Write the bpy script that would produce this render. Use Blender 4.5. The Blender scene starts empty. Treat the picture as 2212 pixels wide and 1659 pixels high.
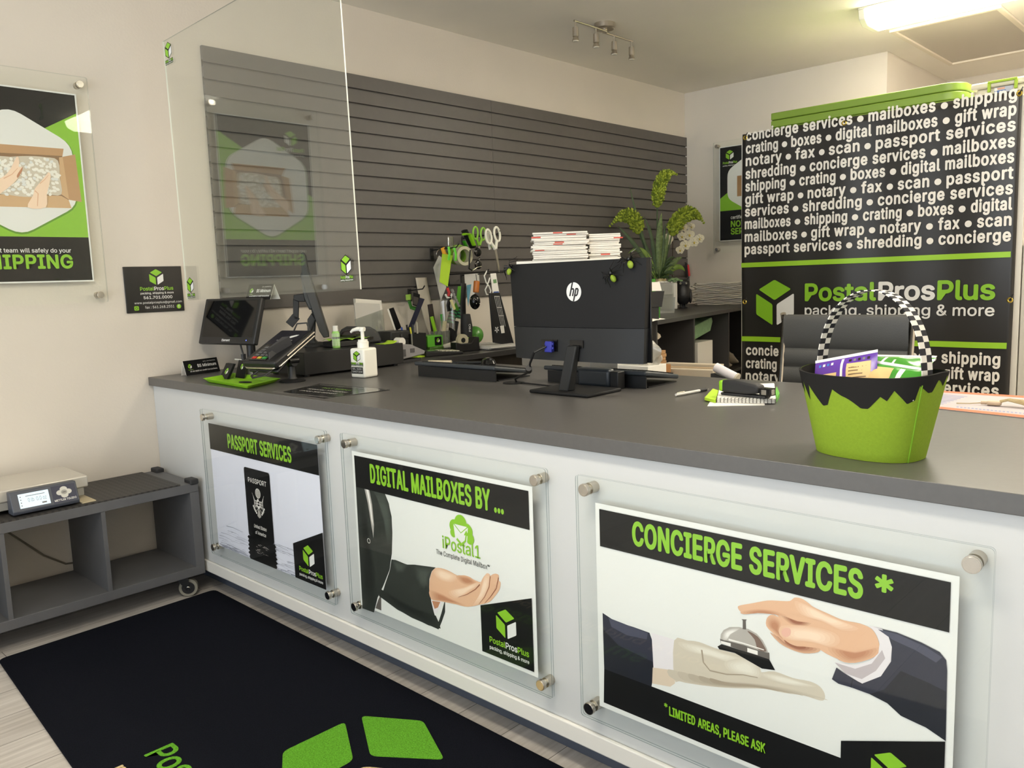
import bpy, bmesh, math, random
from math import sin, cos, pi, radians
from mathutils import Vector, Matrix, Euler
random.seed(7)
SC = bpy.context.scene
COL = SC.collection
# ---------------------------------------------------------------- camera
W, H = 2212, 1659
CAM = Vector((3.71320449, -1.5169014, 1.29367974))
EUL = (radians(82.69483276), radians(1.98743826), radians(43.31076187))
FPX = 1755.7905757766912
RM = Euler(EUL, 'XYZ').to_matrix()
cd = bpy.data.cameras.new('camera')
cam = bpy.data.objects.new('camera', cd)
COL.objects.link(cam)
cam.location = CAM
cam.rotation_euler = EUL
cd.sensor_fit = 'HORIZONTAL'
cd.sensor_width = 36.0
cd.lens = 36.0 * FPX / W
cd.clip_start = 0.02
SC.camera = cam
# ---------------------------------------------------------------- view, world, large light
SC.view_settings.view_transform = 'Standard'
SC.view_settings.look = 'None'
SC.view_settings.gamma = 1.0
SC.view_settings.exposure = 1.05
SC.view_settings.use_curve_mapping = False
SC.cycles.transparent_max_bounces = 48      # clear sheets stand in front of clear sheets
wd = bpy.data.worlds.new('daylight')
SC.world = wd
wd.use_nodes = True
bgn = wd.node_tree.nodes['Background']
bgn.inputs[0].default_value = (0.86, 0.93, 1.0, 1)
wnt = wd.node_tree                      # open daylight: pale sky above, plus added glow below the horizon to light the ceiling
wtc = wnt.nodes.new('ShaderNodeTexCoord')
wsx = wnt.nodes.new('ShaderNodeSeparateXYZ')
wnt.links.new(wtc.outputs['Generated'], wsx.inputs[0])
wmr = wnt.nodes.new('ShaderNodeMapRange')
wmr.inputs['From Min'].default_value = -0.05
wmr.inputs['From Max'].default_value = 0.05
wmr.inputs['To Min'].default_value = 2.2
wmr.inputs['To Max'].default_value = 0.72
wnt.links.new(wsx.outputs['Z'], wmr.inputs['Value'])
wnt.links.new(wmr.outputs['Result'], bgn.inputs[1])
LAMP_COL = (1.0, 0.92, 0.77)
LAMP_STR = 17.0
DAY_COL = (0.78, 0.89, 1.0)
sun_panel = bpy.data.lights.new('storefront_daylight', 'AREA')
sun_panel.shape = 'RECTANGLE'
sun_panel.size, sun_panel.size_y = 5.0, 2.1
sun_panel.energy = 12
sun_panel.color = DAY_COL
so = bpy.data.objects.new('storefront_daylight', sun_panel)
COL.objects.link(so)
so.location = (2.2, -4.6, 1.25)
so.rotation_euler = (radians(90), 0, 0)      # light leaves along +y, into the shop

HC = 0.914        # counter top height
ZC = 2.773        # ceiling height
YB = 4.581        # back wall


def ray(u, v):
    return RM @ Vector(((u - W / 2) / FPX, -(v - H / 2) / FPX, -1.0))


def pX(u, v, x):
    d = ray(u, v)
    return CAM + d * ((x - CAM.x) / d.x)


def pY(u, v, y):
    d = ray(u, v)
    return CAM + d * ((y - CAM.y) / d.y)


def pZ(u, v, z):
    d = ray(u, v)
    return CAM + d * ((z - CAM.z) / d.z)


# ---------------------------------------------------------------- materials
def lin(c):
    return tuple((x / 12.92 if x <= 0.04045 else ((x + 0.055) / 1.055) ** 2.4) for x in (v / 255.0 for v in c))


MATS = {}


def mat(name, rgb=(128, 128, 128), rough=0.5, metal=0.0, spec=0.5, bump=0.0, bscale=200.0, emit=None, estr=0.0,
        alpha=1.0, var=0.0, vscale=6.0, coat=0.0, trans=0.0):
    if name in MATS:
        return MATS[name]
    m = bpy.data.materials.new(name)
    m.use_nodes = True
    nt = m.node_tree
    b = nt.nodes['Principled BSDF']
    c = lin(rgb)
    b.inputs['Base Color'].default_value = (*c, 1)
    b.inputs['Roughness'].default_value = rough
    b.inputs['Metallic'].default_value = metal
    b.inputs['Specular IOR Level'].default_value = spec
    b.inputs['Alpha'].default_value = alpha
    b.inputs['Coat Weight'].default_value = coat
    b.inputs['Transmission Weight'].default_value = trans
    if emit:
        b.inputs['Emission Color'].default_value = (*lin(emit), 1)
        b.inputs['Emission Strength'].default_value = estr
    tc = nt.nodes.new('ShaderNodeTexCoord')
    if bump:
        n = nt.nodes.new('ShaderNodeTexNoise')
        n.inputs['Scale'].default_value = bscale
        n.inputs['Detail'].default_value = 3
        nt.links.new(tc.outputs['Object'], n.inputs['Vector'])
        bp = nt.nodes.new('ShaderNodeBump')
        bp.inputs['Strength'].default_value = bump
        bp.inputs['Distance'].default_value = 0.002
        nt.links.new(n.outputs['Fac'], bp.inputs['Height'])
        nt.links.new(bp.outputs['Normal'], b.inputs['Normal'])
    if var:
        n = nt.nodes.new('ShaderNodeTexNoise')
        n.inputs['Scale'].default_value = vscale
        n.inputs['Detail'].default_value = 5
        nt.links.new(tc.outputs['Object'], n.inputs['Vector'])
        r = nt.nodes.new('ShaderNodeValToRGB')
        r.color_ramp.elements[0].position = 0.3
        r.color_ramp.elements[1].position = 0.7
        r.color_ramp.elements[0].color = (*[x * (1 - var) for x in c], 1)
        r.color_ramp.elements[1].color = (*[min(1, x * (1 + var)) for x in c], 1)
        nt.links.new(n.outputs['Fac'], r.inputs['Fac'])
        nt.links.new(r.outputs['Color'], b.inputs['Base Color'])
    MATS[name] = m
    return m


def clear_mat(name, tint=(250, 252, 251), f0=0.04, rough=0.0, haze=0.0, power=5.0, hazecol=(230, 230, 225)):
    """clear sheet: passes light straight through and mirrors at grazing angles"""
    if name in MATS:
        return MATS[name]
    m = bpy.data.materials.new(name)
    m.use_nodes = True
    nt = m.node_tree
    for n in list(nt.nodes):
        nt.nodes.remove(n)
    out = nt.nodes.new('ShaderNodeOutputMaterial')
    tr = nt.nodes.new('ShaderNodeBsdfTransparent')
    tr.inputs[0].default_value = (*lin(tint), 1)
    gl = nt.nodes.new('ShaderNodeBsdfGlossy')
    gl.inputs['Roughness'].default_value = rough
    gl.inputs['Color'].default_value = (1, 1, 1, 1)
    lw = nt.nodes.new('ShaderNodeLayerWeight')
    lw.inputs['Blend'].default_value = 0.5
    pw = nt.nodes.new('ShaderNodeMath')
    pw.operation = 'POWER'
    pw.inputs[1].default_value = power
    nt.links.new(lw.outputs['Facing'], pw.inputs[0])
    ma = nt.nodes.new('ShaderNodeMath')
    ma.operation = 'MULTIPLY_ADD'
    ma.inputs[1].default_value = 1.0 - f0
    ma.inputs[2].default_value = f0
    nt.links.new(pw.outputs[0], ma.inputs[0])
    base = tr
    if haze:
        df = nt.nodes.new('ShaderNodeBsdfDiffuse')
        df.inputs[0].default_value = (*lin(hazecol), 1)
        mh = nt.nodes.new('ShaderNodeMixShader')
        mh.inputs[0].default_value = haze
        nt.links.new(tr.outputs[0], mh.inputs[1])
        nt.links.new(df.outputs[0], mh.inputs[2])
        base = mh
    mx = nt.nodes.new('ShaderNodeMixShader')
    nt.links.new(ma.outputs[0], mx.inputs[0])
    nt.links.new(base.outputs[0], mx.inputs[1])
    nt.links.new(gl.outputs[0], mx.inputs[2])
    nt.links.new(mx.outputs[0], out.inputs['Surface'])
    MATS[name] = m
    return m


BLACK = mat('black_plastic', (24, 24, 25), 0.45)
BLACKG = mat('black_gloss_plastic', (14, 14, 15), 0.15)
SOFTBLK = mat('soft_black', (38, 38, 40), 0.6)
DKGREY = mat('dark_grey_plastic', (58, 58, 60), 0.5)
WHITE = mat('white_plastic', (235, 233, 226), 0.4)
PAPER = mat('white_paper', (236, 233, 226), 0.8)
PAPER2 = mat('greyish_paper', (205, 203, 198), 0.85)
LIME = mat('lime_plastic', (140, 200, 30), 0.4)
LIME2 = mat('lime_paper', (176, 214, 50), 0.7)
GREEN = mat('green_plastic', (62, 150, 30), 0.35)
CHROME = mat('chrome', (215, 212, 205), 0.12, 1.0)
STEEL = mat('brushed_steel', (196, 188, 176), 0.28, 1.0, bump=0.05, bscale=500)
LAMI = mat('grey_laminate', (86, 84, 82), 0.33, spec=0.5, var=0.05, vscale=60)
CARD = mat('cardboard', (166, 128, 88), 0.85, var=0.08)
# printed inks
INK_BLACK = mat('ink_black', (20, 20, 21), 0.45, spec=0.2)
INK_GREEN = mat('ink_green', (134, 190, 40), 0.4)
INK_WHITE = mat('ink_white', (226, 226, 224), 0.4)
INK_GREY = mat('ink_grey', (120, 118, 116), 0.5)


# ---------------------------------------------------------------- mesh builder
def orth(n):
    n = n.normalized()
    a = Vector((0, 0, 1)) if abs(n.z) < 0.9 else Vector((1, 0, 0))
    x = a.cross(n).normalized()
    return x, n.cross(x)


class MB:
    def __init__(s):
        s.v, s.f, s.fm, s.mats = [], [], [], []
        s.T = Matrix.Identity(4)

    def mi(s, m):
        if m not in s.mats:
            s.mats.append(m)
        return s.mats.index(m)

    def add(s, vs, fs, m):
        o = len(s.v)
        i = s.mi(m)
        s.v += [tuple(s.T @ Vector(p)) for p in vs]
        for f in fs:
            s.f.append(tuple(o + k for k in f))
            s.fm.append(i)
        return s

    def box(s, x0, x1, y0, y1, z0, z1, m):
        v = [(x, y, z) for z in (z0, z1) for y in (y0, y1) for x in (x0, x1)]
        return s.add(v, [(0, 2, 3, 1), (4, 5, 7, 6), (0, 1, 5, 4), (2, 6, 7, 3), (0, 4, 6, 2), (1, 3, 7, 5)], m)

    def hexa(s, p8, m):
        return s.add(p8, [(0, 2, 3, 1), (4, 5, 7, 6), (0, 1, 5, 4), (2, 6, 7, 3), (0, 4, 6, 2), (1, 3, 7, 5)], m)

    def cyl(s, a, b, r, m, n=20, r2=None, cap=True):
        a, b = Vector(a), Vector(b)
        r2 = r if r2 is None else r2
        x, y = orth(b - a)
        vs = []
        for c, rr in ((a, r), (b, r2)):
            vs += [c + (x * cos(2 * pi * i / n) + y * sin(2 * pi * i / n)) * rr for i in range(n)]
        fs = [(i, (i + 1) % n, n + (i + 1) % n, n + i) for i in range(n)]
        if cap:
            fs += [tuple(range(n - 1, -1, -1)), tuple(range(n, 2 * n))]
        return s.add(vs, fs, m)

    def lathe(s, prof, m, c=(0, 0, 0), n=28, sx=1.0, sy=1.0):
        c = Vector(c)
        vs, fs = [], []
        k = len(prof)
        for r, z in prof:
            vs += [c + Vector((r * sx * cos(2 * pi * i / n), r * sy * sin(2 * pi * i / n), z)) for i in range(n)]
        for j in range(k - 1):
            for i in range(n):
                fs.append((j * n + i, j * n + (i + 1) % n, (j + 1) * n + (i + 1) % n, (j + 1) * n + i))
        if prof[0][0] > 1e-6:
            fs.append(tuple(range(n - 1, -1, -1)))
        if prof[-1][0] > 1e-6:
            fs.append(tuple((k - 1) * n + i for i in range(n)))
        return s.add(vs, fs, m)

    def tube(s, pts, r, m, n=8, rs=None, flat=1.0):
        pts = [Vector(p) for p in pts]
        vs, fs = [], []
        px = None
        for i, p in enumerate(pts):
            d = (pts[min(i + 1, len(pts) - 1)] - pts[max(i - 1, 0)])
            if d.length < 1e-9:
                d = Vector((0, 0, 1))
            d.normalize()
            if px is None:
                px, py = orth(d)
            else:
                px = (px - d * px.dot(d))
                if px.length < 1e-6:
                    px, _ = orth(d)
                px.normalize()
                py = d.cross(px)
            rr = rs[i] if rs else r
            vs += [p + px * cos(2 * pi * k / n) * rr + py * sin(2 * pi * k / n) * rr * flat for k in range(n)]
        for j in range(len(pts) - 1):
            for i in range(n):
                fs.append((j * n + i, j * n + (i + 1) % n, (j + 1) * n + (i + 1) % n, (j + 1) * n + i))
        fs += [tuple(range(n - 1, -1, -1)), tuple((len(pts) - 1) * n + i for i in range(n))]
        return s.add(vs, fs, m)

    def ball(s, c, r, m, n=14, k=8):
        r = (r, r, r) if isinstance(r, (int, float)) else r
        vs, fs = [], []
        c = Vector(c)
        for j in range(k + 1):
            t = pi * j / k
            for i in range(n):
                a = 2 * pi * i / n
                vs.append(c + Vector((r[0] * sin(t) * cos(a), r[1] * sin(t) * sin(a), -r[2] * cos(t))))
        for j in range(k):
            for i in range(n):
                fs.append((j * n + i, j * n + (i + 1) % n, (j + 1) * n + (i + 1) % n, (j + 1) * n + i))
        return s.add(vs, fs, m)

    def poly(s, pts, m):
        return s.add(pts, [tuple(range(len(pts)))], m)

    def prism(s, pts, depth, m):
        """closed slab: outline pts (3-D, planar) pushed by the vector depth"""
        d = Vector(depth)
        n = len(pts)
        a = [Vector(p) for p in pts]
        vs = a + [p + d for p in a]
        fs = [tuple(range(n - 1, -1, -1)), tuple(range(n, 2 * n))]
        fs += [(i, (i + 1) % n, n + (i + 1) % n, n + i) for i in range(n)]
        return s.add(vs, fs, m)

    def sheet(s, fn, nu, nv, m, th=0.0):
        vs = [Vector(fn(i / nu, j / nv)) for j in range(nv + 1) for i in range(nu + 1)]
        fs = [(j * (nu + 1) + i, j * (nu + 1) + i + 1, (j + 1) * (nu + 1) + i + 1, (j + 1) * (nu + 1) + i)
              for j in range(nv) for i in range(nu)]
        return s.add(vs, fs, m)

    def build(s, name, parent=None, smooth=35, bevel=0.0, seg=2, solid=0.0, subd=0):
        me = bpy.data.meshes.new(name)
        me.from_pydata(s.v, [], s.f)
        for m in s.mats:
            me.materials.append(m)
        me.polygons.foreach_set('material_index', s.fm)
        if smooth:
            me.polygons.foreach_set('use_smooth', [True] * len(me.polygons))
            me.set_sharp_from_angle(angle=radians(smooth))
        me.update()
        o = bpy.data.objects.new(name, me)
        COL.objects.link(o)
        if parent is not None:
            o.parent = parent
        if solid:
            q = o.modifiers.new('thickness', 'SOLIDIFY')
            q.thickness = solid
            q.offset = 0
        if subd:
            q = o.modifiers.new('smooth', 'SUBSURF')
            q.levels = q.render_levels = subd
        if bevel:
            q = o.modifiers.new('edge', 'BEVEL')
            q.width = bevel
            q.segments = seg
            q.limit_method = 'ANGLE'
            q.angle_limit = radians(40)
        return o


def tag(o, label, cat, group=None, kind=None):
    o['label'] = label
    o['category'] = cat
    if group:
        o['group'] = group
    if kind:
        o['kind'] = kind
    return o


def thing(name, label, cat, loc=(0, 0, 0), rz=0.0, group=None, rot=None):
    o = bpy.data.objects.new(name, None)
    o.empty_display_size = 0.05
    COL.objects.link(o)
    o.location = loc
    o.rotation_euler = rot if rot else (0, 0, rz)
    return tag(o, label, cat, group)


def struct(name, mb, label, cat, **kw):
    o = mb.build(name, **kw)
    return tag(o, label, cat, kind='structure')


def dup(root, loc=None, rot=None, label=None):
    r = root.copy()
    COL.objects.link(r)
    if loc is not None:
        r.location = loc
    if rot is not None:
        r.rotation_euler = rot
    if label:
        r['label'] = label
    for ch in root.children:
        c = ch.copy()
        COL.objects.link(c)
        c.parent = r
        for g in ch.children:
            d = g.copy()
            COL.objects.link(d)
            d.parent = c
    return r


# ---------------------------------------------------------------- lettering
FONTS = {}
try:
    _fd = bpy.utils.system_resource('DATAFILES', path='fonts')
    FONTS['sans'] = bpy.data.fonts.load(_fd + '/Inter.woff2')
except Exception:
    pass
TCACHE = {}


def raw_text(s, spacing=1.0, font='sans', shear=0.0):
    cu = bpy.data.curves.new('t', 'FONT')
    cu.body = s
    if font in FONTS:
        cu.font = FONTS[font]
    cu.size = 1.0
    cu.space_character = spacing
    cu.shear = shear
    cu.resolution_u = 3
    cu.fill_mode = 'FRONT'
    ob = bpy.data.objects.new('t', cu)
    me = bpy.data.meshes.new_from_object(ob)
    vs = [(v.co.x, v.co.y) for v in me.vertices]
    fs = [tuple(p.vertices) for p in me.polygons]
    bpy.data.objects.remove(ob)
    bpy.data.curves.remove(cu)
    bpy.data.meshes.remove(me)
    return vs, fs


CAP = max(y for x, y in raw_text('H')[0])


def letter_d(c):
    """the capital D drawn by hand: a ring of quads, cap height c"""
    l, st, w = 0.118 * c, 0.125 * c, 0.86 * c

    def loop(x0, y0, x1, y1, r):
        p = [(x0, y1), (x0, y0)]
        n = 12
        rx, ry = x1 - (x1 - r), (y1 - y0) / 2
        return p + [(x1 - rx + rx * sin(pi * k / n), (y0 + y1) / 2 - ry * cos(pi * k / n)) for k in range(n + 1)]
    o, i = loop(l, 0, w, c, 0.42 * c), loop(l + st, st * 0.9, w - st, c - st * 0.9, 0.34 * c)
    n = len(o)
    return o + i, [(k, (k + 1) % n, n + (k + 1) % n, n + k) for k in range(n)]


def text2d(s, bold=0.0, spacing=1.0, font='sans', shear=0.0):
    """outline of a line of text, cap height 1, left edge at 0: verts, faces, width with the extra weight, plain width"""
    key = (s, bold, spacing, font, shear)
    if key in TCACHE:
        return TCACHE[key]
    if 'D' in s and font in FONTS:
        vs, fs = [], []
        h0 = max(x for x, y in raw_text('H')[0])
        pos = 0
        for i, part in enumerate(s.split('D')):
            if i:
                x = max(p[0] for p in raw_text(s[:pos].replace('D', 'O') + 'H', spacing, font)[0]) - h0
                v, f = letter_d(CAP)
                k = len(vs)
                vs += [(a + x, b) for a, b in v]
                fs += [tuple(q + k for q in g) for g in f]
                pos += 1
            if part.strip():
                x = max(p[0] for p in raw_text(s[:pos].replace('D', 'O') + 'H', spacing, font)[0]) - h0 if pos else 0.0
                v, f = raw_text(part, spacing, font, shear)
                k = len(vs)
                vs += [(a + x, b) for a, b in v]
                fs += [tuple(q + k for q in g) for g in f]
            pos += len(part)
    else:
        vs, fs = raw_text(s, spacing, font, shear)
    x0 = min(p[0] for p in vs)
    x1 = max(p[0] for p in vs)
    vs = [((x - x0) / CAP, y / CAP, 0) for x, y in vs]
    r = (vs, fs, (x1 - x0) / CAP + 2 * bold, 1.0, (x1 - x0) / CAP)
    TCACHE[key] = r
    return r


def mix_ink(a, b, f):
    """an ink between two inks"""
    nm = 'ink_mix_%s_%s_%d' % (a.name, b.name, round(f * 100))
    if nm in MATS:
        return MATS[nm]
    m = a.copy()
    m.name = nm
    pa, pb = (q.node_tree.nodes['Principled BSDF'].inputs['Base Color'].default_value for q in (a, b))
    m.node_tree.nodes['Principled BSDF'].inputs['Base Color'].default_value = [x + (y - x) * f for x, y in zip(pa, pb)]
    MATS[nm] = m
    return m


class Art:
    """flat printed work on a plane: o origin, ux/uy unit axes, n outward normal; every later layer lies 0.02 mm further out"""

    def __init__(s, mb, o, ux, uy, step=0.00002):
        s.mb, s.o = mb, Vector(o)
        s.ux, s.uy = Vector(ux).normalized(), Vector(uy).normalized()
        s.n = s.ux.cross(s.uy).normalized()
        s.k = 0
        s.step = step

    def P(s, x, y, k=None):
        return s.o + s.ux * x + s.uy * y + s.n * (s.step * (s.k if k is None else k))

    def px(s, u, v):
        """where the line of sight through photo pixel u, v meets the printed plane"""
        d = ray(u, v)
        t = (s.o - CAM).dot(s.n) / d.dot(s.n)
        q = CAM + d * t - s.o
        return q.dot(s.ux), q.dot(s.uy)

    def poly(s, pts, m):
        s.k += 1
        s.mb.poly([s.P(*p) for p in pts], m)
        return s

    def soft(s, pts, base, m, n=5):
        """a printed tone that fades from the base ink at its rim to m inside"""
        cx, cy = sum(p[0] for p in pts) / len(pts), sum(p[1] for p in pts) / len(pts)
        for k in range(n):
            f = 1.10 - 0.62 * k / (n - 1)
            s.poly([(cx + (x - cx) * f, cy + (y - cy) * f) for x, y in pts], mix_ink(base, m, (k + 1) / n))
        return s

    def rect(s, x0, y0, x1, y1, m):
        return s.poly([(x0, y0), (x1, y0), (x1, y1), (x0, y1)], m)

    def disc(s, x, y, r, m, n=24, ry=None):
        ry = ry or r
        return s.poly([(x + r * cos(2 * pi * i / n), y + ry * sin(2 * pi * i / n)) for i in range(n)], m)

    def ring(s, x, y, r, w, m, n=28, ry=None, a0=0, a1=360):
        s.k += 1
        ry = ry or r
        vs, fs = [], []
        for i in range(n + 1):
            a = radians(a0 + (a1 - a0) * i / n)
            vs += [s.P(x + (r + q) * cos(a), y + (ry + q) * sin(a)) for q in (-w / 2, w / 2)]
            if i:
                fs.append((2 * i - 2, 2 * i - 1, 2 * i + 1, 2 * i))
        s.mb.add(vs, fs, m)
        return s

    def line(s, pts, w, m, w1=None):
        s.k += 1
        w1 = w if w1 is None else w1
        vs, fs = [], []
        n = len(pts)
        for i, p in enumerate(pts):
            a, b = pts[max(i - 1, 0)], pts[min(i + 1, n - 1)]
            d = Vector((b[0] - a[0], b[1] - a[1]))
            d = d.normalized() if d.length > 0 else Vector((1, 0))
            ww = (w + (w1 - w) * i / max(1, n - 1)) / 2
            vs += [s.P(p[0] - d.y * ww, p[1] + d.x * ww), s.P(p[0] + d.y * ww, p[1] - d.x * ww)]
            if i:
                fs.append((2 * i - 2, 2 * i - 1, 2 * i + 1, 2 * i))
        s.mb.add(vs, fs, m)
        return s

    def text(s, t, x, y, h, m, w=None, bold=0.0, align='L', spacing=1.0, font='sans', shear=0.0):
        vs, fs, wd, _, wb = text2d(t, bold, spacing, font, shear)
        r = bold * h                  # heavier weight: the outline thickened evenly all round
        W_ = wd * h if w is None else w
        kx = (W_ - 2 * r) / wb
        x0 = x if align == 'L' else (x - W_ / 2 if align == 'C' else x - W_)
        n = 8 if bold else 1
        for q in range(n):
            s.k += 1
            dx, dy = (r + r * cos(2 * pi * q / 8), r * sin(2 * pi * q / 8)) if bold else (0, 0)
            s.mb.add([s.P(x0 + a * kx + dx, y + b * h + dy) for a, b, _ in vs], fs, m)
        return W_

    def rpoly(s, pts, r, m, k=4):
        """polygon with rounded corners"""
        out = []
        n = len(pts)
        for i in range(n):
            p, a, b = Vector(pts[i]), Vector(pts[i - 1]), Vector(pts[(i + 1) % n])
            da, db = (a - p), (b - p)
            rr = min(r, da.length * 0.45, db.length * 0.45)
            q0, q1 = p + da.normalized() * rr, p + db.normalized() * rr
            for j in range(k + 1):
                t = j / k
                out.append(tuple(q0 * (1 - t) ** 2 + p * 2 * t * (1 - t) + q1 * t * t))
        return s.poly(out, m)

    def cube_logo(s, cx, cy, h, outline=None):
        """the shop's three-sided box mark, h high"""
        a = h / 2
        w = a * 0.90
        if outline:
            s.rpoly([(cx, cy + a * 1.1), (cx + w * 1.1, cy + a * 0.55), (cx + w * 1.1, cy - a * 0.6), (cx, cy - a * 1.15),
                     (cx - w * 1.1, cy - a * 0.6), (cx - w * 1.1, cy + a * 0.55)], h * 0.03, outline)
        g = a * 0.10
        s.rpoly([(cx, cy + a), (cx + w * 0.86, cy + a * 0.58), (cx, cy + a * 0.10), (cx - w * 0.86, cy + a * 0.58)], h * 0.04, INK_GREEN)
        s.rpoly([(cx - w, cy + a * 0.40), (cx - g, cy - a * 0.08), (cx - g, cy - a), (cx - w, cy - a * 0.52)], h * 0.04, INK_GREEN)
        s.rpoly([(cx + w, cy + a * 0.40), (cx + w, cy - a * 0.52), (cx + g, cy - a), (cx + g, cy - a * 0.08)], h * 0.04, INK_WHITE)

    def wordmark(s, x, y, w, h, tag_h=None, tag_y=None, tagm=None, bold=0.03):
        """PostalProsPlus in green, white, green, w wide from x with capitals h high"""
        parts = [('Postal', INK_GREEN), ('Pros', INK_WHITE), ('Plus', INK_GREEN)]
        ws = [text2d(t, bold)[2] for t, _ in parts]
        g = 0.10
        k = w / (sum(ws) + 2 * g)
        for (t, m), wd in zip(parts, ws):
            s.text(t, x, y, h, m, w=wd * k, bold=bold)
            x += (wd + g) * k
        if tag_h:
            s.text('packing, shipping & more', x - (sum(ws) + 3 * g) * k, y - (tag_y or tag_h * 2), tag_h, tagm or INK_WHITE, w=w, bold=0.025)
# ================================================================ the room
def wall_mat(name, rgb):
    return mat(name, rgb, 0.75, bump=0.25, bscale=90, var=0.015, vscale=3)


WALLM = wall_mat('wall_paint', (214, 206, 194))
CEILM = wall_mat('ceiling_paint', (236, 230, 218))


def floor_mat():
    m = mat('vinyl_plank', (150, 143, 136), 0.5)
    nt = m.node_tree
    b = nt.nodes['Principled BSDF']
    tc = nt.nodes.new('ShaderNodeTexCoord')
    mp = nt.nodes.new('ShaderNodeMapping')
    mp.inputs['Rotation'].default_value = (0, 0, pi / 2)
    nt.links.new(tc.outputs['Object'], mp.inputs['Vector'])
    br = nt.nodes.new('ShaderNodeTexBrick')
    br.offset = 0.37
    br.inputs['Scale'].default_value = 1.0
    br.inputs['Brick Width'].default_value = 1.22
    br.inputs['Row Height'].default_value = 0.18
    br.inputs['Mortar Size'].default_value = 0.0012
    br.inputs['Color1'].default_value = (*lin((206, 200, 193)), 1)
    br.inputs['Color2'].default_value = (*lin((188, 182, 175)), 1)
    br.inputs['Mortar'].default_value = (*lin((90, 84, 78)), 1)
    nt.links.new(mp.outputs[0], br.inputs['Vector'])
    mp2 = nt.nodes.new('ShaderNodeMapping')
    mp2.inputs['Scale'].default_value = (60, 3, 1)
    nt.links.new(tc.outputs['Object'], mp2.inputs['Vector'])
    nz = nt.nodes.new('ShaderNodeTexNoise')
    nz.inputs['Scale'].default_value = 1.0
    nz.inputs['Detail'].default_value = 6
    nt.links.new(mp2.outputs[0], nz.inputs['Vector'])
    rp = nt.nodes.new('ShaderNodeValToRGB')
    rp.color_ramp.elements[0].position = 0.3
    rp.color_ramp.elements[1].position = 0.72
    rp.color_ramp.elements[0].color = (0.62, 0.60, 0.58, 1)
    rp.color_ramp.elements[1].color = (1, 1, 1, 1)
    nt.links.new(nz.outputs['Fac'], rp.inputs['Fac'])
    mx = nt.nodes.new('ShaderNodeMix')
    mx.data_type = 'RGBA'
    mx.blend_type = 'MULTIPLY'
    mx.inputs['Factor'].default_value = 0.8
    nt.links.new(br.outputs['Color'], mx.inputs[6])
    nt.links.new(rp.outputs['Color'], mx.inputs[7])
    nt.links.new(mx.outputs[2], b.inputs['Base Color'])
    return m


XR, YFAR, YFR = 6.5, 5.94, -4.7
struct('floor', MB().box(-0.1, XR, YFR, YFAR + 0.1, -0.1, 0, floor_mat()), 'grey wood-look plank floor', 'floor', smooth=0)
struct('ceiling', MB().box(-0.1, XR, YFR, YFAR + 0.1, ZC, ZC + 0.1, CEILM), 'plain painted ceiling', 'ceiling', smooth=0)
struct('wall_left', MB().box(-0.1, 0, YFR, YB + 0.1, 0, ZC, WALLM), 'long warm white wall behind the slat panels', 'wall', smooth=0)
struct('wall_back', MB().box(0, 1.613, YB, YFAR + 0.1, 0, ZC, WALLM), 'warm white end wall with outer corner', 'wall', smooth=0)
struct('wall_far', MB().box(1.613, XR, YFAR, YFAR + 0.1, 0, ZC, WALLM), 'far wall of the recess behind the banner', 'wall', smooth=0)
struct('wall_right', MB().box(XR, XR + 0.1, YFR, YFAR + 0.1, 0, ZC, WALLM), 'right-hand side wall out of the picture', 'wall', smooth=0)

# ---------------------------------------------------------------- ceiling things
LENS = mat('lamp_lens', (255, 250, 235), 0.4, emit=(255, 255, 255), estr=1.0)
_b = LENS.node_tree.nodes['Principled BSDF']
_b.inputs['Emission Color'].default_value = (*LAMP_COL, 1)
_b.inputs['Emission Strength'].default_value = LAMP_STR
LAMPBODY = mat('lamp_body', (225, 222, 212), 0.45)


def ceiling_light(x0, x1, y, label):
    t = thing('ceiling_light', label, 'ceiling light', (x0, y, ZC), group='wraparound ceiling lights')
    L = x1 - x0
    pr = [(-0.15, -0.012), (-0.135, -0.062), (-0.085, -0.088), (0.085, -0.088), (0.135, -0.062), (0.15, -0.012)]
    mb = MB()
    n = len(pr)
    mb.prism([(0.035, a, b) for a, b in pr], (L - 0.07, 0, 0), LENS)
    mb.build('lens', t, smooth=0)
    MB().box(0, L, -0.155, 0.155, -0.012, 0, LAMPBODY).build('base', t, bevel=0.003)
    for xa in (0.0, L - 0.035):
        e = MB().prism([(xa, a * 1.02, b * 1.03 if b < -0.02 else 0) for a, b in pr], (0.035, 0, 0), LAMPBODY)
        e.build('end_cap', t, bevel=0.004)
    return t


ceiling_light(1.83, 3.05, 3.61, 'lit wraparound fluorescent light on the ceiling above the banner')
ceiling_light(2.80, 4.02, 1.25, 'lit fluorescent light on the ceiling over the counter, out of frame')
ceiling_light(2.0, 3.22, -1.25, 'lit fluorescent light on the ceiling over the door mat, out of frame')
ceiling_light(4.7, 5.92, 3.61, 'added unseen fluorescent light on the ceiling beyond the banner, brightening the room')  # added fixture out of view, there to brighten the back area
ceiling_light(4.9, 6.12, 2.30, 'added unseen fluorescent light on the ceiling past the counter end, brightening the room')  # another added, unseen fixture that lifts the interior light

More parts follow.
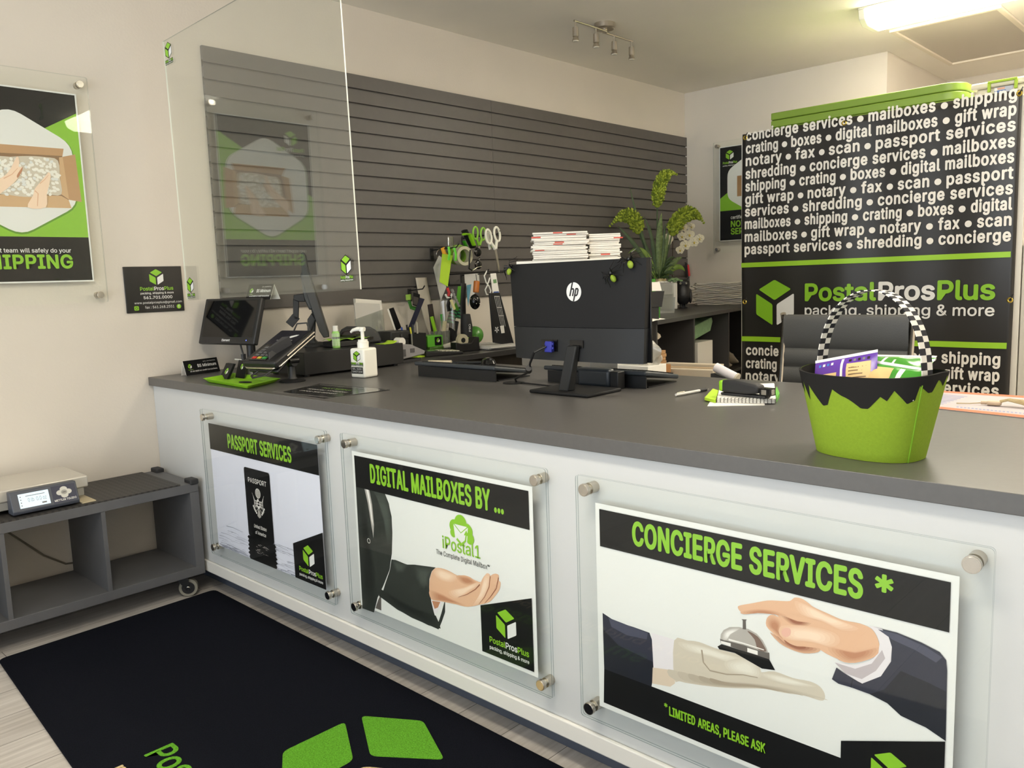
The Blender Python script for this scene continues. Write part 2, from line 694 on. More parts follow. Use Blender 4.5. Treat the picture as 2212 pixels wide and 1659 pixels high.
t = thing('ceiling_access_panel', 'square-edged ceiling panel with pale raised trim behind the lit light', 'ceiling panel', (1.80, 4.06, ZC))
PANELM = mat('hatch_panel', (196, 188, 176), 0.8)
TRIMM = mat('hatch_trim', (228, 218, 200), 0.6)
MB().box(0, 0.62, 0, 1.27, -0.004, 0, PANELM).build('panel', t, smooth=0)
mb = MB()
for b in ((0, 0.62, -0.0, 0.028), (0, 0.62, 1.242, 1.27)):
    mb.box(*b, -0.016, -0.004, TRIMM)
for b in ((0, 0.028, 0.028, 1.242), (0.592, 0.62, 0.028, 1.242)):
    mb.box(*b, -0.016, -0.004, TRIMM)
mb.build('trim', t, smooth=0)

t = thing('track_spotlight', 'brushed steel four-lamp spotlight bar on the ceiling', 'spotlight', (0.70, 2.55, ZC))
MB().lathe([(0.0, -0.034), (0.055, -0.034), (0.062, -0.028), (0.062, 0)], STEEL, n=32).build('canopy', t)
for sgn, off in ((-1, 0.012), (1, -0.012)):
    MB().tube([(off, 0.0, -0.045), (off, sgn * 0.30, -0.045)], 0.006, STEEL).build('arm', t)
MB().cyl((0, 0, -0.034), (0, 0, -0.052), 0.015, STEEL).build('stem', t)
for yy in (-0.29, -0.10, 0.11, 0.29):
    off = 0.012 if yy < 0 else -0.012
    mb = MB()
    mb.cyl((off, yy, -0.045), (off, yy, -0.075), 0.005, STEEL)
    mb.lathe([(0.006, -0.075), (0.017, -0.08), (0.018, -0.128), (0.014, -0.132), (0.021, -0.150), (0.021, -0.154), (0.0, -0.150)], STEEL, (off, yy, 0), n=18)
    hd = mb.build('lamp_head', t)
    MB().lathe([(0.0, -0.156), (0.017, -0.156), (0.019, -0.151)], mat('bulb_glass', (245, 240, 225), 0.15), (off, yy, 0), n=16).build('bulb', hd)

# ---------------------------------------------------------------- slat wall
SLAT = mat('slatwall_grey', (92, 88, 85), 0.45, var=0.04, vscale=25)
Y0, ZS = 0.3745, HC + 1.5011
t = thing('slat_wall', 'large dark grey slat panel display covering the left wall', 'slat wall', (0, Y0, ZS))
PITCH = 1.2192 / 16


def slat_panel(y0, y1, nm):
    prof = [(0.0, 0.0), (0.019, 0.0)]
    for i in range(16):
        zb = -PITCH * (i + 1)
        if i < 15:
            g = 0.0115
            prof += [(0.019, zb + g / 2), (0.015, zb + g / 2), (0.015, zb + 0.015), (0.003, zb + 0.015), (0.003, zb - 0.015), (0.016, zb - 0.015), (0.016, zb - g / 2), (0.019, zb - g / 2)]
        else:
            prof += [(0.019, zb), (0.0, zb)]
    MB().prism([(x, y0, z) for x, z in prof], (0, y1 - y0, 0), SLAT).build(nm, t, smooth=0)


slat_panel(0.0, 1.8895, 'slat_panel')
slat_panel(1.8910, YB - 0.001 - Y0, 'slat_panel')

# ---------------------------------------------------------------- service counter
PANW = mat('panel_white', (200, 201, 200), 0.38, var=0.01)
TOEM = mat('toe_kick_blue_grey', (70, 76, 88), 0.6, var=0.1, vscale=9)
t = thing('service_counter', 'long white-fronted service counter with a grey laminate top', 'counter', (0, 0, 0))
XE = 4.15
MB().box(0.002, XE, 0, 1.13, HC - 0.0373, HC, LAMI).build('countertop', t, bevel=0.0015)
MB().box(0.002, XE - 0.03, 0.0196, 0.045, 0.092, HC - 0.0373, PANW).build('front_panel', t)
MB().box(0.002, XE - 0.03, 0.008, 0.0194, 0.092, 0.142, mat('trim_white', (224, 221, 213), 0.35)).build('base_trim', t, bevel=0.005, seg=3)
MB().box(0.002, XE - 0.05, 0.097, 0.112, 0.001, 0.092, TOEM).build('toe_kick', t)
SUP = mat('counter_carcass', (74, 72, 70), 0.6)
for xs in (0.6, 2.3, XE - 0.05):
    MB().box(xs, xs + 0.02, 0.112, 1.05, 0.001, HC - 0.0373, SUP).build('support_panel', t)

# ---------------------------------------------------------------- desk along the slat wall
t = thing('wall_desk', 'dark grey work desk running along the wall behind the counter', 'desk', (0, 0, 0))
DESKM = mat('desk_dark', (62, 60, 59), 0.32)
MB().box(0.002, 0.60, 1.133, 2.03, 0.880, 0.910, DESKM).build('desktop', t, bevel=0.002)
MB().box(0.48, 0.50, 1.16, 2.00, 0.30, 0.880, mat('desk_panel', (70, 64, 54), 0.6)).build('front_panel', t)
for yy in (1.14, 2.00):
    MB().box(0.02, 0.58, yy, yy + 0.02, 0.001, 0.880, DESKM).build('side_panel', t)

# ================================================================ acrylic signs
SHEET = clear_mat('clear_acrylic', (254, 255, 254), 0.016, power=6.0)
SHEETB = clear_mat('clear_acrylic_back', (255, 255, 255), 0.0, power=9.0)
SHEETE = clear_mat('acrylic_edge', (196, 206, 206), 0.10)


def acrylic(mb, o, ux, uy, n, w, h, th, r=0.008, SHEET=SHEET):
    """bevelled clear sheet: faces clear, rim slightly tinted"""
    pts = []
    for cx, cy, a0 in ((w - r, h - r, 0), (r, h - r, 90), (r, r, 180), (w - r, r, 270)):
        pts += [(cx + r * cos(radians(a0 + k * 30)), cy + r * sin(radians(a0 + k * 30))) for k in range(4)]
    a = [o + ux * x + uy * y for x, y in pts]
    b = [p + n * th for p in a]
    k = len(a)
    mb.add(a + b, [tuple(range(k - 1, -1, -1)), tuple(range(k, 2 * k))], SHEET)
    mb.add(a + b, [(i, (i + 1) % k, k + (i + 1) % k, k + i) for i in range(k)], SHEETE)


def framed_sign(label, origin, ux, uy, w, h, wall_gap, inset, draw, r_so=0.0145, so_in=0.032):
    """poster held between two clear sheets on steel stand-offs; origin = lower left of the sheets on the print plane"""
    ux, uy = Vector(ux), Vector(uy)
    n = ux.cross(uy)
    t = thing('acrylic_sign', label, 'sign', origin)
    O = Vector((0, 0, 0))
    mb = MB()
    acrylic(mb, O - n * 0.0042, ux, uy, n, w, h, 0.0032, SHEET=SHEETB)
    mb.build('back_sheet', t, smooth=0)
    mb = MB()
    acrylic(mb, O + n * 0.0034, ux, uy, n, w, h, 0.0032)
    mb.build('front_sheet', t, smooth=0)
    for a, b in ((so_in, so_in), (w - so_in, so_in), (so_in, h - so_in), (w - so_in, h - so_in)):
        c = O + ux * a + uy * b
        mb = MB()
        mb.cyl(c - n * wall_gap, c - n * 0.0046, r_so * 0.93, STEEL, 24)
        mb.cyl(c - n * 0.0046, c + n * 0.0070, r_so * 0.62, CHROME, 16)
        mb.cyl(c + n * 0.0070, c + n * 0.0165, r_so, STEEL, 28)
        mb.cyl(c + n * 0.0165, c + n * 0.0172, r_so * 0.9, CHROME, 28)
        mb.build('standoff', t, bevel=0.0008)
    mb = MB()
    A = Art(mb, Vector(origin), ux, uy)
    draw(A)
    mb.T = Matrix.Identity(4)
    mb.v = [tuple(Vector(p) - Vector(origin)) for p in mb.v]
    mb.build('poster', t, smooth=0)
    return t


# picture inks
SKIN = mat('ink_skin', (222, 178, 146), 0.45)
SKIN2 = mat('ink_skin_shadow', (186, 130, 98), 0.45)
SKIN3 = mat('ink_skin_light', (240, 212, 188), 0.45)
SKIN4 = mat('ink_skin_deep', (150, 92, 66), 0.45)
GLOVE = mat('ink_glove', (204, 194, 178), 0.5)
GLOVE2 = mat('ink_glove_shadow', (164, 150, 132), 0.5)
GLOVE3 = mat('ink_glove_light', (226, 220, 208), 0.5)
SUIT = mat('ink_suit_green_black', (46, 50, 46), 0.4)
SUIT2 = mat('ink_suit_light', (74, 80, 74), 0.4)
SUIT3 = mat('ink_suit_dark', (28, 31, 29), 0.4)
NAVY = mat('ink_navy', (44, 46, 62), 0.4)
NAVY2 = mat('ink_navy_light', (72, 74, 92), 0.4)
NAVY3 = mat('ink_navy_dark', (24, 27, 38), 0.4)
CUFF = mat('ink_cuff', (226, 220, 224), 0.45)
CUFF2 = mat('ink_cuff_shadow', (186, 176, 180), 0.45)
LAV = mat('ink_pale_lavender', (226, 226, 240), 0.4)
WATER = mat('ink_water_grey', (180, 180, 194), 0.4)
WATER2 = mat('ink_water_dark', (128, 130, 146), 0.4)
SILV = mat('ink_silver', (176, 170, 164), 0.35)
SILV2 = mat('ink_silver_dark', (96, 90, 86), 0.35)
SILV3 = mat('ink_silver_light', (236, 232, 228), 0.35)
TAN = mat('ink_box_tan', (188, 148, 108), 0.5)
TAN2 = mat('ink_box_dark', (140, 108, 78), 0.5)
TAN3 = mat('ink_box_light', (206, 170, 130), 0.5)
PNUT = mat('ink_peanut', (240, 236, 228), 0.5)
PNUT2 = mat('ink_peanut_shadow', (208, 198, 182), 0.5)


def mapper(A, ox, oy, s):
    """pixel of an enlarged crop -> point on the print"""
    return lambda a, b: A.px(ox + a / s, oy + b / s)


def smooth_pts(pts, k=4):
    """closed outline rounded with a Catmull-Rom curve"""
    out = []
    n = len(pts)
    for i in range(n):
        p0, p1, p2, p3 = pts[i - 1], pts[i], pts[(i + 1) % n], pts[(i + 2) % n]
        for j in range(k):
            t = j / k
            out.append(tuple(0.5 * (2 * p1[c] + (p2[c] - p0[c]) * t + (2 * p0[c] - 5 * p1[c] + 4 * p2[c] - p3[c]) * t * t
                                    + (3 * p1[c] - p0[c] - 3 * p2[c] + p3[c]) * t ** 3) for c in (0, 1)))
    return out


def shop_corner(A, x1, y0, w, h1, h2):
    """black five-sided corner panel with the shop mark: right edge x1, bottom y0, left height h1, right height h2"""
    x0 = x1 - w
    A.poly([(x0, y0), (x1, y0), (x1, y0 + h2), (x0, y0 + h1)], INK_BLACK)
    A.cube_logo(x0 + w * 0.5, y0 + h1 * 0.79, h1 * 0.62)
    A.wordmark(x0 + w * 0.16, y0 + h1 * 0.27, w * 0.76, h1 * 0.125, h1 * 0.075, h1 * 0.14)


SW, SHT = 0.889, 0.610      # 36 x 24 inch sheets
YP = -0.0104


def draw_passport(A):
    M = mapper(A, 400, 860, 3.5306)
    x0, y0, x1, y1 = 0.055, 0.043, 0.838, 0.556
    A.rect(x0, y0, x1, y1, LAV)
    for i in range(130):
        yy = y0 + 0.10 * random.random() ** 1.3
        xx = x0 + random.random() * (x1 - x0 - 0.22)
        L = 0.03 + random.random() * 0.14
        if x0 + 0.25 < xx + L / 2 < x0 + 0.47:
            continue
        th = 0.0008 + 0.0028 * random.random()
        m = WATER2 if random.random() < 0.3 else WATER
        A.line([(max(x0, xx), yy), (xx + L * 0.4, yy + 0.003), (min(xx + L, x1 - 0.001), yy - 0.001)], th, m, th * 0.3)
    yh = y1 - 0.107
    A.rect(x0, yh, x1, y1, INK_BLACK)
    A.text('PASSPORT SERVICES', x0 + 0.151, y1 - 0.0835, 0.0535, INK_GREEN, w=0.463, bold=0.045, spacing=1.06)
    # the passport booklet standing in water and its broken reflection
    bx0, bx1, by1, by0 = x0 + 0.264, x0 + 0.452, y1 - 0.145, y0 + 0.095
    A.rpoly([(bx0, by0), (bx1, by0), (bx1, by1), (bx0, by1)], 0.012, INK_BLACK)
    L, R_ = [], []
    for i in range(13):
        yy = by0 - (by0 - y0) * i / 12
        j = 0.004 + 0.010 * (i % 2) * (0.5 + random.random())
        L.append((bx0 + 0.002 - j, yy))
        R_.append((bx1 - 0.002 + j, yy))
    A.poly(L + R_[::-1], INK_BLACK)
    cx = (bx0 + bx1) / 2
    A.text('PASSPORT', cx, by1 - 0.056, 0.0185, SILV3, w=0.135, bold=0.012, align='C')
    ey = by1 - 0.135
    # eagle emblem: rayed disc, spread wings, shield, tail, claws
    A.disc(cx, ey + 0.043, 0.018, SILV)
    A.ring(cx, ey + 0.043, 0.018, 0.002, SILV3)
    for a in range(6):
        A.ring(cx, ey + 0.043, 0.003 + a * 0.0024, 0.0008, SILV2 if a % 2 else SILV3, n=16)
    for sg in (-1, 1):
        for k in range(6):
            b0 = (cx + sg * 0.006, ey + 0.012 - k * 0.004)
            b1 = (cx + sg * (0.026 + 0.002 * k), ey + 0.012 - k * 0.006)
            b2 = (cx + sg * (0.044 - 0.004 * k), ey + 0.040 - k * 0.006)
            A.line([b0, b1, b2], 0.0042, SILV if k % 2 else SILV3, 0.0012)
        A.line([(cx + sg * 0.008, ey - 0.018), (cx + sg * 0.026, ey - 0.034), (cx + sg * 0.040, ey - 0.022)], 0.004, SILV, 0.002)
        for k in range(5):
            A.disc(cx + sg * (0.020 + 0.005 * k), ey - 0.036 + 0.006 * k, 0.0042, SILV3, 8)
    A.poly([(cx - 0.010, ey + 0.004), (cx + 0.010, ey + 0.004), (cx + 0.010, ey - 0.010), (cx, ey - 0.022), (cx - 0.010, ey - 0.010)], SILV3)
    A.rect(cx - 0.007, ey - 0.006, cx + 0.007, ey + 0.001, INK_BLACK)
    A.poly([(cx - 0.006, ey - 0.022), (cx + 0.006, ey - 0.022), (cx + 0.014, ey - 0.046), (cx, ey - 0.054), (cx - 0.014, ey - 0.046)], SILV)
    A.disc(cx - 0.002, ey + 0.016, 0.006, SILV3, 12)
    A.text('United States', cx, by1 - 0.232, 0.0135, SILV3, w=0.092, align='C', shear=0.25, bold=0.01)
    A.text('of America', cx, by1 - 0.256, 0.0135, SILV3, w=0.078, align='C', shear=0.25, bold=0.01)
    for i in range(26):
        xx = cx - 0.045 + 0.085 * random.random()
        yy = y0 + 0.028 + 0.045 * random.random()
        A.line([(xx, yy), (xx + 0.006 + 0.016 * random.random(), yy - 0.002 * random.random())], 0.0018, SILV, 0.0006)
    shop_corner(A, x1, y0, 0.196, 0.128, 0.205)


def draw_mailboxes(A):
    M = mapper(A, 720, 920, 2.764)
    x0, y0, x1, y1 = 0.052, 0.040, 0.835, 0.560
    A.rect(x0, y0, x1, y1, INK_WHITE)
    p = 0.013
    torso = [M(*q) for q in ((140, 366), (300, 393), (328, 455), (348, 540), (353, 640), (350, 760), (336, 860), (300, 952), (265, 1025), (250, 1087), (178, 1062))]
    A.poly(torso, SUIT)
    A.soft([M(*q) for q in ((140, 366), (178, 372), (200, 520), (216, 680), (250, 870), (258, 985), (246, 1060), (240, 1084), (178, 1062))], SUIT, SUIT3)
    A.poly([M(*q) for q in ((186, 374), (214, 378), (232, 470), (243, 590), (240, 670), (222, 560), (206, 460))], SILV)
    A.poly([M(*q) for q in ((196, 376), (208, 378), (226, 480), (238, 600), (228, 560), (214, 460))], SILV3)
    A.soft([M(*q) for q in ((240, 384), (300, 395), (330, 470), (345, 560), (346, 690), (322, 690), (300, 560), (270, 460))], SUIT, SUIT2)
    A.poly([M(*q) for q in ((286, 1000), (268, 1040), (252, 1088), (287, 1102))], SILV2)
    bx, by = M(212, 686)
    A.ring(bx, by, 0.0075, 0.0015, SILV3, 16)
    A.disc(bx, by, 0.0066, SUIT3, 14)
    arm = [M(*q) for q in ((348, 798), (372, 800), (440, 828), (484, 828), (560, 838), (612, 845), (588, 868), (574, 915), (573, 965), (584, 1040), (600, 1110), (614, 1160), (626, 1178), (645, 1120), (664, 1050), (668, 1052), (668, 1110), (650, 1165), (629, 1215), (560, 1184), (470, 1146), (392, 1100), (330, 1055), (288, 1022), (308, 950), (338, 862))]
    A.poly(arm, SUIT)
    A.soft([M(*q) for q in ((352, 800), (440, 830), (420, 870), (380, 872), (364, 840))], SUIT, SUIT2)
    A.soft([M(*q) for q in ((490, 840), (560, 848), (590, 858), (570, 905), (566, 960), (520, 960), (495, 900))], SUIT, SUIT2)
    A.soft([M(*q) for q in ((300, 985), (400, 1040), (500, 1092), (600, 1130), (618, 1172), (626, 1200), (560, 1182), (392, 1098), (290, 1022))], SUIT, SUIT3)
    A.poly([M(*q) for q in ((584, 1040), (650, 1048), (640, 1085), (612, 1122), (598, 1100))], CUFF)
    A.poly([M(*q) for q in ((590, 1044), (640, 1050), (626, 1084), (606, 1092))], SKIN2)
    hand = [(612, 848), (660, 853), (705, 872), (742, 893), (778, 891), (812, 900), (840, 918), (868, 930), (876, 944), (890, 915), (906, 891), (922, 885), (938, 895), (952, 886), (972, 882), (989, 892), (990, 922), (1000, 936), (994, 975), (968, 1014), (934, 1050), (880, 1066), (805, 1080), (745, 1068), (690, 1050), (640, 1046), (596, 1038), (578, 1008), (574, 945), (586, 880)]
    A.poly([M(*q) for q in smooth_pts(hand, 3)], SKIN)
    A.soft([M(*q) for q in smooth_pts([(620, 852), (690, 872), (740, 900), (700, 930), (640, 915), (606, 880)], 3)], SKIN, SKIN3)
    A.soft([M(*q) for q in smooth_pts([(742, 896), (800, 900), (840, 922), (852, 940), (800, 948), (760, 930)], 3)], SKIN, SKIN2)
    A.soft([M(*q) for q in smooth_pts([(700, 985), (780, 965), (860, 935), (872, 948), (820, 980), (760, 1020), (720, 1020)], 3)], SKIN, SKIN3)
    A.soft([M(*q) for q in smooth_pts([(584, 985), (640, 1000), (700, 1030), (780, 1068), (740, 1064), (640, 1044), (594, 1034)], 3)], SKIN, SKIN2)
    A.soft([M(*q) for q in smooth_pts([(905, 900), (930, 892), (934, 920), (918, 985), (880, 1050), (840, 1064), (872, 1010)], 3)], SKIN, SKIN3)
    for a in (((938, 898), (932, 960), (905, 1020), (872, 1062)), ((988, 905), (975, 970), (940, 1020), (905, 1058)), ((876, 946), (850, 975), (800, 1005), (748, 1022))):
        A.line([M(*q) for q in a], 0.003, SKIN4, 0.001)
    A.poly([M(*q) for q in smooth_pts([(958, 890), (980, 890), (982, 925), (960, 985), (935, 1015), (952, 950)], 3)], SKIN)
    # header over the picture
    A.rect(x0 + p, y1 - 0.117, x1 - p, y1 - p, INK_BLACK)
    A.text('DIGITAL MAILBOXES BY ...', x0 + 0.093, y1 - 0.0895, 0.057, INK_GREEN, w=0.586, bold=0.045, spacing=1.06)
    # cloud mark with envelope
    cx, cy = M(763, 618)
    for dx, dy, r in ((0, 0.018, 0.025), (-0.026, 0.004, 0.021), (0.026, 0.000, 0.022), (-0.032, -0.016, 0.013), (0.036, -0.020, 0.017)):
        A.disc(cx + dx, cy + dy, r, INK_GREEN)
    A.rect(cx - 0.035, cy - 0.02, cx + 0.035, cy + 0.01, INK_GREEN)
    A.poly([(cx - 0.030, cy + 0.012), (cx + 0.030, cy + 0.012), (cx + 0.024, cy - 0.034), (cx - 0.024, cy - 0.034)], INK_WHITE)
    A.line([(cx - 0.029, cy + 0.012), (cx, cy - 0.010), (cx + 0.029, cy + 0.012)], 0.003, INK_GREEN)
    A.line([(cx - 0.018, cy - 0.030), (cx, cy - 0.044), (cx + 0.018, cy - 0.030), (cx + 0.022, cy - 0.012)], 0.008, INK_GREEN, 0.005)
    A.poly([(cx + 0.012, cy - 0.014), (cx + 0.032, cy - 0.014), (cx + 0.023, cy + 0.002)], INK_GREEN)
    a, b = M(655, 726)
    A.text('iPostal1', a, b, 0.036, INK_GREEN, w=M(880, 790)[0] - a, bold=0.015)
    a, b = M(617, 762)
    A.text('The Complete Digital Mailbox\u2122', a, b, 0.0145, INK_BLACK, w=M(936, 855)[0] - a)
    shop_corner(A, x1 - p, y0 + p, 0.196, 0.135, 0.205)


def draw_concierge(A):
    M = mapper(A, 1220, 1000, 2.2298)
    x0, y0, x1, y1 = 0.055, 0.042, 0.848, 0.560
    p = 0.013
    A.rect(x0, y0, x1, y1, INK_WHITE)
    # lower black band with the note
    A.poly([M(190, 985), M(420, 1077), M(1369, 1436), M(1373, 1648), (x0 + p, y0 + p)], INK_BLACK)
    # left sleeve, cuff, gloved hand
    A.poly([M(*q) for q in ((182, 722), (245, 764), (330, 790), (408, 818), (424, 862), (428, 1000), (418, 1077), (190, 990))], NAVY)
    A.poly([M(*q) for q in ((184, 800), (260, 880), (428, 960), (424, 1040), (418, 1077), (190, 992))], NAVY3)
    A.poly([M(*q) for q in ((210, 745), (330, 792), (400, 820), (395, 850), (300, 830), (225, 790))], NAVY2)
    A.poly([M(*q) for q in ((418, 818), (526, 850), (531, 1062), (508, 1078), (421, 1062), (428, 1000))], CUFF)
    A.poly([M(*q) for q in ((424, 985), (530, 1000), (531, 1062), (508, 1078), (421, 1062))], mat('ink_cuff_warm', (214, 196, 176), 0.5))
    glove = [(527, 855), (590, 855), (645, 862), (720, 890), (800, 912), (870, 928), (915, 955), (942, 990), (948, 1008), (1010, 1004), (1100, 1036), (1180, 1052), (1228, 1076), (1252, 1112), (1250, 1140), (1225, 1143), (1150, 1120), (1060, 1108), (960, 1088), (850, 1086), (740, 1080), (640, 1064), (560, 1050), (528, 1040)]
    A.poly([M(*q) for q in smooth_pts(glove, 3)], GLOVE)
    A.soft([M(*q) for q in smooth_pts([(530, 1000), (640, 1030), (760, 1052), (900, 1062), (1040, 1082), (1160, 1112), (1230, 1136), (1150, 1118), (960, 1086), (740, 1078), (560, 1048)], 3)], GLOVE, GLOVE2)
    A.soft([M(*q) for q in smooth_pts([(560, 868), (660, 882), (760, 915), (850, 945), (800, 960), (700, 930), (600, 905)], 3)], GLOVE, GLOVE3)
    A.soft([M(*q) for q in smooth_pts([(780, 960), (860, 945), (910, 965), (940, 1005), (930, 1030), (870, 1020), (800, 1000)], 3)], GLOVE, GLOVE3)
    A.line([M(*q) for q in ((660, 900), (668, 960), (700, 1000), (780, 1018), (860, 1020), (930, 1034))], 0.004, GLOVE2, 0.002)
    A.soft([M(*q) for q in smooth_pts([(950, 1015), (1040, 1025), (1140, 1056), (1200, 1075), (1100, 1070), (1000, 1045)], 3)], GLOVE, GLOVE3)
    # desk bell
    A.poly([M(*q) for q in ((736, 884), (756, 872), (860, 905), (985, 945), (1014, 998), (950, 990), (820, 915), (745, 897))], INK_BLACK)
    A.poly([M(*q) for q in ((748, 846), (860, 874), (986, 914), (987, 946), (860, 905), (752, 868))], SILV2)
    A.poly([M(*q) for q in ((752, 856), (800, 868), (800, 884), (753, 868))], SILV3)
    A.poly([M(*q) for q in ((880, 890), (930, 905), (930, 925), (880, 910))], SILV3)
    dome = [(750, 848), (752, 825), (766, 804), (795, 790), (840, 790), (885, 800), (925, 822), (955, 855), (972, 890), (980, 915), (930, 900), (860, 876)]
    A.poly([M(*q) for q in dome], SILV)
    A.soft([M(*q) for q in smooth_pts([(770, 815), (810, 798), (840, 800), (800, 825), (782, 850), (764, 846)], 3)], SILV, SILV3)
    A.poly([M(*q) for q in smooth_pts([(880, 808), (930, 836), (960, 880), (970, 908), (930, 896), (915, 850)], 3)], mat('ink_bell_shade', (116, 94, 84), 0.35))
    A.line([M(790, 850), M(860, 868), M(960, 900)], 0.004, SILV3, 0.002)
    A.poly([M(*q) for q in ((858, 800), (858, 758), (852, 752), (878, 754), (872, 760), (874, 802))], SILV2)
    # pointing hand
    hand = [(834, 694), (848, 685), (900, 676), (978, 662), (1040, 664), (1085, 664), (1108, 648), (1140, 652), (1172, 672), (1200, 694), (1262, 722), (1340, 756), (1420, 772), (1480, 800), (1510, 850), (1516, 900), (1488, 932), (1400, 960), (1330, 948), (1268, 922), (1222, 895), (1215, 908), (1150, 915), (1094, 898), (1040, 868), (1008, 825), (972, 785), (975, 746), (1000, 730), (1030, 742), (1010, 728), (930, 722), (872, 728), (846, 714)]
    A.poly([M(*q) for q in smooth_pts(hand, 3)], SKIN)
    A.soft([M(*q) for q in smooth_pts([(1050, 735), (1120, 760), (1180, 770), (1150, 785), (1090, 775)], 3)], SKIN, SKIN4)
    A.soft([M(*q) for q in smooth_pts([(1000, 820), (1060, 860), (1130, 885), (1215, 890), (1210, 908), (1150, 913), (1090, 895), (1040, 866)], 3)], SKIN, SKIN4)
    A.soft([M(*q) for q in smooth_pts([(980, 750), (1010, 742), (1040, 770), (1035, 820), (1060, 860), (1010, 815), (980, 785)], 3)], SKIN, SKIN2)
    A.soft([M(*q) for q in smooth_pts([(1046, 800), (1070, 786), (1180, 790), (1290, 820), (1310, 860), (1270, 880), (1190, 860), (1090, 850), (1050, 830)], 3)], SKIN, SKIN3)
    A.poly([M(*q) for q in smooth_pts([(1046, 805), (1066, 792), (1088, 800), (1088, 826), (1066, 838), (1048, 826)], 3)], mat('ink_nail', (226, 176, 158), 0.4))
    A.soft([M(*q) for q in smooth_pts([(1120, 672), (1180, 690), (1280, 740), (1400, 790), (1330, 800), (1240, 760), (1150, 730)], 3)], SKIN, SKIN3)
    A.soft([M(*q) for q in smooth_pts([(860, 716), (930, 704), (1010, 712), (1060, 735), (1010, 728), (930, 722), (872, 727)], 3)], SKIN, SKIN2)
    A.soft([M(*q) for q in smooth_pts([(1280, 890), (1400, 910), (1505, 890), (1488, 930), (1400, 958), (1330, 946)], 3)], SKIN, SKIN2)
    # cuff and sleeve on the right
    A.poly([M(*q) for q in ((1468, 784), (1525, 792), (1562, 838), (1577, 885), (1572, 955), (1524, 1026), (1432, 1062), (1352, 1012), (1302, 960), (1335, 962), (1400, 974), (1470, 955), (1512, 915), (1518, 865), (1500, 820))], CUFF)
    A.poly([M(*q) for q in ((1302, 960), (1400, 990), (1480, 965), (1530, 900), (1545, 940), (1500, 1000), (1432, 1040), (1352, 1012))], CUFF2)
    A.poly([M(*q) for q in ((1488, 788), (1600, 815), (1720, 864), (1808, 910), (1838, 948), (1843, 1000), (1836, 1338), (1740, 1272), (1700, 1254), (1620, 1216), (1555, 1156), (1470, 1112), (1382, 1080), (1320, 1062), (1288, 1040), (1310, 984), (1346, 1010), (1432, 1062), (1524, 1026), (1573, 955), (1577, 885), (1562, 838), (1530, 800))], NAVY)
    A.poly([M(*q) for q in ((1620, 1000), (1760, 1060), (1838, 1100), (1836, 1338), (1740, 1272), (1620, 1216), (1555, 1156), (1470, 1112), (1540, 1090))], NAVY3)
    A.poly([M(*q) for q in ((1510, 800), (1600, 822), (1740, 884), (1820, 935), (1790, 960), (1690, 900), (1580, 850))], NAVY2)
    A.line([M(1380, 1080), M(1388, 1040), M(1432, 1062)], 0.002, NAVY3)
    # header
    A.rect(x0 + p, y1 - 0.105, x1 - p, y1 - p, INK_BLACK)
    A.text('CONCIERGE SERVICES', x0 + 0.107, y1 - 0.0805, 0.0535, INK_GREEN, w=0.524, bold=0.05, spacing=1.06)
    A.text('*', x0 + 0.652, y1 - 0.082, 0.056, INK_GREEN, bold=0.03)
    a, b = M(505, 1213)
    A.text('LIMITED AREAS, PLEASE ASK', a, b, 0.021, INK_GREEN, w=M(968, 1398)[0] - a, bold=0.045, spacing=1.06)
    a, b = M(481, 1184)
    A.text('*', a, b, 0.016, INK_GREEN, bold=0.03)
    shop_corner(A, x1 - p, y0 + p, 0.185, 0.125, 0.195)


framed_sign('acrylic sign about passport services, mounted on the counter front', (0.521, YP, 0.2055), (1, 0, 0), (0, 0, 1), 0.894, SHT, 0.0296, 0, draw_passport)
framed_sign('acrylic sign about digital mailboxes, mounted mid counter front', (1.504, YP, 0.2045), (1, 0, 0), (0, 0, 1), 0.887, SHT + 0.004, 0.0296, 0, draw_mailboxes)
framed_sign('acrylic sign about concierge services with a desk bell picture', (2.487, YP, 0.1965), (1, 0, 0), (0, 0, 1), 0.901, SHT + 0.012, 0.0296, 0, draw_concierge, r_so=0.0155)


def rounded_hex(cx, cy, w, h):
    return [(cx, cy + h / 2), (cx + w / 2, cy + h * 0.25), (cx + w / 2, cy - h * 0.25), (cx, cy - h / 2), (cx - w / 2, cy - h * 0.25), (cx - w / 2, cy + h * 0.25)]


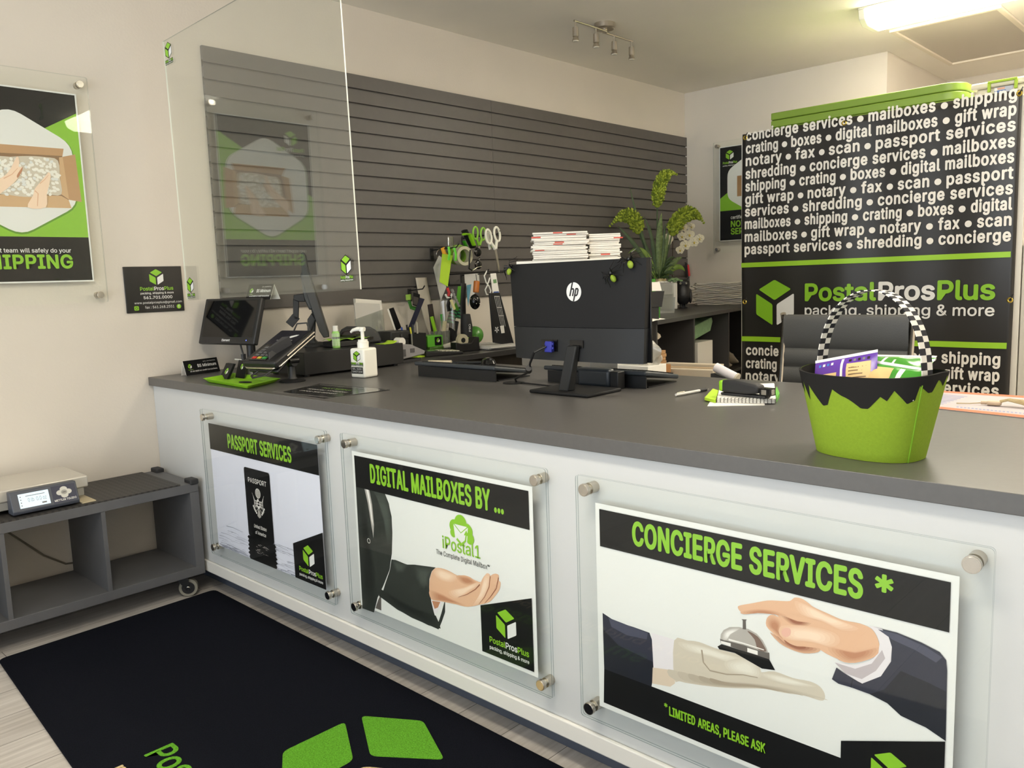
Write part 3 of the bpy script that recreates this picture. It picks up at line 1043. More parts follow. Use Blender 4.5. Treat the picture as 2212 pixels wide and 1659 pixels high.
def draw_shipping(A):
    w0, w1, z0, z1 = 0.052, 0.564, 0.090, 0.858
    A.rect(w0, z0, w1, z1, INK_WHITE)
    b = 0.006
    w0, w1, z0, z1 = w0 + b, w1 - b, z0 + b, z1 - b
    A.rect(w0, z0, w1, z1, INK_BLACK)
    A.poly([(w0, z0 + 0.178), (w1, z0 + 0.178), (w1, z1 - 0.072), (w0, z1 - 0.36)], INK_GREEN)
    cx, cy = (w0 + w1) / 2, z0 + 0.432
    hw, hh = 0.44, 0.50
    A.rpoly(rounded_hex(cx, cy - 0.004, hw + 0.008, hh + 0.008), 0.05, mat('ink_green_deep', (92, 140, 30), 0.4))
    A.rpoly(rounded_hex(cx, cy, hw, hh), 0.05, INK_WHITE)
    # open carton of packing peanuts, two hands
    M = mapper(A, 0, 100, 2.764)
    G = lambda *q: [M(*p_) for p_ in q]
    A.poly(G((-105, 575), (380, 612), (372, 660), (-60, 640)), TAN)
    A.poly(G((-60, 632), (372, 655), (412, 918), (-75, 900)), TAN2)
    A.poly(G((372, 660), (448, 646), (488, 930), (410, 916)), TAN)
    A.poly(G((352, 664), (374, 660), (412, 916), (366, 884)), TAN3)
    A.poly(G((-60, 640), (-130, 650), (-120, 930), (-75, 900)), TAN)
    A.poly(G((-40, 884), (366, 893), (410, 918), (428, 967), (-75, 955)), TAN3)
    A.poly(smooth_pts(G((-20, 672), (60, 660), (170, 655), (270, 662), (345, 682), (358, 790), (366, 885), (280, 886), (180, 900), (60, 888), (-20, 860)), 3), PNUT2)
    rnd = random.Random(3)
    pts_ = []
    for i in range(1600):
        q = (rnd.uniform(-15, 352), rnd.uniform(668, 886))
        if all((q[0] - p_[0]) ** 2 + (q[1] - p_[1]) ** 2 > 12.5 ** 2 for p_ in pts_):
            pts_.append(q)
    for i, q in enumerate(pts_[:150]):
        x, y = M(*q)
        a_ = rnd.random() * pi
        A.poly(smooth_pts([(x + 0.0065 * cos(a_ + t_) * (1.5 if k_ % 2 == 0 else 1), y + 0.0065 * sin(a_ + t_) * (1.1 if k_ % 2 == 0 else 1)) for k_, t_ in enumerate((0, 1.57, 3.14, 4.71))], 2), PNUT if i % 4 else INK_WHITE)
    A.poly(smooth_pts(G((-80, 840), (-10, 795), (38, 762), (70, 715), (92, 668), (106, 660), (114, 690), (110, 720), (132, 724), (104, 790), (60, 835), (0, 880), (-60, 920)), 3), SKIN3)
    A.line(G((20, 790), (70, 765), (104, 728)), 0.004, SKIN, 0.002)
    A.poly(smooth_pts(G((100, 770), (126, 730), (134, 722), (130, 745), (106, 785)), 3), SKIN2)
    A.poly(smooth_pts(G((164, 962), (196, 890), (206, 852), (238, 812), (274, 768), (290, 752), (302, 775), (292, 830), (278, 885), (272, 962)), 3), SKIN3)
    A.line(G((236, 820), (262, 800), (288, 770)), 0.0035, SKIN, 0.0015)
    A.line(G((206, 862), (226, 880), (222, 955)), 0.005, SKIN, 0.003)
    A.cube_logo(w0 + 0.11, z1 - 0.075, 0.075)
    A.wordmark(w0 + 0.04, z1 - 0.140, 0.15, 0.020, 0.010, 0.02)
    A.text('our expert team will safely do your', w1 - 0.075, z0 + 0.115, 0.0165, INK_WHITE, w=0.36, bold=0.02, align='R')
    A.text('SHIPPING', w1 - 0.072, z0 + 0.052, 0.052, INK_GREEN, w=0.355, bold=0.055, align='R', spacing=1.05)


# the left wall faces +x: its reading direction runs along +y
framed_sign('tall acrylic shipping poster on the wall left of the black plaque', (0.030, -0.763, 1.259), (0, 1, 0), (0, 0, 1), 0.612, 0.930, 0.030, 0, draw_shipping)


def draw_notary(A):
    w0, w1, z0, z1 = 0.052, 0.564, 0.096, 0.842
    A.rect(w0, z0, w1, z1, INK_WHITE)
    b = 0.006
    w0, w1, z0, z1 = w0 + b, w1 - b, z0 + b, z1 - b
    A.rect(w0, z0, w1, z1, INK_BLACK)
    A.poly([(w0, z0 + 0.235), (w1, z0 + 0.235), (w1, z1 - 0.072), (w0, z1 - 0.40)], INK_GREEN)
    cx, cy = (w0 + w1) / 2, z0 + 0.44
    A.rpoly(rounded_hex(cx, cy, 0.37, 0.44), 0.05, INK_WHITE)
    A.rect(cx - .10, cy - .10, cx + .10, cy + .06, CARD)
    A.cube_logo(w0 + 0.085, z1 - 0.062, 0.075)
    A.wordmark(w0 + 0.025, z1 - 0.130, 0.125, 0.018, 0.009, 0.018)
    A.text('certified', w0 + 0.095, z0 + 0.166, 0.026, INK_WHITE, w=0.12, bold=0.02)
    A.text('NOTARY', w0 + 0.095, z0 + 0.104, 0.046, INK_GREEN, w=0.25, bold=0.045)
    A.text('SERVICES', w0 + 0.095, z0 + 0.045, 0.046, INK_GREEN, w=0.29, bold=0.045)


# the back wall faces -y
framed_sign('tall acrylic notary poster on the end wall, half hidden by the banner', (0.284, YB - 0.030, 1.449), (1, 0, 0), (0, 0, 1), 0.612, 0.885, 0.030, 0, draw_notary)

# ---------------------------------------------------------------- small black plaque
t = thing('contact_plaque', 'small black plaque with box logo and phone number on the wall', 'plaque', (0.0, -0.067, 1.205))
mb = MB().box(0.001, 0.008, 0, 0.260, 0, 0.204, mat('plaque_black', (18, 18, 19), 0.3))
mb.build('plate', t, bevel=0.0015)
mb = MB()
A = Art(mb, (0.0081, 0, 0), (0, 1, 0), (0, 0, 1))
A.cube_logo(0.142, 0.157, 0.070)
A.wordmark(0.065, 0.098, 0.150, 0.0155, 0.0088, 0.0165)
A.text('561.701.0000', 0.142, 0.060, 0.0125, INK_WHITE, w=0.130, align='C', bold=0.03)
A.text('www.postalprosplus@gmail.com', 0.142, 0.039, 0.0095, INK_WHITE, w=0.215, align='C')
A.text('fax : 561.268.2551', 0.146, 0.017, 0.0115, INK_WHITE, w=0.132, align='C')
A.rpoly([(0.032, 0.011), (0.052, 0.011), (0.052, 0.030), (0.032, 0.030)], 0.004, INK_GREEN)
A.ring(0.042, 0.020, 0.005, 0.0018, INK_BLACK, 14)
A.disc(0.234, 0.021, 0.0105, INK_GREEN)
A.text('f', 0.234, 0.0145, 0.013, INK_WHITE, align='C', bold=0.02)
mb.build('lettering', t, smooth=0)

# ---------------------------------------------------------------- hanging sneeze guard
GW, GH = 1.262, 1.085
t = thing('sneeze_guard', 'clear acrylic sneeze guard hanging over the counter with logo stickers', 'sneeze guard', (0.240, 0.100, 1.2535), rot=(0, radians(-1.2), 0))
GUARD = clear_mat('guard_acrylic', (250, 252, 250), 0.075)
GEDGE = mat('guard_edge', (226, 230, 220), 0.25, emit=None)
mb = MB()
mb.add([(0, 0, 0), (GW, 0, 0), (GW, 0, GH), (0, 0, GH), (0, .005, 0), (GW, .005, 0), (GW, .005, GH), (0, .005, GH)], [(0, 1, 2, 3), (7, 6, 5, 4)], GUARD)
mb.add([(0, 0, 0), (GW, 0, 0), (GW, 0, GH), (0, 0, GH), (0, .005, 0), (GW, .005, 0), (GW, .005, GH), (0, .005, GH)], [(1, 5, 6, 2), (4, 0, 3, 7)], GEDGE)
mb.add([(GW, 0, GH), (0, 0, GH), (GW, .005, GH), (0, .005, GH)], [(1, 0, 2, 3)], SHEETE)
mb.add([(0, 0, 0), (GW, 0, 0), (0, .005, 0), (GW, .005, 0)], [(0, 2, 3, 1)], SHEETE)
mb.build('sheet', t, smooth=0)
for xx, zz in ((0.045, 0.035), (GW - 0.07, 0.055), (0.045, GH - 0.075), (GW - 0.07, GH - 0.075)):
    mb = MB()
    A = Art(mb, (0, -0.0003, 0), (1, 0, 0), (0, 0, 1), step=0.00002)
    A.cube_logo(xx, zz + 0.030, 0.060, outline=INK_BLACK)
    A.rect(xx - 0.036, zz - 0.026, xx + 0.036, zz - 0.006, mat('sticker_dark', (40, 60, 20), 0.5))
    A.wordmark(xx - 0.035, zz - 0.016, 0.070, 0.009, 0.0048, 0.0075)
    mb.build('sticker', t, smooth=0)
for xx in (0.03, GW - 0.03):
    MB().cyl((xx, 0.0025, GH - 0.001), (xx + 0.0, 0.0025, ZC - 1.2535 - (0.022 if xx > 0.5 else -0.0)), 0.0004, SHEET, 6).build('hanging_wire', t)

# ---------------------------------------------------------------- banner and its rack
YBN = 3.33
BXL, BXR, BZT, BZB = 1.172, 2.700, 2.150, 0.55
VINYL = mat('banner_vinyl', (40, 38, 36), 0.33, spec=0.5)
BGREEN = mat('banner_green', (150, 200, 44), 0.4)
BWHITE = mat('banner_white', (236, 232, 224), 0.45)
t = thing('hanging_banner', 'wide black banner of white service words hung on the rack', 'banner', (0, 0, 0))


def wave(x, z):
    return 0.007 * sin((x - BXL) * 7.0 + 0.6 * z) + 0.004 * sin((x - BXL) * 17.0) + 0.004 * sin(z * 5 + x * 3)


N_ = 60
mb = MB().sheet(lambda a, b: (BXL + (BXR - BXL) * a, YBN + wave(BXL + (BXR - BXL) * a, BZB + (BZT - BZB) * b), BZB + (BZT - BZB) * b), N_, 40, VINYL)
mb.build('vinyl_sheet', t, solid=0.0008)
mb = MB()
A = Art(mb, (0, YBN, 0), (1, 0, 0), (0, 0, 1), step=0.00002)
rows = ['concierge services*mailboxes*shipping', 'crating*boxes*digital mailboxes*gift wrap', 'notary*fax*scan*passport services',
        'shredding*concierge services*mailboxes', 'shipping*crating*boxes*digital mailboxes', 'gift wrap*notary*fax*scan*passport',
        'services*shredding*concierge services', 'mailboxes*shipping*crating*boxes*digital', 'mailboxes*gift wrap*notary*fax*scan',
        'passport services*shredding*concierge']


def banner_row(s, z, h, xl, xr):
    words = s.split('*')
    ws = [text2d(w, 0.05, 1.10)[2] * h for w in words]
    d = h * 0.58
    n = len(words)
    gap = (xr - xl - sum(ws) - d * (n - 1)) / (2 * (n - 1))
    k = 1.0
    if gap < h * 0.42:
        gap = h * 0.42
        k = (xr - xl - d * (n - 1) - gap * 2 * (n - 1)) / sum(ws)
    elif gap > h * 0.62:
        gap = h * 0.62
        k = (xr - xl - d * (n - 1) - gap * 2 * (n - 1)) / sum(ws)
    x = xl
    for i, w in enumerate(words):
        A.text(w, x, z, h, BWHITE, w=ws[i] * k, bold=0.05, spacing=1.10)
        x += ws[i] * k
        if i < n - 1:
            x += gap
            A.disc(x + d / 2, z + h * 0.34, d / 2, BWHITE, 18)
            x += d + gap


zrow = [pY(1612, v, YBN).z for v in (303, 331, 358, 386, 413, 441, 467.5, 494.5, 522, 549)]
for s, z in zip(rows, zrow):
    banner_row(s, z, 0.060, BXL + 0.022, BXR - 0.022)


def stripe(v0, v1):
    za, zb = pY(1606, v0, YBN).z, pY(1606, v1, YBN).z
    for k in range(50):
        A.rect(BXL + (BXR - 0.02 - BXL) * k / 50, zb, BXL + (BXR - 0.02 - BXL) * (k + 1) / 50, za, BGREEN)
        A.k -= 1


stripe(568, 578)
stripe(726.5, 737)
lx, lz = pY(1674, 653.5, YBN).x, pY(1674, 653.5, YBN).z
A.cube_logo(lx, lz, 0.285)
a, b = pY(1740, 648.5, YBN), pY(2151, 646, YBN)
parts = [('Postal', BGREEN), ('Pros', BWHITE), ('Plus', BGREEN)]
A.wordmark(a.x, (a.z + b.z) / 2 + 0.0, b.x - a.x, 0.098, 0.058, 0.088, bold=0.05)
for s, v in ((rows[0], 766), (rows[1], 794), (rows[2], 821)):
    banner_row(s, pY(1616, v, YBN).z, 0.060, BXL + 0.03, BXR - 0.045)
mb.v = [(x, y + wave(x, z) - 0.0010, z) for x, y, z in mb.v]
mb.build('lettering', t, smooth=0)
BRASS = mat('brass', (214, 190, 96), 0.3, 1.0)
for gx, gz in ((BXL + 0.018, BZT - 0.022), ((BXL + BXR) / 2 - 0.12, BZT - 0.030), (BXR - 0.014, BZT - 0.018), (BXL + 0.018, 1.10), (BXR - 0.016, 1.10)):
    yy = YBN + wave(gx, gz) - 0.002
    mb = MB()
    nn = 18
    vs, fs = [], []
    for i in range(nn):
        a_ = 2 * pi * i / nn
        for r_, d_ in ((0.007, 0), (0.010, -0.003), (0.015, 0)):
            vs.append((gx + r_ * cos(a_), yy + d_, gz + r_ * sin(a_)))
    for i in range(nn):
        j = (i + 1) % nn
        for q in range(2):
            fs.append((3 * i + q, 3 * j + q, 3 * j + q + 1, 3 * i + q + 1))
    mb.add(vs, fs, BRASS)
    mb.tube([(gx, yy + 0.004, gz), (gx + 0.008, yy - 0.006, gz + 0.012), (gx + 0.014, yy + 0.004, gz + 0.030)], 0.003, BLACK, 6)
    mb.build('grommet', t)

RACKM = mat('rack_white', (222, 218, 208), 0.4)
t = thing('storage_rack', 'white storage rack standing behind the black banner', 'rack', (0, 0, 0))
for xx, yy in ((1.172, YBN + 0.03), (2.705, YBN + 0.02), (1.20, 3.95), (2.705, 3.95)):
    MB().box(xx - 0.018, xx + 0.018, yy, yy + 0.036, 0.001, 2.128, RACKM).build('post', t, bevel=0.002)
for zz in (0.30, 0.95, 1.55, 2.108):
    MB().box(1.165, 2.72, YBN + 0.067, 3.949, zz, zz + 0.02, RACKM).build('shelf', t)
MB().box(2.730, 2.80, YBN + 0.02, 3.98, 0.001, 1.38, mat('side_board', (206, 202, 192), 0.5)).build('side_board', t)
# ================================================================ rolling bench and scale
BENCH = mat('bench_grey', (92, 92, 94), 0.5, var=0.05, vscale=14)
t = thing('rolling_bench', 'low grey open-front bench on casters below the shipping poster', 'bench', (0, 0, 0))
BX0, BX1, BYE, BYS, BZ0, BZ1 = 0.030, 0.420, -0.004, -1.474, 0.092, 0.490
MB().box(BX0, BX1, BYS, BYE, BZ1 - 0.038, BZ1, BENCH).build('top_board', t, bevel=0.0015)
MB().box(BX0, BX1, BYS + 0.0, BYE, BZ0, BZ0 + 0.038, BENCH).build('bottom_board', t, bevel=0.0015)
for ya in (BYE - 0.038, BYS):
    MB().box(BX0, BX1, ya, ya + 0.038, BZ0 + 0.038, BZ1 - 0.038, BENCH).build('side_panel', t)
step = (1.47 - 0.076) / 4
for k in (1, 2, 3):
    yc = BYE - 0.038 - step * k
    MB().box(BX0, BX1 - 0.002, yc - 0.008, yc + 0.008, BZ0 + 0.038, BZ1 - 0.038, BENCH).build('divider', t)


def weave_mat():
    m = mat('rubber_weave', (52, 50, 48), 0.55)
    nt = m.node_tree
    b = nt.nodes['Principled BSDF']
    tc = nt.nodes.new('ShaderNodeTexCoord')
    mp = nt.nodes.new('ShaderNodeMapping')
    mp.inputs['Rotation'].default_value = (0, 0, pi / 4)
    mp.inputs['Scale'].default_value = (60, 60, 60)
    nt.links.new(tc.outputs['Object'], mp.inputs['Vector'])
    ck = nt.nodes.new('ShaderNodeTexChecker')
    ck.inputs['Scale'].default_value = 1.0
    nt.links.new(mp.outputs[0], ck.inputs['Vector'])
    mr = nt.nodes.new('ShaderNodeMix')
    mr.data_type = 'RGBA'
    mr.inputs[6].default_value = (*lin((60, 57, 54)), 1)
    mr.inputs[7].default_value = (*lin((40, 38, 37)), 1)
    nt.links.new(ck.outputs['Fac'], mr.inputs[0])
    nt.links.new(mr.outputs[2], b.inputs['Base Color'])
    bp = nt.nodes.new('ShaderNodeBump')
    bp.inputs['Strength'].default_value = 0.6
    bp.inputs['Distance'].default_value = 0.002
    nt.links.new(ck.outputs['Fac'], bp.inputs['Height'])
    nt.links.new(bp.outputs['Normal'], b.inputs['Normal'])
    return m


MB().box(BX0 + 0.004, BX1 - 0.001, BYS + 0.002, BYE - 0.075, BZ1 + 0.0002, BZ1 + 0.006, weave_mat()).build('rubber_top_mat', t)
for xx in (BX0 + 0.0, BX1 - 0.055):
    MB().box(xx, xx + 0.062, BYE - 0.035, BYE + 0.002, BZ1 - 0.006, BZ1 + 0.018, SOFTBLK).build('corner_bumper', t, bevel=0.006, seg=3)
TYRE = mat('caster_tyre', (128, 124, 112), 0.6)
for cx_, cy_ in ((0.372, -0.085), (0.065, -0.085), (0.352, -1.40), (0.065, -1.40)):
    c = MB()
    c.T = Matrix.Translation((cx_, cy_, 0)) @ Matrix.Rotation(radians(56), 4, 'Z') @ Matrix.Translation((-cx_, -cy_, 0))
    c.box(cx_ - 0.03, cx_ + 0.03, cy_ - 0.028, cy_ + 0.028, 0.0885, 0.0918, CHROME)
    for dy in (-0.017, 0.017):
        c.prism([(cx_ - 0.024, cy_ + dy - 0.001, 0.0885), (cx_ + 0.026, cy_ + dy - 0.001, 0.0885), (cx_ + 0.030, cy_ + dy - 0.001, 0.030), (cx_ + 0.016, cy_ + dy - 0.001, 0.030)], (0, 0.002, 0), CHROME)
    c.cyl((cx_ + 0.022, cy_ - 0.022, 0.039), (cx_ + 0.022, cy_ + 0.022, 0.039), 0.007, CHROME, 12)
    q = c.build('caster', t)
    wv = MB()
    wv.T = c.T
    for r_, hw_, m_ in ((0.0385, 0.012, TYRE), (0.027, 0.0135, BLACK), (0.011, 0.0145, DKGREY)):
        wv.cyl((cx_ + 0.022, cy_ - hw_, 0.0395), (cx_ + 0.022, cy_ + hw_, 0.0395), r_, m_, 32)
    wv.build('wheel', q, bevel=0.002)

# parcel scale
SCB = mat('scale_body', (150, 148, 142), 0.4)
ZT = BZ1 + 0.0062
t = thing('parcel_scale', 'wide steel-topped parcel scale on the grey bench', 'scale', (0.0, 0.0, ZT))
SY0, SY1, SX0, SX1 = -0.99, -0.405, 0.055, 0.335
STW = mat('wrapped_steel', (205, 200, 190), 0.30, 0.35, bump=0.4, bscale=18)
MB().box(SX0, SX1, SY0, SY1, 0.048, 0.094, STW).build('weighing_platform', t, bevel=0.006, seg=3)
MB().box(SX0 + 0.012, SX1 - 0.006, SY0 + 0.012, SY1 - 0.016, 0.016, 0.048, SCB).build('base', t, bevel=0.003)
for xx in (SX0 + 0.04, SX1 - 0.04):
    for yy in (SY0 + 0.05, SY1 - 0.05):
        MB().cyl((xx, yy, 0.0), (xx, yy, 0.016), 0.018, BLACK).build('foot', t)
mb = MB()
A = Art(mb, (SX1 + 0.0005, SY0, 0.0), (0, 1, 0), (0, 0, 1))
A.text('METTLER TOLEDO', 0.315, 0.062, 0.0165, INK_BLACK, w=0.185, align='L', bold=0.02)
mb.build('lettering', t, smooth=0)
# display head: a tilted box clipped to the front edge
HB = mat('scale_head_grey', (70, 74, 84), 0.4)
hx, hy0, hy1 = 0.350, -0.690, -0.462
mb = MB()
mb.prism([(SX1 + 0.003, hy0, 0.006), (hx + 0.045, hy0, 0.006), (hx + 0.050, hy0, 0.018), (hx + 0.020, hy0, 0.088), (SX1 + 0.006, hy0, 0.088)], (0, hy1 - hy0, 0), HB)
hd = mb.build('display_head', t, bevel=0.003)
ux = Vector((0, 1, 0))
uy = Vector((-0.030, 0, 0.070)).normalized()
mb = MB()
A = Art(mb, (hx + 0.0505, hy0, 0.018), ux, uy)
LCD = mat('lit_lcd', (200, 225, 235), 0.3, emit=(190, 225, 240), estr=0.28)
A.rect(0.026, 0.010, 0.128, 0.064, LCD)
A.text('0 lb  0.0 oz', 0.118, 0.030, 0.015, INK_GREY, w=0.062, align='R')
for k in range(4):
    A.rect(0.031, 0.018 + k * 0.011, 0.035, 0.022 + k * 0.011, INK_GREY)
A.rect(0.050, 0.052, 0.115, 0.0545, INK_GREY)
A.rect(0.100, 0.016, 0.116, 0.022, INK_GREY)
A.rect(0.138, 0.004, 0.222, 0.070, mat('keypad_navy', (34, 38, 62), 0.4))
KEYC = mat('key_silver', (200, 198, 190), 0.35)
for dx, dy in ((-0.014, 0), (0.014, 0), (0, 0.012), (0, -0.012)):
    A.disc(0.180 + dx, 0.042 + dy, 0.013, KEYC, 16, ry=0.010)
A.disc(0.180, 0.042, 0.011, mat('key_grey', (150, 148, 142), 0.4), 16, ry=0.009)
A.rect(0.174, 0.041, 0.186, 0.043, INK_BLACK)
A.text('METTLER TOLEDO', 0.180, 0.010, 0.0075, INK_WHITE, w=0.076, align='C', bold=0.02)
mb.build('display_face', hd, smooth=0)
MB().box(SX1 - 0.06, SX1 + 0.065, -0.455, -0.405, 0.0005, 0.004, mat('tray_card', (196, 182, 150), 0.7)).build('leveling_tab', t)
t2 = MB().tube([(0.012, -0.86, 0.48), (0.010, -0.70, 0.44), (0.010, -0.60, 0.33), (0.012, -0.50, 0.22), (0.012, -0.42, 0.16), (0.012, -0.30, 0.145)], 0.004, mat('cord_tan', (120, 112, 98), 0.6)).build('power_cord')
tag(t2, 'thin power cord hanging down the wall behind the bench', 'cord')

# ================================================================ door mat
def pile(name, c, var):
    m = mat(name, c, 0.95, spec=0.1, bump=1.0, bscale=420, var=var, vscale=260)
    return m


MATB = pile('mat_black', (14, 16, 24), 0.45)
MATG = pile('mat_green', (96, 160, 44), 0.35)
MATW = pile('mat_beige', (206, 184, 140), 0.2)
t = thing('door_mat', 'large black logo door mat on the floor along the counter', 'mat', (0, 0, 0))
c4 = [(0.418, 0.030), (3.25, 0.000), (3.25, -0.985), (0.438, -0.800)]
mb = MB()
out = []
for i in range(4):
    p, a, b = Vector(c4[i]), Vector(c4[i - 1]), Vector(c4[(i + 1) % 4])
    q0, q1 = p + (a - p).normalized() * 0.03, p + (b - p).normalized() * 0.03
    out += [tuple(q0 * (1 - k / 4) ** 2 + p * 2 * (k / 4) * (1 - k / 4) + q1 * (k / 4) ** 2) for k in range(5)]
mb.prism([(x, y, 0.0005) for x, y in out][::-1], (0, 0, 0.0075), MATB)
mb.build('mat_body', t, bevel=0.003)
def design(nm, fn):
    mb = MB()
    A = Art(mb, (0, 0, 0.0082), (1, 0, 0), (0, 1, 0), step=0.0001)
    fn(A)
    mb.build(nm, t, smooth=0)


design('logo_panel', lambda A: A.rpoly([(1.772, -.185), (1.938, -.083), (2.135, -.175), (1.965, -.296)], 0.02, MATG))
design('logo_panel', lambda A: A.rpoly([(1.762, -.237), (1.945, -.338), (1.945, -.560), (1.757, -.442)], 0.02, MATG))
design('logo_panel', lambda A: A.rpoly([(2.165, -.228), (2.165, -.445), (1.988, -.560), (1.988, -.338)], 0.02, MATW))


def mat_words(A):
    x = 1.470
    for w_, m_ in (('Postal', MATG), ('Pros', MATW), ('Plus', MATG)):
        x += A.text(w_, x, -0.706, 0.078, m_, bold=0.03) + 0.012


design('lettering', mat_words)
design('tagline', lambda A: A.text('packing, shipping & more', 1.470, -0.80, 0.045, MATW, w=0.98, bold=0.02))

# ================================================================ things on the counter top
Z0 = HC + 0.0006


def tent_card(label, c, ang, w, h, d):
    """folded black card with a white inside: ang = direction of its long edge"""
    t = thing('tent_card', label, 'tent card', c, rz=ang)
    th = 0.0012
    mb = MB()
    for sg in (-1, 1):
        a = [(-w / 2, sg * d / 2, 0), (w / 2, sg * d / 2, 0), (w / 2, 0, h), (-w / 2, 0, h)]
        mb.poly(a if sg < 0 else a[::-1], INK_BLACK)
        b = [(x, y - sg * th * 1.4, z - 0.0) for x, y, z in a]
        b[2] = (w / 2, 0, h - th * 3)
        b[3] = (-w / 2, 0, h - th * 3)
        mb.poly(b[::-1] if sg < 0 else b, PAPER)
        for i in (0, 1, 3):
            mb.poly([a[i], a[(i + 1) % 4], b[(i + 1) % 4], b[i]], PAPER)
    mb.build('card', t, smooth=0)
    mb = MB()
    uy = Vector((0, d / 2, h)).normalized()
    A = Art(mb, (-w / 2, -d / 2 - 0.0002, 0), (1, 0, 0), uy)
    L = math.hypot(d / 2, h)
    A.cube_logo(w * 0.16, L * 0.60, L * 0.32)
    A.wordmark(w * 0.09, L * 0.34, w * 0.15, L * 0.045)
    A.text('sorry, but there is a', w * 0.92, L * 0.80, L * 0.075, INK_WHITE, w=w * 0.36, align='R')
    A.text('$5 Minimum', w * 0.93, L * 0.48, L * 0.19, INK_WHITE, w=w * 0.56, align='R', bold=0.035)
    A.text('on all debit or credit transactions', w * 0.93, L * 0.20, L * 0.095, INK_WHITE, w=w * 0.80, align='R', bold=0.03)
    mb.build('lettering', t, smooth=0)
    return t


a, b = pZ(403, 812, Z0), pZ(476, 801.5, Z0)
ang = math.atan2((b - a).y, (b - a).x)
wd = (b - a).length
mid = (a + b) / 2 + Vector((-sin(ang), cos(ang), 0)) * 0.018
tent_card('black $5 minimum tent card on the counter corner by the wall', (mid.x, mid.y, Z0), ang, wd, 0.066, 0.036)

# lime tray with two black holders
a, b, c, d = pZ(437, 817, HC + .018), pZ(505, 805, HC + .018), pZ(607, 817, HC + .018), pZ(536, 833, HC + .018)
t = thing('lime_tray', 'shallow lime green tray near the counter corner', 'tray', (0, 0, 0))
ctr = (a + b + c + d) / 4
mb = MB()
ring = []
for s_, z_ in ((1.0, HC + 0.018), (0.97, HC + 0.0175), (0.80, HC + 0.003), (0.82, HC + 0.0006)):
    ring.append([ctr + (p - ctr) * s_ for p in (a, d, c, b)])
    for p in ring[-1]:
        p.z = z_
vs = []
for R_ in ring:
    vs += R_
fs = []
for k in (0, 1):
    fs += [(4 * k + i, 4 * k + (i + 1) % 4, 4 * k + 4 + (i + 1) % 4, 4 * k + 4 + i) for i in range(4)]
fs += [(8, 9, 10, 11)]
fs += [(12 + i, 12 + (i + 1) % 4, (i + 1) % 4, i) for i in range(4)] + [(15, 14, 13, 12)]
mb.add(vs, fs, LIME)
mb.build('tray_body', t, bevel=0.003, smooth=0)
# tray contents (rest on its floor)
ZTR = HC + 0.0036
a, b = pZ(474, 817, ZTR), pZ(500, 821, ZTR)
dirx = (b - a)
dirx.z = 0
dx = dirx.normalized()
dy = Vector((-dx.y, dx.x, 0))
t = thing('card_packet', 'small black logo card packet leaning in the lime tray, front one', 'card packet', (0, 0, 0))
w_ = 0.075
mb = MB()
up = (dy * 0.034 + Vector((0, 0, 0.062)))
mb.prism([a, a + dx * w_, a + dx * w_ + up, a + up], dy * 0.012, INK_BLACK)
mb.build('packet', t, bevel=0.001, smooth=0)
mb = MB()
A = Art(mb, a - dy * 0.0006, dx, up.normalized())
A.cube_logo(w_ * 0.55, 0.036, 0.030)
mb.build('logo', t, smooth=0)
t = thing('folded_card', 'black folded logo card standing behind the packet in the tray', 'folded card', (0, 0, 0))
mb = MB()
q = a + dx * 0.035 + dy * 0.055
up2 = dy * 0.022 + Vector((0, 0, 0.074))
dn = dy * 0.022 - Vector((0, 0, 0.074))
mb.prism([q, q + dx * 0.085, q + dx * 0.085 + up2, q + up2], dy * 0.001, INK_BLACK)
q2 = q + dy * 0.046
mb.prism([q2, q2 + dx * 0.085, q2 + dx * 0.085 - dn, q2 - dn], dy * 0.001, PAPER2)
mb.build('card', t, smooth=0)
mb = MB()
A = Art(mb, q - dy * 0.0006, dx, up2.normalized())
A.cube_logo(0.045, 0.050, 0.026)
mb.build('logo', t, smooth=0)
q = pZ(530, 826, ZTR)
o = MB().lathe([(0.0, 0), (0.028, 0), (0.030, 0.002), (0.0, 0.0045)], BLACK, (q.x, q.y, ZTR), n=20, sx=1.3, sy=0.7).build('black_pad')
tag(o, 'flat black oval pad lying at the tray front edge', 'pad')

# customer display on its pole
t = thing('customer_display', 'black tilted touch display on a pole near the wall', 'monitor', (0.235, 0.300, Z0), rz=radians(11))
PB = mat('display_black', (28, 28, 29), 0.4)
MB().lathe([(0, 0), (0.065, 0), (0.065, 0.006), (0.03, 0.012), (0.022, 0.02), (0, 0.02)], PB, (0.03, 0.075, 0)).build('pole_base', t)
MB().cyl((0.03, 0.075, 0.012), (0.03, 0.075, 0.235), 0.020, PB, 24).build('pole', t)
mb = MB()
tl = radians(17)
cz = 0.236
T = Matrix.Translation((0, 0, cz)) @ Matrix.Rotation(-tl, 4, 'X')
mb.T = T
mb.box(-0.192, 0.192, -0.012, 0.014, -0.108, 0.106, PB)
mb.build('housing', t, bevel=0.006, seg=3)
mb = MB()
mb.T = T
mb.box(-0.13, 0.15, 0.0142, 0.050, -0.08, 0.10, PB)
mb.build('back_box', t, bevel=0.008, seg=3)
mb = MB()
mb.T = T
A = Art(mb, (-0.192, -0.0123, -0.108), (1, 0, 0), (0, 0, 1))
A.rect(0.020, 0.032, 0.364, 0.202, mat('dark_screen', (10, 10, 11), 0.06))
A.text('Element', 0.192, 0.013, 0.010, INK_WHITE, w=0.055, align='C', bold=0.04)
A.disc(0.330, 0.018, 0.0022, mat('blue_led', (90, 110, 255), 0.3, emit=(90, 110, 255), estr=2))
mb.build('screen', t, smooth=0)
mb = MB()
mb.tube([(0.05, 0.0, 0.135), (0.055, 0.0, 0.115), (0.068, -0.002, 0.085)], 0.004, PB)
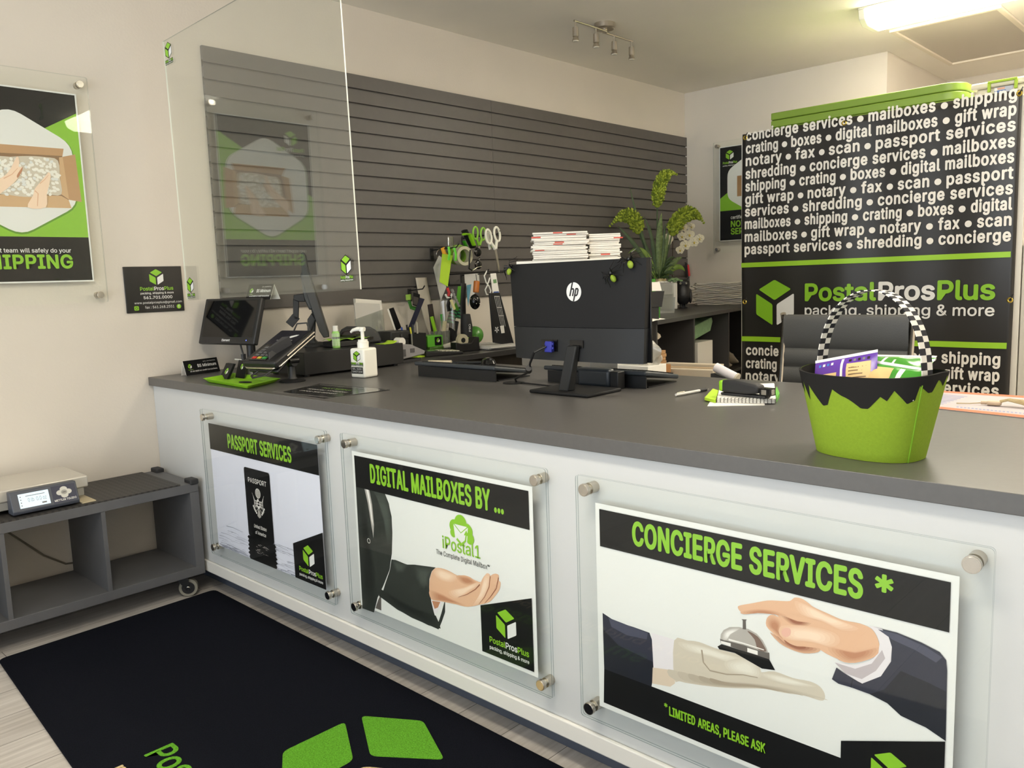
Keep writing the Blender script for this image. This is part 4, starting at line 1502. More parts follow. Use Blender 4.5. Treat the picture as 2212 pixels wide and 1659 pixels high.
mb.tube([(0.068, -0.002, 0.088), (0.070, -0.002, 0.052)], 0.011, PB, 10, rs=[0.011, 0.009])
mb.tube([(0.090, 0.02, 0.14), (0.10, 0.045, 0.07), (0.085, 0.066, 0.05)], 0.002, PB)
mb.build('cable', t)
MB().tube([(0.048, 0.050, 0.052), (0.02, 0.03, 0.056), (-0.02, 0.02, 0.06)], 0.003, mat('tie_white', (220, 218, 205), 0.5), 6).build('cable_tie', t)

# second tent card on the back box of that display
R0 = Matrix.Translation((0.235, 0.300, Z0)) @ Matrix.Rotation(radians(11), 4, 'Z')
q = R0 @ (T @ Vector((0.13, 0.030, 0.1012)))
tent_card('black $5 minimum tent card standing on top of the touch display', (q.x + 0.005, q.y + 0.015, q.z + 0.006), radians(14), 0.155, 0.068, 0.062)

# payment terminal on a swivel stand
st = pZ(632, 824, Z0)
t = thing('payment_terminal', 'black card payment terminal tilted on a swivel stand', 'payment terminal', (st.x, st.y, Z0), rz=radians(0))
mb = MB()
mb.lathe([(0, 0), (0.052, 0), (0.053, 0.004), (0.046, 0.009), (0.02, 0.012), (0.016, 0.02), (0.016, 0.062), (0, 0.062)], BLACK)
mb.build('stand_base', t)
mb = MB()
mb.ball((0, 0, 0.078), 0.022, BLACK)
mb.cyl((-0.03, 0, 0.080), (0.026, 0, 0.080), 0.017, BLACK, 20)
mb.cyl((0.02, -0.024, 0.088), (0.02, 0.018, 0.088), 0.014, BLACKG, 16)
mb.build('swivel_joint', t)
# body: wedge slab; x = width, y = up the slope
Rt = Matrix.Translation((-0.072, 0.000, 0.116)) @ Matrix.Rotation(radians(12), 4, 'Z') @ Matrix.Rotation(radians(27), 4, 'X')
mb = MB()
mb.T = Rt
bw, bl = 0.095, 0.125
mb.prism([(-bw, -bl, 0.0), (bw, -bl, 0.0), (bw * 0.98, bl, 0.0), (-bw * 0.98, bl, 0.0)], (0, 0, 0.034), BLACK)
mb.build('terminal_body', t, bevel=0.010, seg=3)
mb = MB()
mb.T = Rt
mb.prism([(-bw * .9, -bl + .004, -0.022), (bw * .9, -bl + .004, -0.022), (bw * .9, 0.0, -0.002), (-bw * .9, 0.0, -0.002)], (0, 0, 0.014), BLACK)
mb.build('lower_housing', t, bevel=0.006)
mb = MB()
mb.T = Rt
mb.tube([(-bw - .002, -bl + .01, 0.006), (-bw + .02, -bl - .002, 0.006), (bw - .02, -bl - .002, 0.006), (bw + .001, -bl + .02, 0.006), (bw + .001, bl - .01, 0.010)], 0.0042, STEEL, 8)
mb.tube([(bw + .001, -bl + .07, 0.020), (bw + .002, bl - .004, 0.024)], 0.004, STEEL, 8)
mb.build('metal_trim', t)
mb = MB()
mb.T = Rt
A = Art(mb, (-bw, -bl, 0.0345), (1, 0, 0), (0, 1, 0), step=0.00005)
A.rpoly([(0.012, 0.135), (0.178, 0.135), (0.176, 0.240), (0.014, 0.240)], 0.006, mat('terminal_screen', (26, 27, 38), 0.12))
A.poly([(0.100, 0.186), (0.118, 0.182), (0.140, 0.196), (0.146, 0.208), (0.128, 0.206), (0.108, 0.198)], INK_WHITE)
A.text('please', 0.098, 0.172, 0.006, INK_WHITE, w=0.03, align='C')
A.text('packing, shipping & more', 0.098, 0.162, 0.006, INK_WHITE, w=0.09, align='C')
A.text('tap to begin', 0.098, 0.153, 0.005, INK_WHITE, w=0.05, align='C')
mb.build('screen', t, smooth=0)
mb = MB()
mb.T = Rt
mb.prism([(-0.062, -bl + 0.012, 0.0342), (0.035, -bl + 0.012, 0.0342), (0.035, 0.004, 0.0342), (-0.062, 0.004, 0.0342)], (0, 0, 0.003), BLACKG)
kp = mb.build('keypad', t, bevel=0.001)
KEY = mat('terminal_key', (84, 84, 86), 0.45)
KR, KG, KY = mat('key_red', (190, 40, 30), 0.5), mat('key_green', (50, 150, 60), 0.5), mat('key_yellow', (200, 180, 60), 0.5)
for r_ in range(5):
    for c_ in range(3):
        mb = MB()
        mb.T = Rt
        x_, y_ = -0.050 + c_ * 0.029, -bl + 0.020 + r_ * 0.019
        mm = KEY if r_ else (KR, KY, KG)[c_]
        mb.box(x_, x_ + 0.021, y_, y_ + 0.012, 0.0373, 0.0392, mm)
        mb.build('key', kp, smooth=0)
mb = MB()
mb.T = Rt
mb.prism([(0.038, -bl + 0.03, 0.034), (0.040, 0.005, 0.034), (0.075, 0.010, 0.034)], (0.004, 0, 0.038), DKGREY)
mb.hexa([(0.046, -bl + .02, .0345), (0.050, -bl + .02, .0345), (0.046, 0.006, .0345), (0.050, 0.006, .0345), (0.044, -bl + .035, .056), (0.048, -bl + .035, .056), (0.044, 0.004, .062), (0.048, 0.004, .062)], DKGREY)
mb.build('privacy_shield', t, smooth=0)
mb = MB()
mb.T = Rt
mb.tube([(-0.02, -bl - 0.004, -0.008), (-0.035, -bl - 0.03, -0.014), (-0.01, -bl - 0.045, -0.012), (0.045, -bl - 0.03, -0.008), (0.06, -bl, -0.004)], 0.006, BLACK, 8, flat=0.6)
mb.build('pen_loop', t)
mb = MB()
mb.T = Rt
mb.tube([(-0.03, bl, 0.02), (-0.02, bl + 0.03, 0.045), (0.02, bl + 0.045, 0.04), (0.035, bl + 0.03, 0.0), (0.03, bl, -0.01)], 0.0035, BLACK, 8)
mb.build('cable', t)

# laminated sheet on the counter
a, b, c, d = pZ(612, 847, Z0), pZ(690, 829.5, Z0), pZ(842, 842.5, Z0), pZ(700, 861, Z0)
t = thing('counter_placard', 'flat black laminated placard lying on the counter before the terminal', 'placard', (0, 0, 0))
MB().prism([a, d, c, b], (0, 0, 0.0015), mat('laminate_black', (30, 30, 32), 0.15)).build('sheet', t, smooth=0)
mb = MB()
ux_ = (b - c).normalized()
A = Art(mb, c + Vector((0, 0, 0.0017)), ux_, Vector((0, 0, 1)).cross(ux_))
Lx, Ly = (b - c).length, (d - c).length * abs(((d - c).normalized()).dot(Vector((0, 0, 1)).cross(ux_)))
A.line([(Lx * .07, Ly * .08), (Lx * .93, Ly * .08), (Lx * .93, Ly * .92), (Lx * .07, Ly * .92), (Lx * .07, Ly * .08)], 0.0022, PAPER2)
A.text('please ask about', Lx * .5, Ly * .62, 0.016, PAPER2, w=Lx * .5, align='C')
A.text('mailbox rentals', Lx * .5, Ly * .45, 0.016, PAPER2, w=Lx * .55, align='C')
A.text('thank you', Lx * .5, Ly * .28, 0.016, INK_GREEN, w=Lx * .4, align='C')
mb.build('print', t, smooth=0)

# gel sanitizer bottle
q = (pZ(754, 815, Z0) + pZ(803, 811, Z0)) / 2
t = thing('pump_bottle', 'white square hand sanitizer pump bottle on the counter', 'pump bottle', (0.955, 0.497, Z0), rz=radians(9))
WB = mat('bottle_white', (238, 236, 226), 0.32)
mb = MB()
mb.box(-0.040, 0.040, -0.040, 0.040, 0, 0.122, WB)
mb.build('bottle', t, bevel=0.009, seg=4)
mb = MB()
mb.lathe([(0.0, 0.118), (0.0235, 0.1215), (0.0235, 0.146), (0.020, 0.149), (0.020, 0.156), (0.0, 0.156)], WB, n=24)
mb.build('collar', t)
mb = MB()
mb.cyl((0, 0, 0.155), (0, 0, 0.192), 0.0075, WB, 16)
mb.cyl((0, 0, 0.190), (0, 0, 0.206), 0.0125, WB, 18)
mb.tube([(0.012, 0.002, 0.199), (-0.02, -0.004, 0.2), (-0.045, -0.008, 0.195), (-0.056, -0.010, 0.186)], 0.007, WB, 10, rs=[0.009, 0.009, 0.007, 0.005])
mb.build('pump', t)
mb = MB()
A = Art(mb, (-0.040, -0.0404, 0), (1, 0, 0), (0, 0, 1), step=0.00003)
A.cube_logo(0.040, 0.090, 0.040, outline=INK_BLACK)
A.rect(0.006, 0.049, 0.074, 0.064, mat('sticker_dark', (40, 60, 20), 0.5))
A.wordmark(0.008, 0.057, 0.064, 0.0085, 0.0045, 0.0065)
A.rect(0.008, 0.018, 0.072, 0.045, INK_BLACK)
A.text('GEL HAND', 0.040, 0.034, 0.0078, INK_WHITE, w=0.054, align='C')
A.text('SANITIZER', 0.040, 0.0225, 0.0078, INK_WHITE, w=0.056, align='C')
mb.build('label', t, smooth=0)

# cash drawer
CDX, CDY0, CDY1, CDH = 0.735, 0.352, 0.885, 0.105
t = thing('cash_drawer', 'long black cash drawer box on the counter', 'cash drawer', (0, 0, Z0))
CDM = mat('drawer_black', (26, 26, 27), 0.4)
MB().box(0.42, CDX, CDY0, CDY1, 0.010, CDH, CDM).build('case', t, bevel=0.002)
for xx in (0.45, CDX - 0.03):
    for yy in (CDY0 + 0.03, CDY1 - 0.03):
        MB().cyl((xx, yy, 0), (xx, yy, 0.010), 0.012, BLACK, 12).build('foot', t)
ZD = Z0 + CDH + 0.0004

# main point-of-sale screen seen from its edge, on the drawer
def at(u, v, y=0.62):
    return pY(u, v, y)


t = thing('sale_monitor', 'large black register monitor seen edge-on above the cash drawer', 'monitor', (0, 0, 0))
SM = mat('sale_monitor_black', (52, 52, 51), 0.42)
dirv = Vector((0.829, -0.559, 0)).normalized()     # towards the viewer: screen plane runs this way
base = Vector((0.56, 0.60, 0))


def S(u, v, dep=0.0):
    """point of the slab's cross-section in the upright plane through base, square to dirv"""
    d = ray(u, v)
    tt = (base + dirv * dep - CAM).dot(dirv) / d.dot(dirv)
    return CAM + d * tt


prof = [S(650, 546), S(657, 544), S(664, 580), S(712, 728), S(699, 730), S(690, 716), S(652, 605)]
MB().prism(prof, -dirv * 0.36, SM).build('screen_housing', t, bevel=0.004)
prof = [S(649, 590, -.05), S(655, 586, -.05), S(676, 668, -.05), S(668, 670, -.05), S(655, 640, -.05)]
MB().prism(prof, -dirv * 0.26, mat('monitor_back', (64, 64, 62), 0.45)).build('back_cover', t, bevel=0.006)
prof = [S(672, 668, -.1), S(692, 700, -.1), S(690, 702, -.1), S(676, 684, -.1)]
MB().prism(prof, -dirv * 0.14, BLACK).build('hinge', t)
b0, b1 = S(672, 752, -.12), S(680, 690, -.12)
prof = [S(664, 690, -.08), S(673, 677, -.08), S(682, 690, -.08), S(680, 735, -.08), S(690, 745, -.08), S(664, 748, -.08)]
MB().prism(prof, -dirv * 0.12, SM).build('neck', t, bevel=0.004)
bb = S(672, 748, -.12)
MB().lathe([(0, 0), (0.095, 0), (0.095, 0.008), (0.05, 0.016), (0, 0.018)], SM, (bb.x, bb.y + 0.0, ZD), n=32).build('foot_plate', t)
prof = [S(634, 637, -.05), S(656, 634, -.05), S(660, 652, -.05), S(646, 652, -.05), S(634, 648, -.05)]
MB().prism(prof, -dirv * 0.05, BLACK).build('bracket_head', t, bevel=0.003)
prof = [S(633, 645, -.06), S(646, 645, -.06), S(645, 690, -.06), S(633, 690, -.06)]
MB().prism(prof, -dirv * 0.03, BLACK).build('bracket_arm', t, bevel=0.003)
prof = [S(632, 678, -.06), S(647, 689, -.06), S(632, 708, -.06), S(617, 696, -.06)]
MB().prism(prof, -dirv * 0.05, BLACK).build('scanner_block', t, bevel=0.002)
MB().tube([S(681, 690, -.06), S(672, 715, -.04), S(662, 733, -.02), S(660, 750, 0)], 0.004, BLACK, 8).build('cable', t)

# little bottle, caddy and gadgets on the drawer
q = pZ(727, 751, ZD)
t = thing('gel_bottle', 'small green patterned gel bottle with white cap on the drawer', 'bottle', (min(q.x, 0.71), q.y, ZD))
GB = mat('gel_green', (150, 205, 110), 0.15, alpha=1.0)
MB().lathe([(0, 0), (0.0165, 0), (0.0175, 0.003), (0.0175, 0.066), (0.013, 0.074), (0, 0.074)], GB, n=24).build('body', t)
MB().lathe([(0, 0.074), (0.0115, 0.074), (0.0115, 0.097), (0.0105, 0.098), (0, 0.098)], WHITE, n=20).build('cap', t)
mb = MB()
for zz in range(7):
    for kk in range(9):
        a_ = -2.0 + kk * 0.28
        mb.tube([(0.0178 * cos(a_ + s_ * 0.14), 0.0178 * sin(a_ + s_ * 0.14), 0.008 + zz * 0.008 + s_ * 0.008) for s_ in (0, 1)], 0.0005, WHITE, 4)
        mb.tube([(0.0178 * cos(a_ + s_ * 0.14), 0.0178 * sin(a_ + s_ * 0.14), 0.016 + zz * 0.008 - s_ * 0.008) for s_ in (0, 1)], 0.0005, WHITE, 4)
mb.build('lattice_print', t)
mb = MB()
mb.lathe([(0.0180, 0.040), (0.0180, 0.049)], mat('label_green', (20, 60, 30), 0.4), n=24)
mb.build('label_band', t)

q = pZ(727, 744, ZD)
t = thing('black_caddy', 'low black desk caddy with a lime wrapper behind the gel bottle', 'caddy', (0.60, 0.665, ZD), rz=radians(0))
MB().box(-0.045, 0.045, -0.10, 0.10, 0, 0.026, BLACK).build('tray', t, bevel=0.004)
MB().sheet(lambda a, b: (-0.045 + 0.09 * a, -0.10 + 0.20 * b, 0.0275 + 0.010 * abs(sin(a * 5 + b * 9))), 10, 16, mat('lime_foil', (158, 206, 70), 0.3)).build('lime_wrapper', t, solid=0.0006)
t = thing('computer_mouse', 'glossy dark computer mouse lying on the black caddy', 'mouse', (0.60, 0.690, ZD + 0.041))
MB().lathe([(0, 0), (0.030, 0.002), (0.033, 0.010), (0.026, 0.024), (0.012, 0.031), (0, 0.032)], mat('mouse_dark', (40, 34, 36), 0.15), sx=1.0, sy=1.7).build('shell', t)
MB().cyl((0, -0.03, 0.024), (0, -0.02, 0.03), 0.005, DKGREY, 10).build('scroll_wheel', t)
t = thing('label_printer', 'rounded charcoal desktop device on the drawer in front of the papers', 'label printer', (0.50, 0.800, ZD))
mb = MB()
prof = [(-0.10, 0), (0.10, 0), (0.10, 0.015), (0.088, 0.04), (0.06, 0.062), (0.02, 0.078), (-0.03, 0.080), (-0.07, 0.068), (-0.10, 0.04)]
mb.prism([(x_ * 0 - 0.06, x_ * 0.75, z_) for x_, z_ in prof][::-1], (0.15, 0, 0), mat('device_charcoal', (60, 62, 64), 0.4))
mb.build('body', t, bevel=0.010, seg=3)
MB().box(0.092, 0.098, -0.05, 0.02, 0.018, 0.03, BLACKG).build('slot', t)
q = pZ(845, 742, ZD)
n_ = MB().sheet(lambda a, b: (q.x - 0.055 + 0.076 * a + 0.0 * b, q.y - 0.055 + 0.076 * b, ZD + 0.001 + 0.014 * max(0, b - 0.6) ** 2 * 5), 6, 10, LIME2).build('sticky_note', solid=0.0004)
tag(n_, 'curled lime sticky note on the end of the cash drawer', 'sticky note')


def wedge_keyboard(label, fl, fr, br, zt, zb_):
    """keyboard lying on a sloped black riser: fl, fr front corners on the counter, br back right corner"""
    fl, fr, br = Vector(fl), Vector(fr), Vector(br)
    dx = (fr - fl).normalized()
    dy = Vector((-dx.y, dx.x, 0))
    L, D = (fr - fl).length, (br - fr).length
    t = thing('keyboard_stand', label, 'keyboard stand', (fl.x, fl.y, Z0), rz=math.atan2(dx.y, dx.x))
    mb = MB()
    mb.box(0, L, 0, 0.004, 0, zt - 0.010, BLACK)
    mb.build('front_board', t)
    mb = MB()
    mb.prism([(0.004, 0.02, 0), (0.004, D, 0), (0.004, D, 0.004), (0.004, 0.02, 0.004)], (L - 0.008, 0, 0), BLACK)
    mb.prism([(0.004, 0.004, zt - 0.016), (0.004, D * 0.97, zb_ - 0.006), (0.004, D * 0.97, zb_ - 0.002), (0.004, 0.004, zt - 0.012)], (L - 0.008, 0, 0), BLACK)
    mb.build('shelf_boards', t)
    KB = mat('keyboard_slate', (52, 57, 62), 0.42)
    sl = math.atan2(zb_ - zt, D)
    mb = MB()
    mb.T = Matrix.Translation((0, 0, zt - 0.0085)) @ Matrix.Rotation(sl, 4, 'X')
    LL = math.hypot(D, zt - zb_)
    mb.box(-0.012, L + 0.006, -0.012, LL, 0, 0.016, KB)
    kb = mb.build('keyboard', t, bevel=0.006, seg=3)
    mb = MB()
    mb.T = Matrix.Translation((0, 0, zt - 0.0085)) @ Matrix.Rotation(sl, 4, 'X')
    nx = int(L / 0.02)
    for r_ in range(5):
        for c_ in range(nx):
            x_, y_ = 0.006 + c_ * (L - 0.012) / nx, 0.016 + r_ * (LL - 0.03) / 5
            mb.box(x_, x_ + (L - 0.012) / nx - 0.0025, y_, y_ + (LL - 0.03) / 5 - 0.0025, 0.0162, 0.020, BLACK)
    mb.build('keys', kb, smooth=0)
    return t


k0, k1 = pZ(904, 812, Z0), pZ(1071, 825.5, Z0)
dxx = (k1 - k0).normalized()
k2 = k1 + Vector((-dxx.y, dxx.x, 0)) * 0.20
wedge_keyboard('black keyboard on a sloped riser left of the big monitor', k0, k1, k2, 0.052, 0.020)
k1 = pZ(1396, 840, Z0)
k0 = k1 - dxx * 0.43
k2 = k1 + Vector((-dxx.y, dxx.x, 0)) * 0.20
wedge_keyboard('black keyboard on a sloped riser right behind the big monitor', k0, k1, k2, 0.052, 0.020)

# ---------------------------------------------------------------- big desktop monitor
MX, MY = 2.010, 0.585
t = thing('desktop_monitor', 'large black desktop monitor with a round hp badge, back turned', 'monitor', (MX, MY, Z0))
MBK = mat('monitor_shell', (26, 26, 27), 0.6, spec=0.25, bump=0.1, bscale=600)
MBK2 = mat('monitor_lower', (36, 37, 38), 0.5, spec=0.3)
zl, zm, zh = 0.105, 0.216, 0.432
w1_, w2_ = 0.287, 0.272


def shell(z0, z1, wa, wb, d0, d1, m, nm, par):
    """panel with softly bowed back: half widths wa (bottom), wb (top), bow depths d0, d1"""
    def fn(a, b):
        w = wa + (wb - wa) * b
        x = -w + 2 * w * a
        dd = d0 + (d1 - d0) * b
        e = 1 - abs(2 * a - 1) ** 4
        return (x, -dd * e, z0 + (z1 - z0) * b)
    mb = MB()
    nu, nv = 24, 6
    mb.sheet(fn, nu, nv, m)
    k = len(mb.v)
    back = [(x, 0.022, z) for x, y, z in mb.v]
    mb.add(back, [(j * (nu + 1) + i, (j + 1) * (nu + 1) + i, (j + 1) * (nu + 1) + i + 1, j * (nu + 1) + i + 1) for j in range(nv) for i in range(nu)], m)
    rim = [i for i in range(nu + 1)] + [j * (nu + 1) + nu for j in range(1, nv + 1)] + [nv * (nu + 1) + i for i in range(nu - 1, -1, -1)] + [j * (nu + 1) for j in range(nv - 1, 0, -1)]
    n = len(rim)
    mi_ = mb.mi(m)
    for i in range(n):
        a_, b_ = rim[i], rim[(i + 1) % n]
        mb.f.append((b_, a_, a_ + k, b_ + k))
        mb.fm.append(mi_)
    return mb.build(nm, par)


shell(zm, zh, 0.276, 0.287, 0.014, 0.010, MBK, 'upper_shell', t)
shell(zl, zm - 0.0012, 0.270, 0.276, 0.026, 0.020, MBK2, 'lower_shell', t)
MB().box(-0.286, 0.286, 0.0225, 0.030, zl + 0.002, zh + 0.001, BLACKG).build('front_bezel', t, bevel=0.002)
mb = MB()
A = Art(mb, (0.010, -0.0128, 0.333), (1, 0, 0), (0, 0, 1), step=0.00003)
A.disc(0, 0, 0.031, mat('badge_white', (228, 228, 226), 0.35), 48)
for dx_, sl_ in ((-0.012, 0), (0.008, 0)):
    pass
IB = mat('badge_black', (30, 30, 31), 0.4)
k_ = 0.28
def sh(x_, y_):
    return (x_ + y_ * k_, y_)
A.poly([sh(-0.0163, -0.014), sh(-0.0100, -0.014), sh(-0.0100, 0.0312), sh(-0.0163, 0.0300)], IB)
A.line([sh(-0.012, 0.0095), sh(-0.004, 0.0095), sh(-0.0015, 0.0065), sh(-0.0015, -0.014)], 0.0060, IB)
A.poly([sh(0.0038, -0.0312), sh(0.0100, -0.0300), sh(0.0100, 0.012), sh(0.0038, 0.012)], IB)
A.line([sh(0.007, 0.0097), sh(0.014, 0.0097), sh(0.0165, 0.0065), sh(0.0165, -0.0085), sh(0.014, -0.0117), sh(0.007, -0.0117)], 0.0060, IB)
mb.build('badge', t, smooth=0)
# ports, stand
MB().box(-0.125, -0.055, -0.0275, -0.0255, zl + 0.030, zl + 0.070, BLACKG).build('port_recess', t)
MB().box(0.0, 0.055, -0.0275, -0.0255, zl + 0.045, zl + 0.070, BLACKG).build('stand_recess', t)
VGA = mat('vga_blue', (44, 50, 150), 0.4)
mb = MB()
mb.hexa([(-0.096, -0.048, zl + .028), (-0.064, -0.048, zl + .028), (-0.094, -0.0285, zl + .030), (-0.066, -0.0285, zl + .030), (-0.092, -0.048, zl + .066), (-0.062, -0.048, zl + .066), (-0.094, -0.0285, zl + .064), (-0.066, -0.0285, zl + .064)], VGA)
mb.cyl((-0.098, -0.040, zl + 0.042), (-0.060, -0.040, zl + 0.042), 0.005, VGA, 10)
mb.cyl((-0.098, -0.040, zl + 0.056), (-0.060, -0.040, zl + 0.056), 0.005, VGA, 10)
mb.build('video_plug', t, bevel=0.003)
mb = MB()
mb.hexa([(-0.022, -0.070, 0.010), (0.020, -0.070, 0.010), (-0.018, -0.036, 0.010), (0.024, -0.036, 0.010), (0.000, -0.045, 0.158), (0.040, -0.045, 0.158), (0.004, -0.0278, 0.158), (0.044, -0.0278, 0.158)], MBK2)
mb.build('stand_neck', t, bevel=0.004)
mb = MB()
mb.box(-0.125, 0.125, -0.098, 0.085, 0, 0.011, MBK)
mb.build('stand_base', t, bevel=0.004)
mb = MB()
p0 = Vector((-0.085, -0.050, zl + 0.048))
gx, gy = 1.663 - MX, 0.655 - MY
mb.tube([p0, (-0.115, -0.075, zl + 0.030), (-0.150, -0.060, zl - 0.01), (-0.19, -0.02, 0.06), (gx + 0.02, gy - 0.02, 0.02), (gx + 0.01, gy, 0.0008)], 0.0032, BLACK, 8)
mb.tube([(-0.110, -0.030, zl + 0.048), (-0.13, -0.06, zl + 0.030), (-0.165, -0.045, zl - 0.01), (-0.205, -0.01, 0.055), (gx + 0.01, gy - 0.01, 0.015), (gx, gy + 0.01, 0.0008)], 0.0028, BLACK, 8)
mb.tube([(-0.165, -0.052, zl - 0.028), (-0.185, -0.030, 0.064)], 0.011, BLACK, 10)
mb.tube([(-0.178, -0.040, zl - 0.028), (-0.195, -0.015, 0.062)], 0.009, BLACK, 10)
mb.tube([(gx + 0.01, gy, 0.0035), (gx + 0.09, gy - 0.01, 0.0035), (gx + 0.20, gy - 0.02, 0.0035), (-0.02, gy - 0.03, 0.0035)], 0.003, BLACK, 8)
mb.build('cables', t)
o = MB().lathe([(0, 0), (0.040, 0), (0.041, 0.002), (0.036, 0.004), (0, 0.004)], BLACK, (1.66, 0.652, Z0), n=28).build('cable_grommet')
tag(o, 'flat black round cable grommet in the counter top', 'grommet')

# rounded black box behind the stand
t = thing('card_reader', 'black rounded box standing behind the big monitor stand', 'card reader', (2.01, 0.712, Z0))
MB().box(-0.085, 0.058, -0.02, 0.02, 0, 0.068, mat('reader_slate', (46, 52, 58), 0.35)).build('body', t, bevel=0.014, seg=4)
MB().box(0.060, 0.094, -0.02, 0.02, 0, 0.060, BLACK).build('side_slot', t, bevel=0.003)
a = pZ(1150, 834, Z0)
o = MB().box(1.80, 1.93, 0.93, 0.934, Z0, Z0 + 0.075, PAPER2).build('paper_block')
tag(o, 'pale upright paper sheet behind the monitor stand', 'paper')


def spider(label, c, nrm, s=1.0, rot=0.0):
    nrm = Vector(nrm).normalized()
    q = nrm.to_track_quat('Z', 'Y')
    t = thing('toy_spider', label, 'toy spider', c, rot=(q @ Euler((0, 0, rot)).to_quaternion()).to_euler(), group='toy spiders on the big monitor')
    GL = mat('spider_green', (140, 166, 46), 0.25, bump=0.8, bscale=900)
    MB().ball((0, -0.012 * s, 0.010 * s), (0.009 * s, 0.013 * s, 0.008 * s), GL).build('abdomen', t)
    MB().ball((0, 0.009 * s, 0.008 * s), (0.007 * s, 0.008 * s, 0.006 * s), BLACKG).build('head', t)
    for sg in (-1, 1):
        for k in range(4):
            a_ = radians(-50 + k * 33)
            d = Vector((sg * cos(a_), sin(a_), 0))
            p1 = Vector((sg * 0.005 * s, 0.006 * s, 0.008 * s))
            L_ = (0.030 + 0.004 * (k in (0, 3))) * s
            MB().tube([p1, p1 + d * L_ * 0.45 + Vector((0, 0, 0.014 * s)), p1 + d * L_ + Vector((0, 0, -0.004 * s)), p1 + d * (L_ + 0.006 * s) + Vector((0, 0, -0.0065 * s))], 0.0012 * s, BLACKG, 6, rs=[0.0016 * s, 0.0014 * s, 0.001 * s, 0.0007 * s]).build('leg', t)
    return t


yk = MY - 0.0125
spider('green and black toy spider on the left top corner of the monitor', (MX - 0.274, MY - 0.003, Z0 + zh - 0.018), (-0.35, -0.8, 0.35), 1.05, 0.5)
spider('toy spider lying on the monitor back below the right top corner', (MX + 0.170, yk + 0.001, Z0 + zh - 0.050), (0, -1, 0), 1.0, 0.6)
spider('toy spider perched over the right top edge of the monitor', (MX + 0.232, MY - 0.006, Z0 + zh - 0.012), (0.2, -0.9, 0.35), 1.05, 0.4)

# ---------------------------------------------------------------- pen, notepads, stapler
a, b = pZ(1460, 853, Z0 + .006), pZ(1532, 840, Z0 + .006)
t = thing('ballpoint_pen', 'clear ballpoint pen with a black grip on the counter', 'pen', (0, 0, 0))
d = (b - a)
CLP = mat('pen_clear', (206, 204, 200), 0.12)
MB().tube([a + d * 0.0, a + d * 0.2, a + d * 0.72], 0.0046, CLP, 12, rs=[0.004, 0.0046, 0.0046]).build('barrel', t)
MB().tube([a + d * 0.70, a + d * 0.90], 0.0056, SOFTBLK, 12).build('grip', t)
MB().tube([a + d * 0.90, a + d * 1.0], 0.004, CHROME, 12, rs=[0.0045, 0.0008]).build('tip', t)
MB().tube([a + d * 0.02 + Vector((0, 0, .005)), a + d * 0.24 + Vector((0, 0, .006))], 0.002, CHROME, 8).build('clip', t)

pc = [pZ(1549, 871, Z0), pZ(1675, 873, Z0), pZ(1672, 838, Z0), pZ(1556, 843, Z0)]
PADG = 'papers under the green stapler'


def flat_stack(name, label, cat, corners, z0, z1, m, grp=None, jit=0.0):
    cs = [Vector((c.x, c.y, z0)) for c in corners]
    mb = MB()
    n = max(1, int((z1 - z0) / 0.0016))
    rr = random.Random(len(label))
    for k in range(n):
        dz = (z1 - z0) / n
        off = Vector((rr.uniform(-jit, jit), rr.uniform(-jit, jit), dz * k))
        mb.prism([c + off for c in cs], (0, 0, dz * 0.86), m)
    return tag(mb.build(name, smooth=0), label, cat, grp)


c0 = [pZ(1528, 878, Z0), pZ(1652, 876, Z0), pZ(1650, 850, Z0), pZ(1545, 852, Z0)]
flat_stack('loose_sheet', 'crumpled white sheet lowest under the green stapler', 'paper', c0, Z0, Z0 + 0.0018, PAPER)
o = flat_stack('spiral_notepad', 'white spiral notepad stack under the green stapler', 'notepad', pc, Z0 + 0.0022, Z0 + 0.016, PAPER, jit=0.0015)
o2 = MB()
for k in range(17):
    f_ = k / 16
    q = pc[0].lerp(pc[1], f_)
    for zz in (0.006, 0.013):
        o2.tube([(q.x, q.y + 0.004, Z0 + zz + .003), (q.x, q.y - 0.003, Z0 + zz + .002), (q.x, q.y - 0.002, Z0 + zz - .003), (q.x, q.y + 0.004, Z0 + zz - .003)], 0.0009, mat('spiral_wire', (120, 116, 112), 0.3, 0.8), 5)
o2 = o2.build('spiral_binding', o)
cg = [pZ(1524, 860, Z0 + .012), pZ(1556, 868, Z0 + .012), pZ(1560, 845, Z0 + .012), pZ(1536, 846, Z0 + .012)]
o = MB().prism([Vector((c.x, c.y, Z0 + 0.0022)) for c in (pZ(1522, 866, Z0), pZ(1546, 872, Z0), pZ(1552, 850, Z0), pZ(1540, 846, Z0))], (0, 0, 0.008), LIME2).build('sticky_note', smooth=0)
tag(o, 'lime sticky note block poking out left of the spiral notepad', 'sticky note')
o = MB().prism([Vector((c.x, c.y, Z0 + 0.0005)) for c in (pZ(1677, 870, Z0), pZ(1684, 858, Z0), pZ(1678, 843, Z0), pZ(1675, 850, Z0))], (0, 0, 0.012), mat('card_green_edge', (96, 170, 60), 0.6)).build('green_card', smooth=0)
tag(o, 'green edged card poking out right of the spiral notepad', 'card')

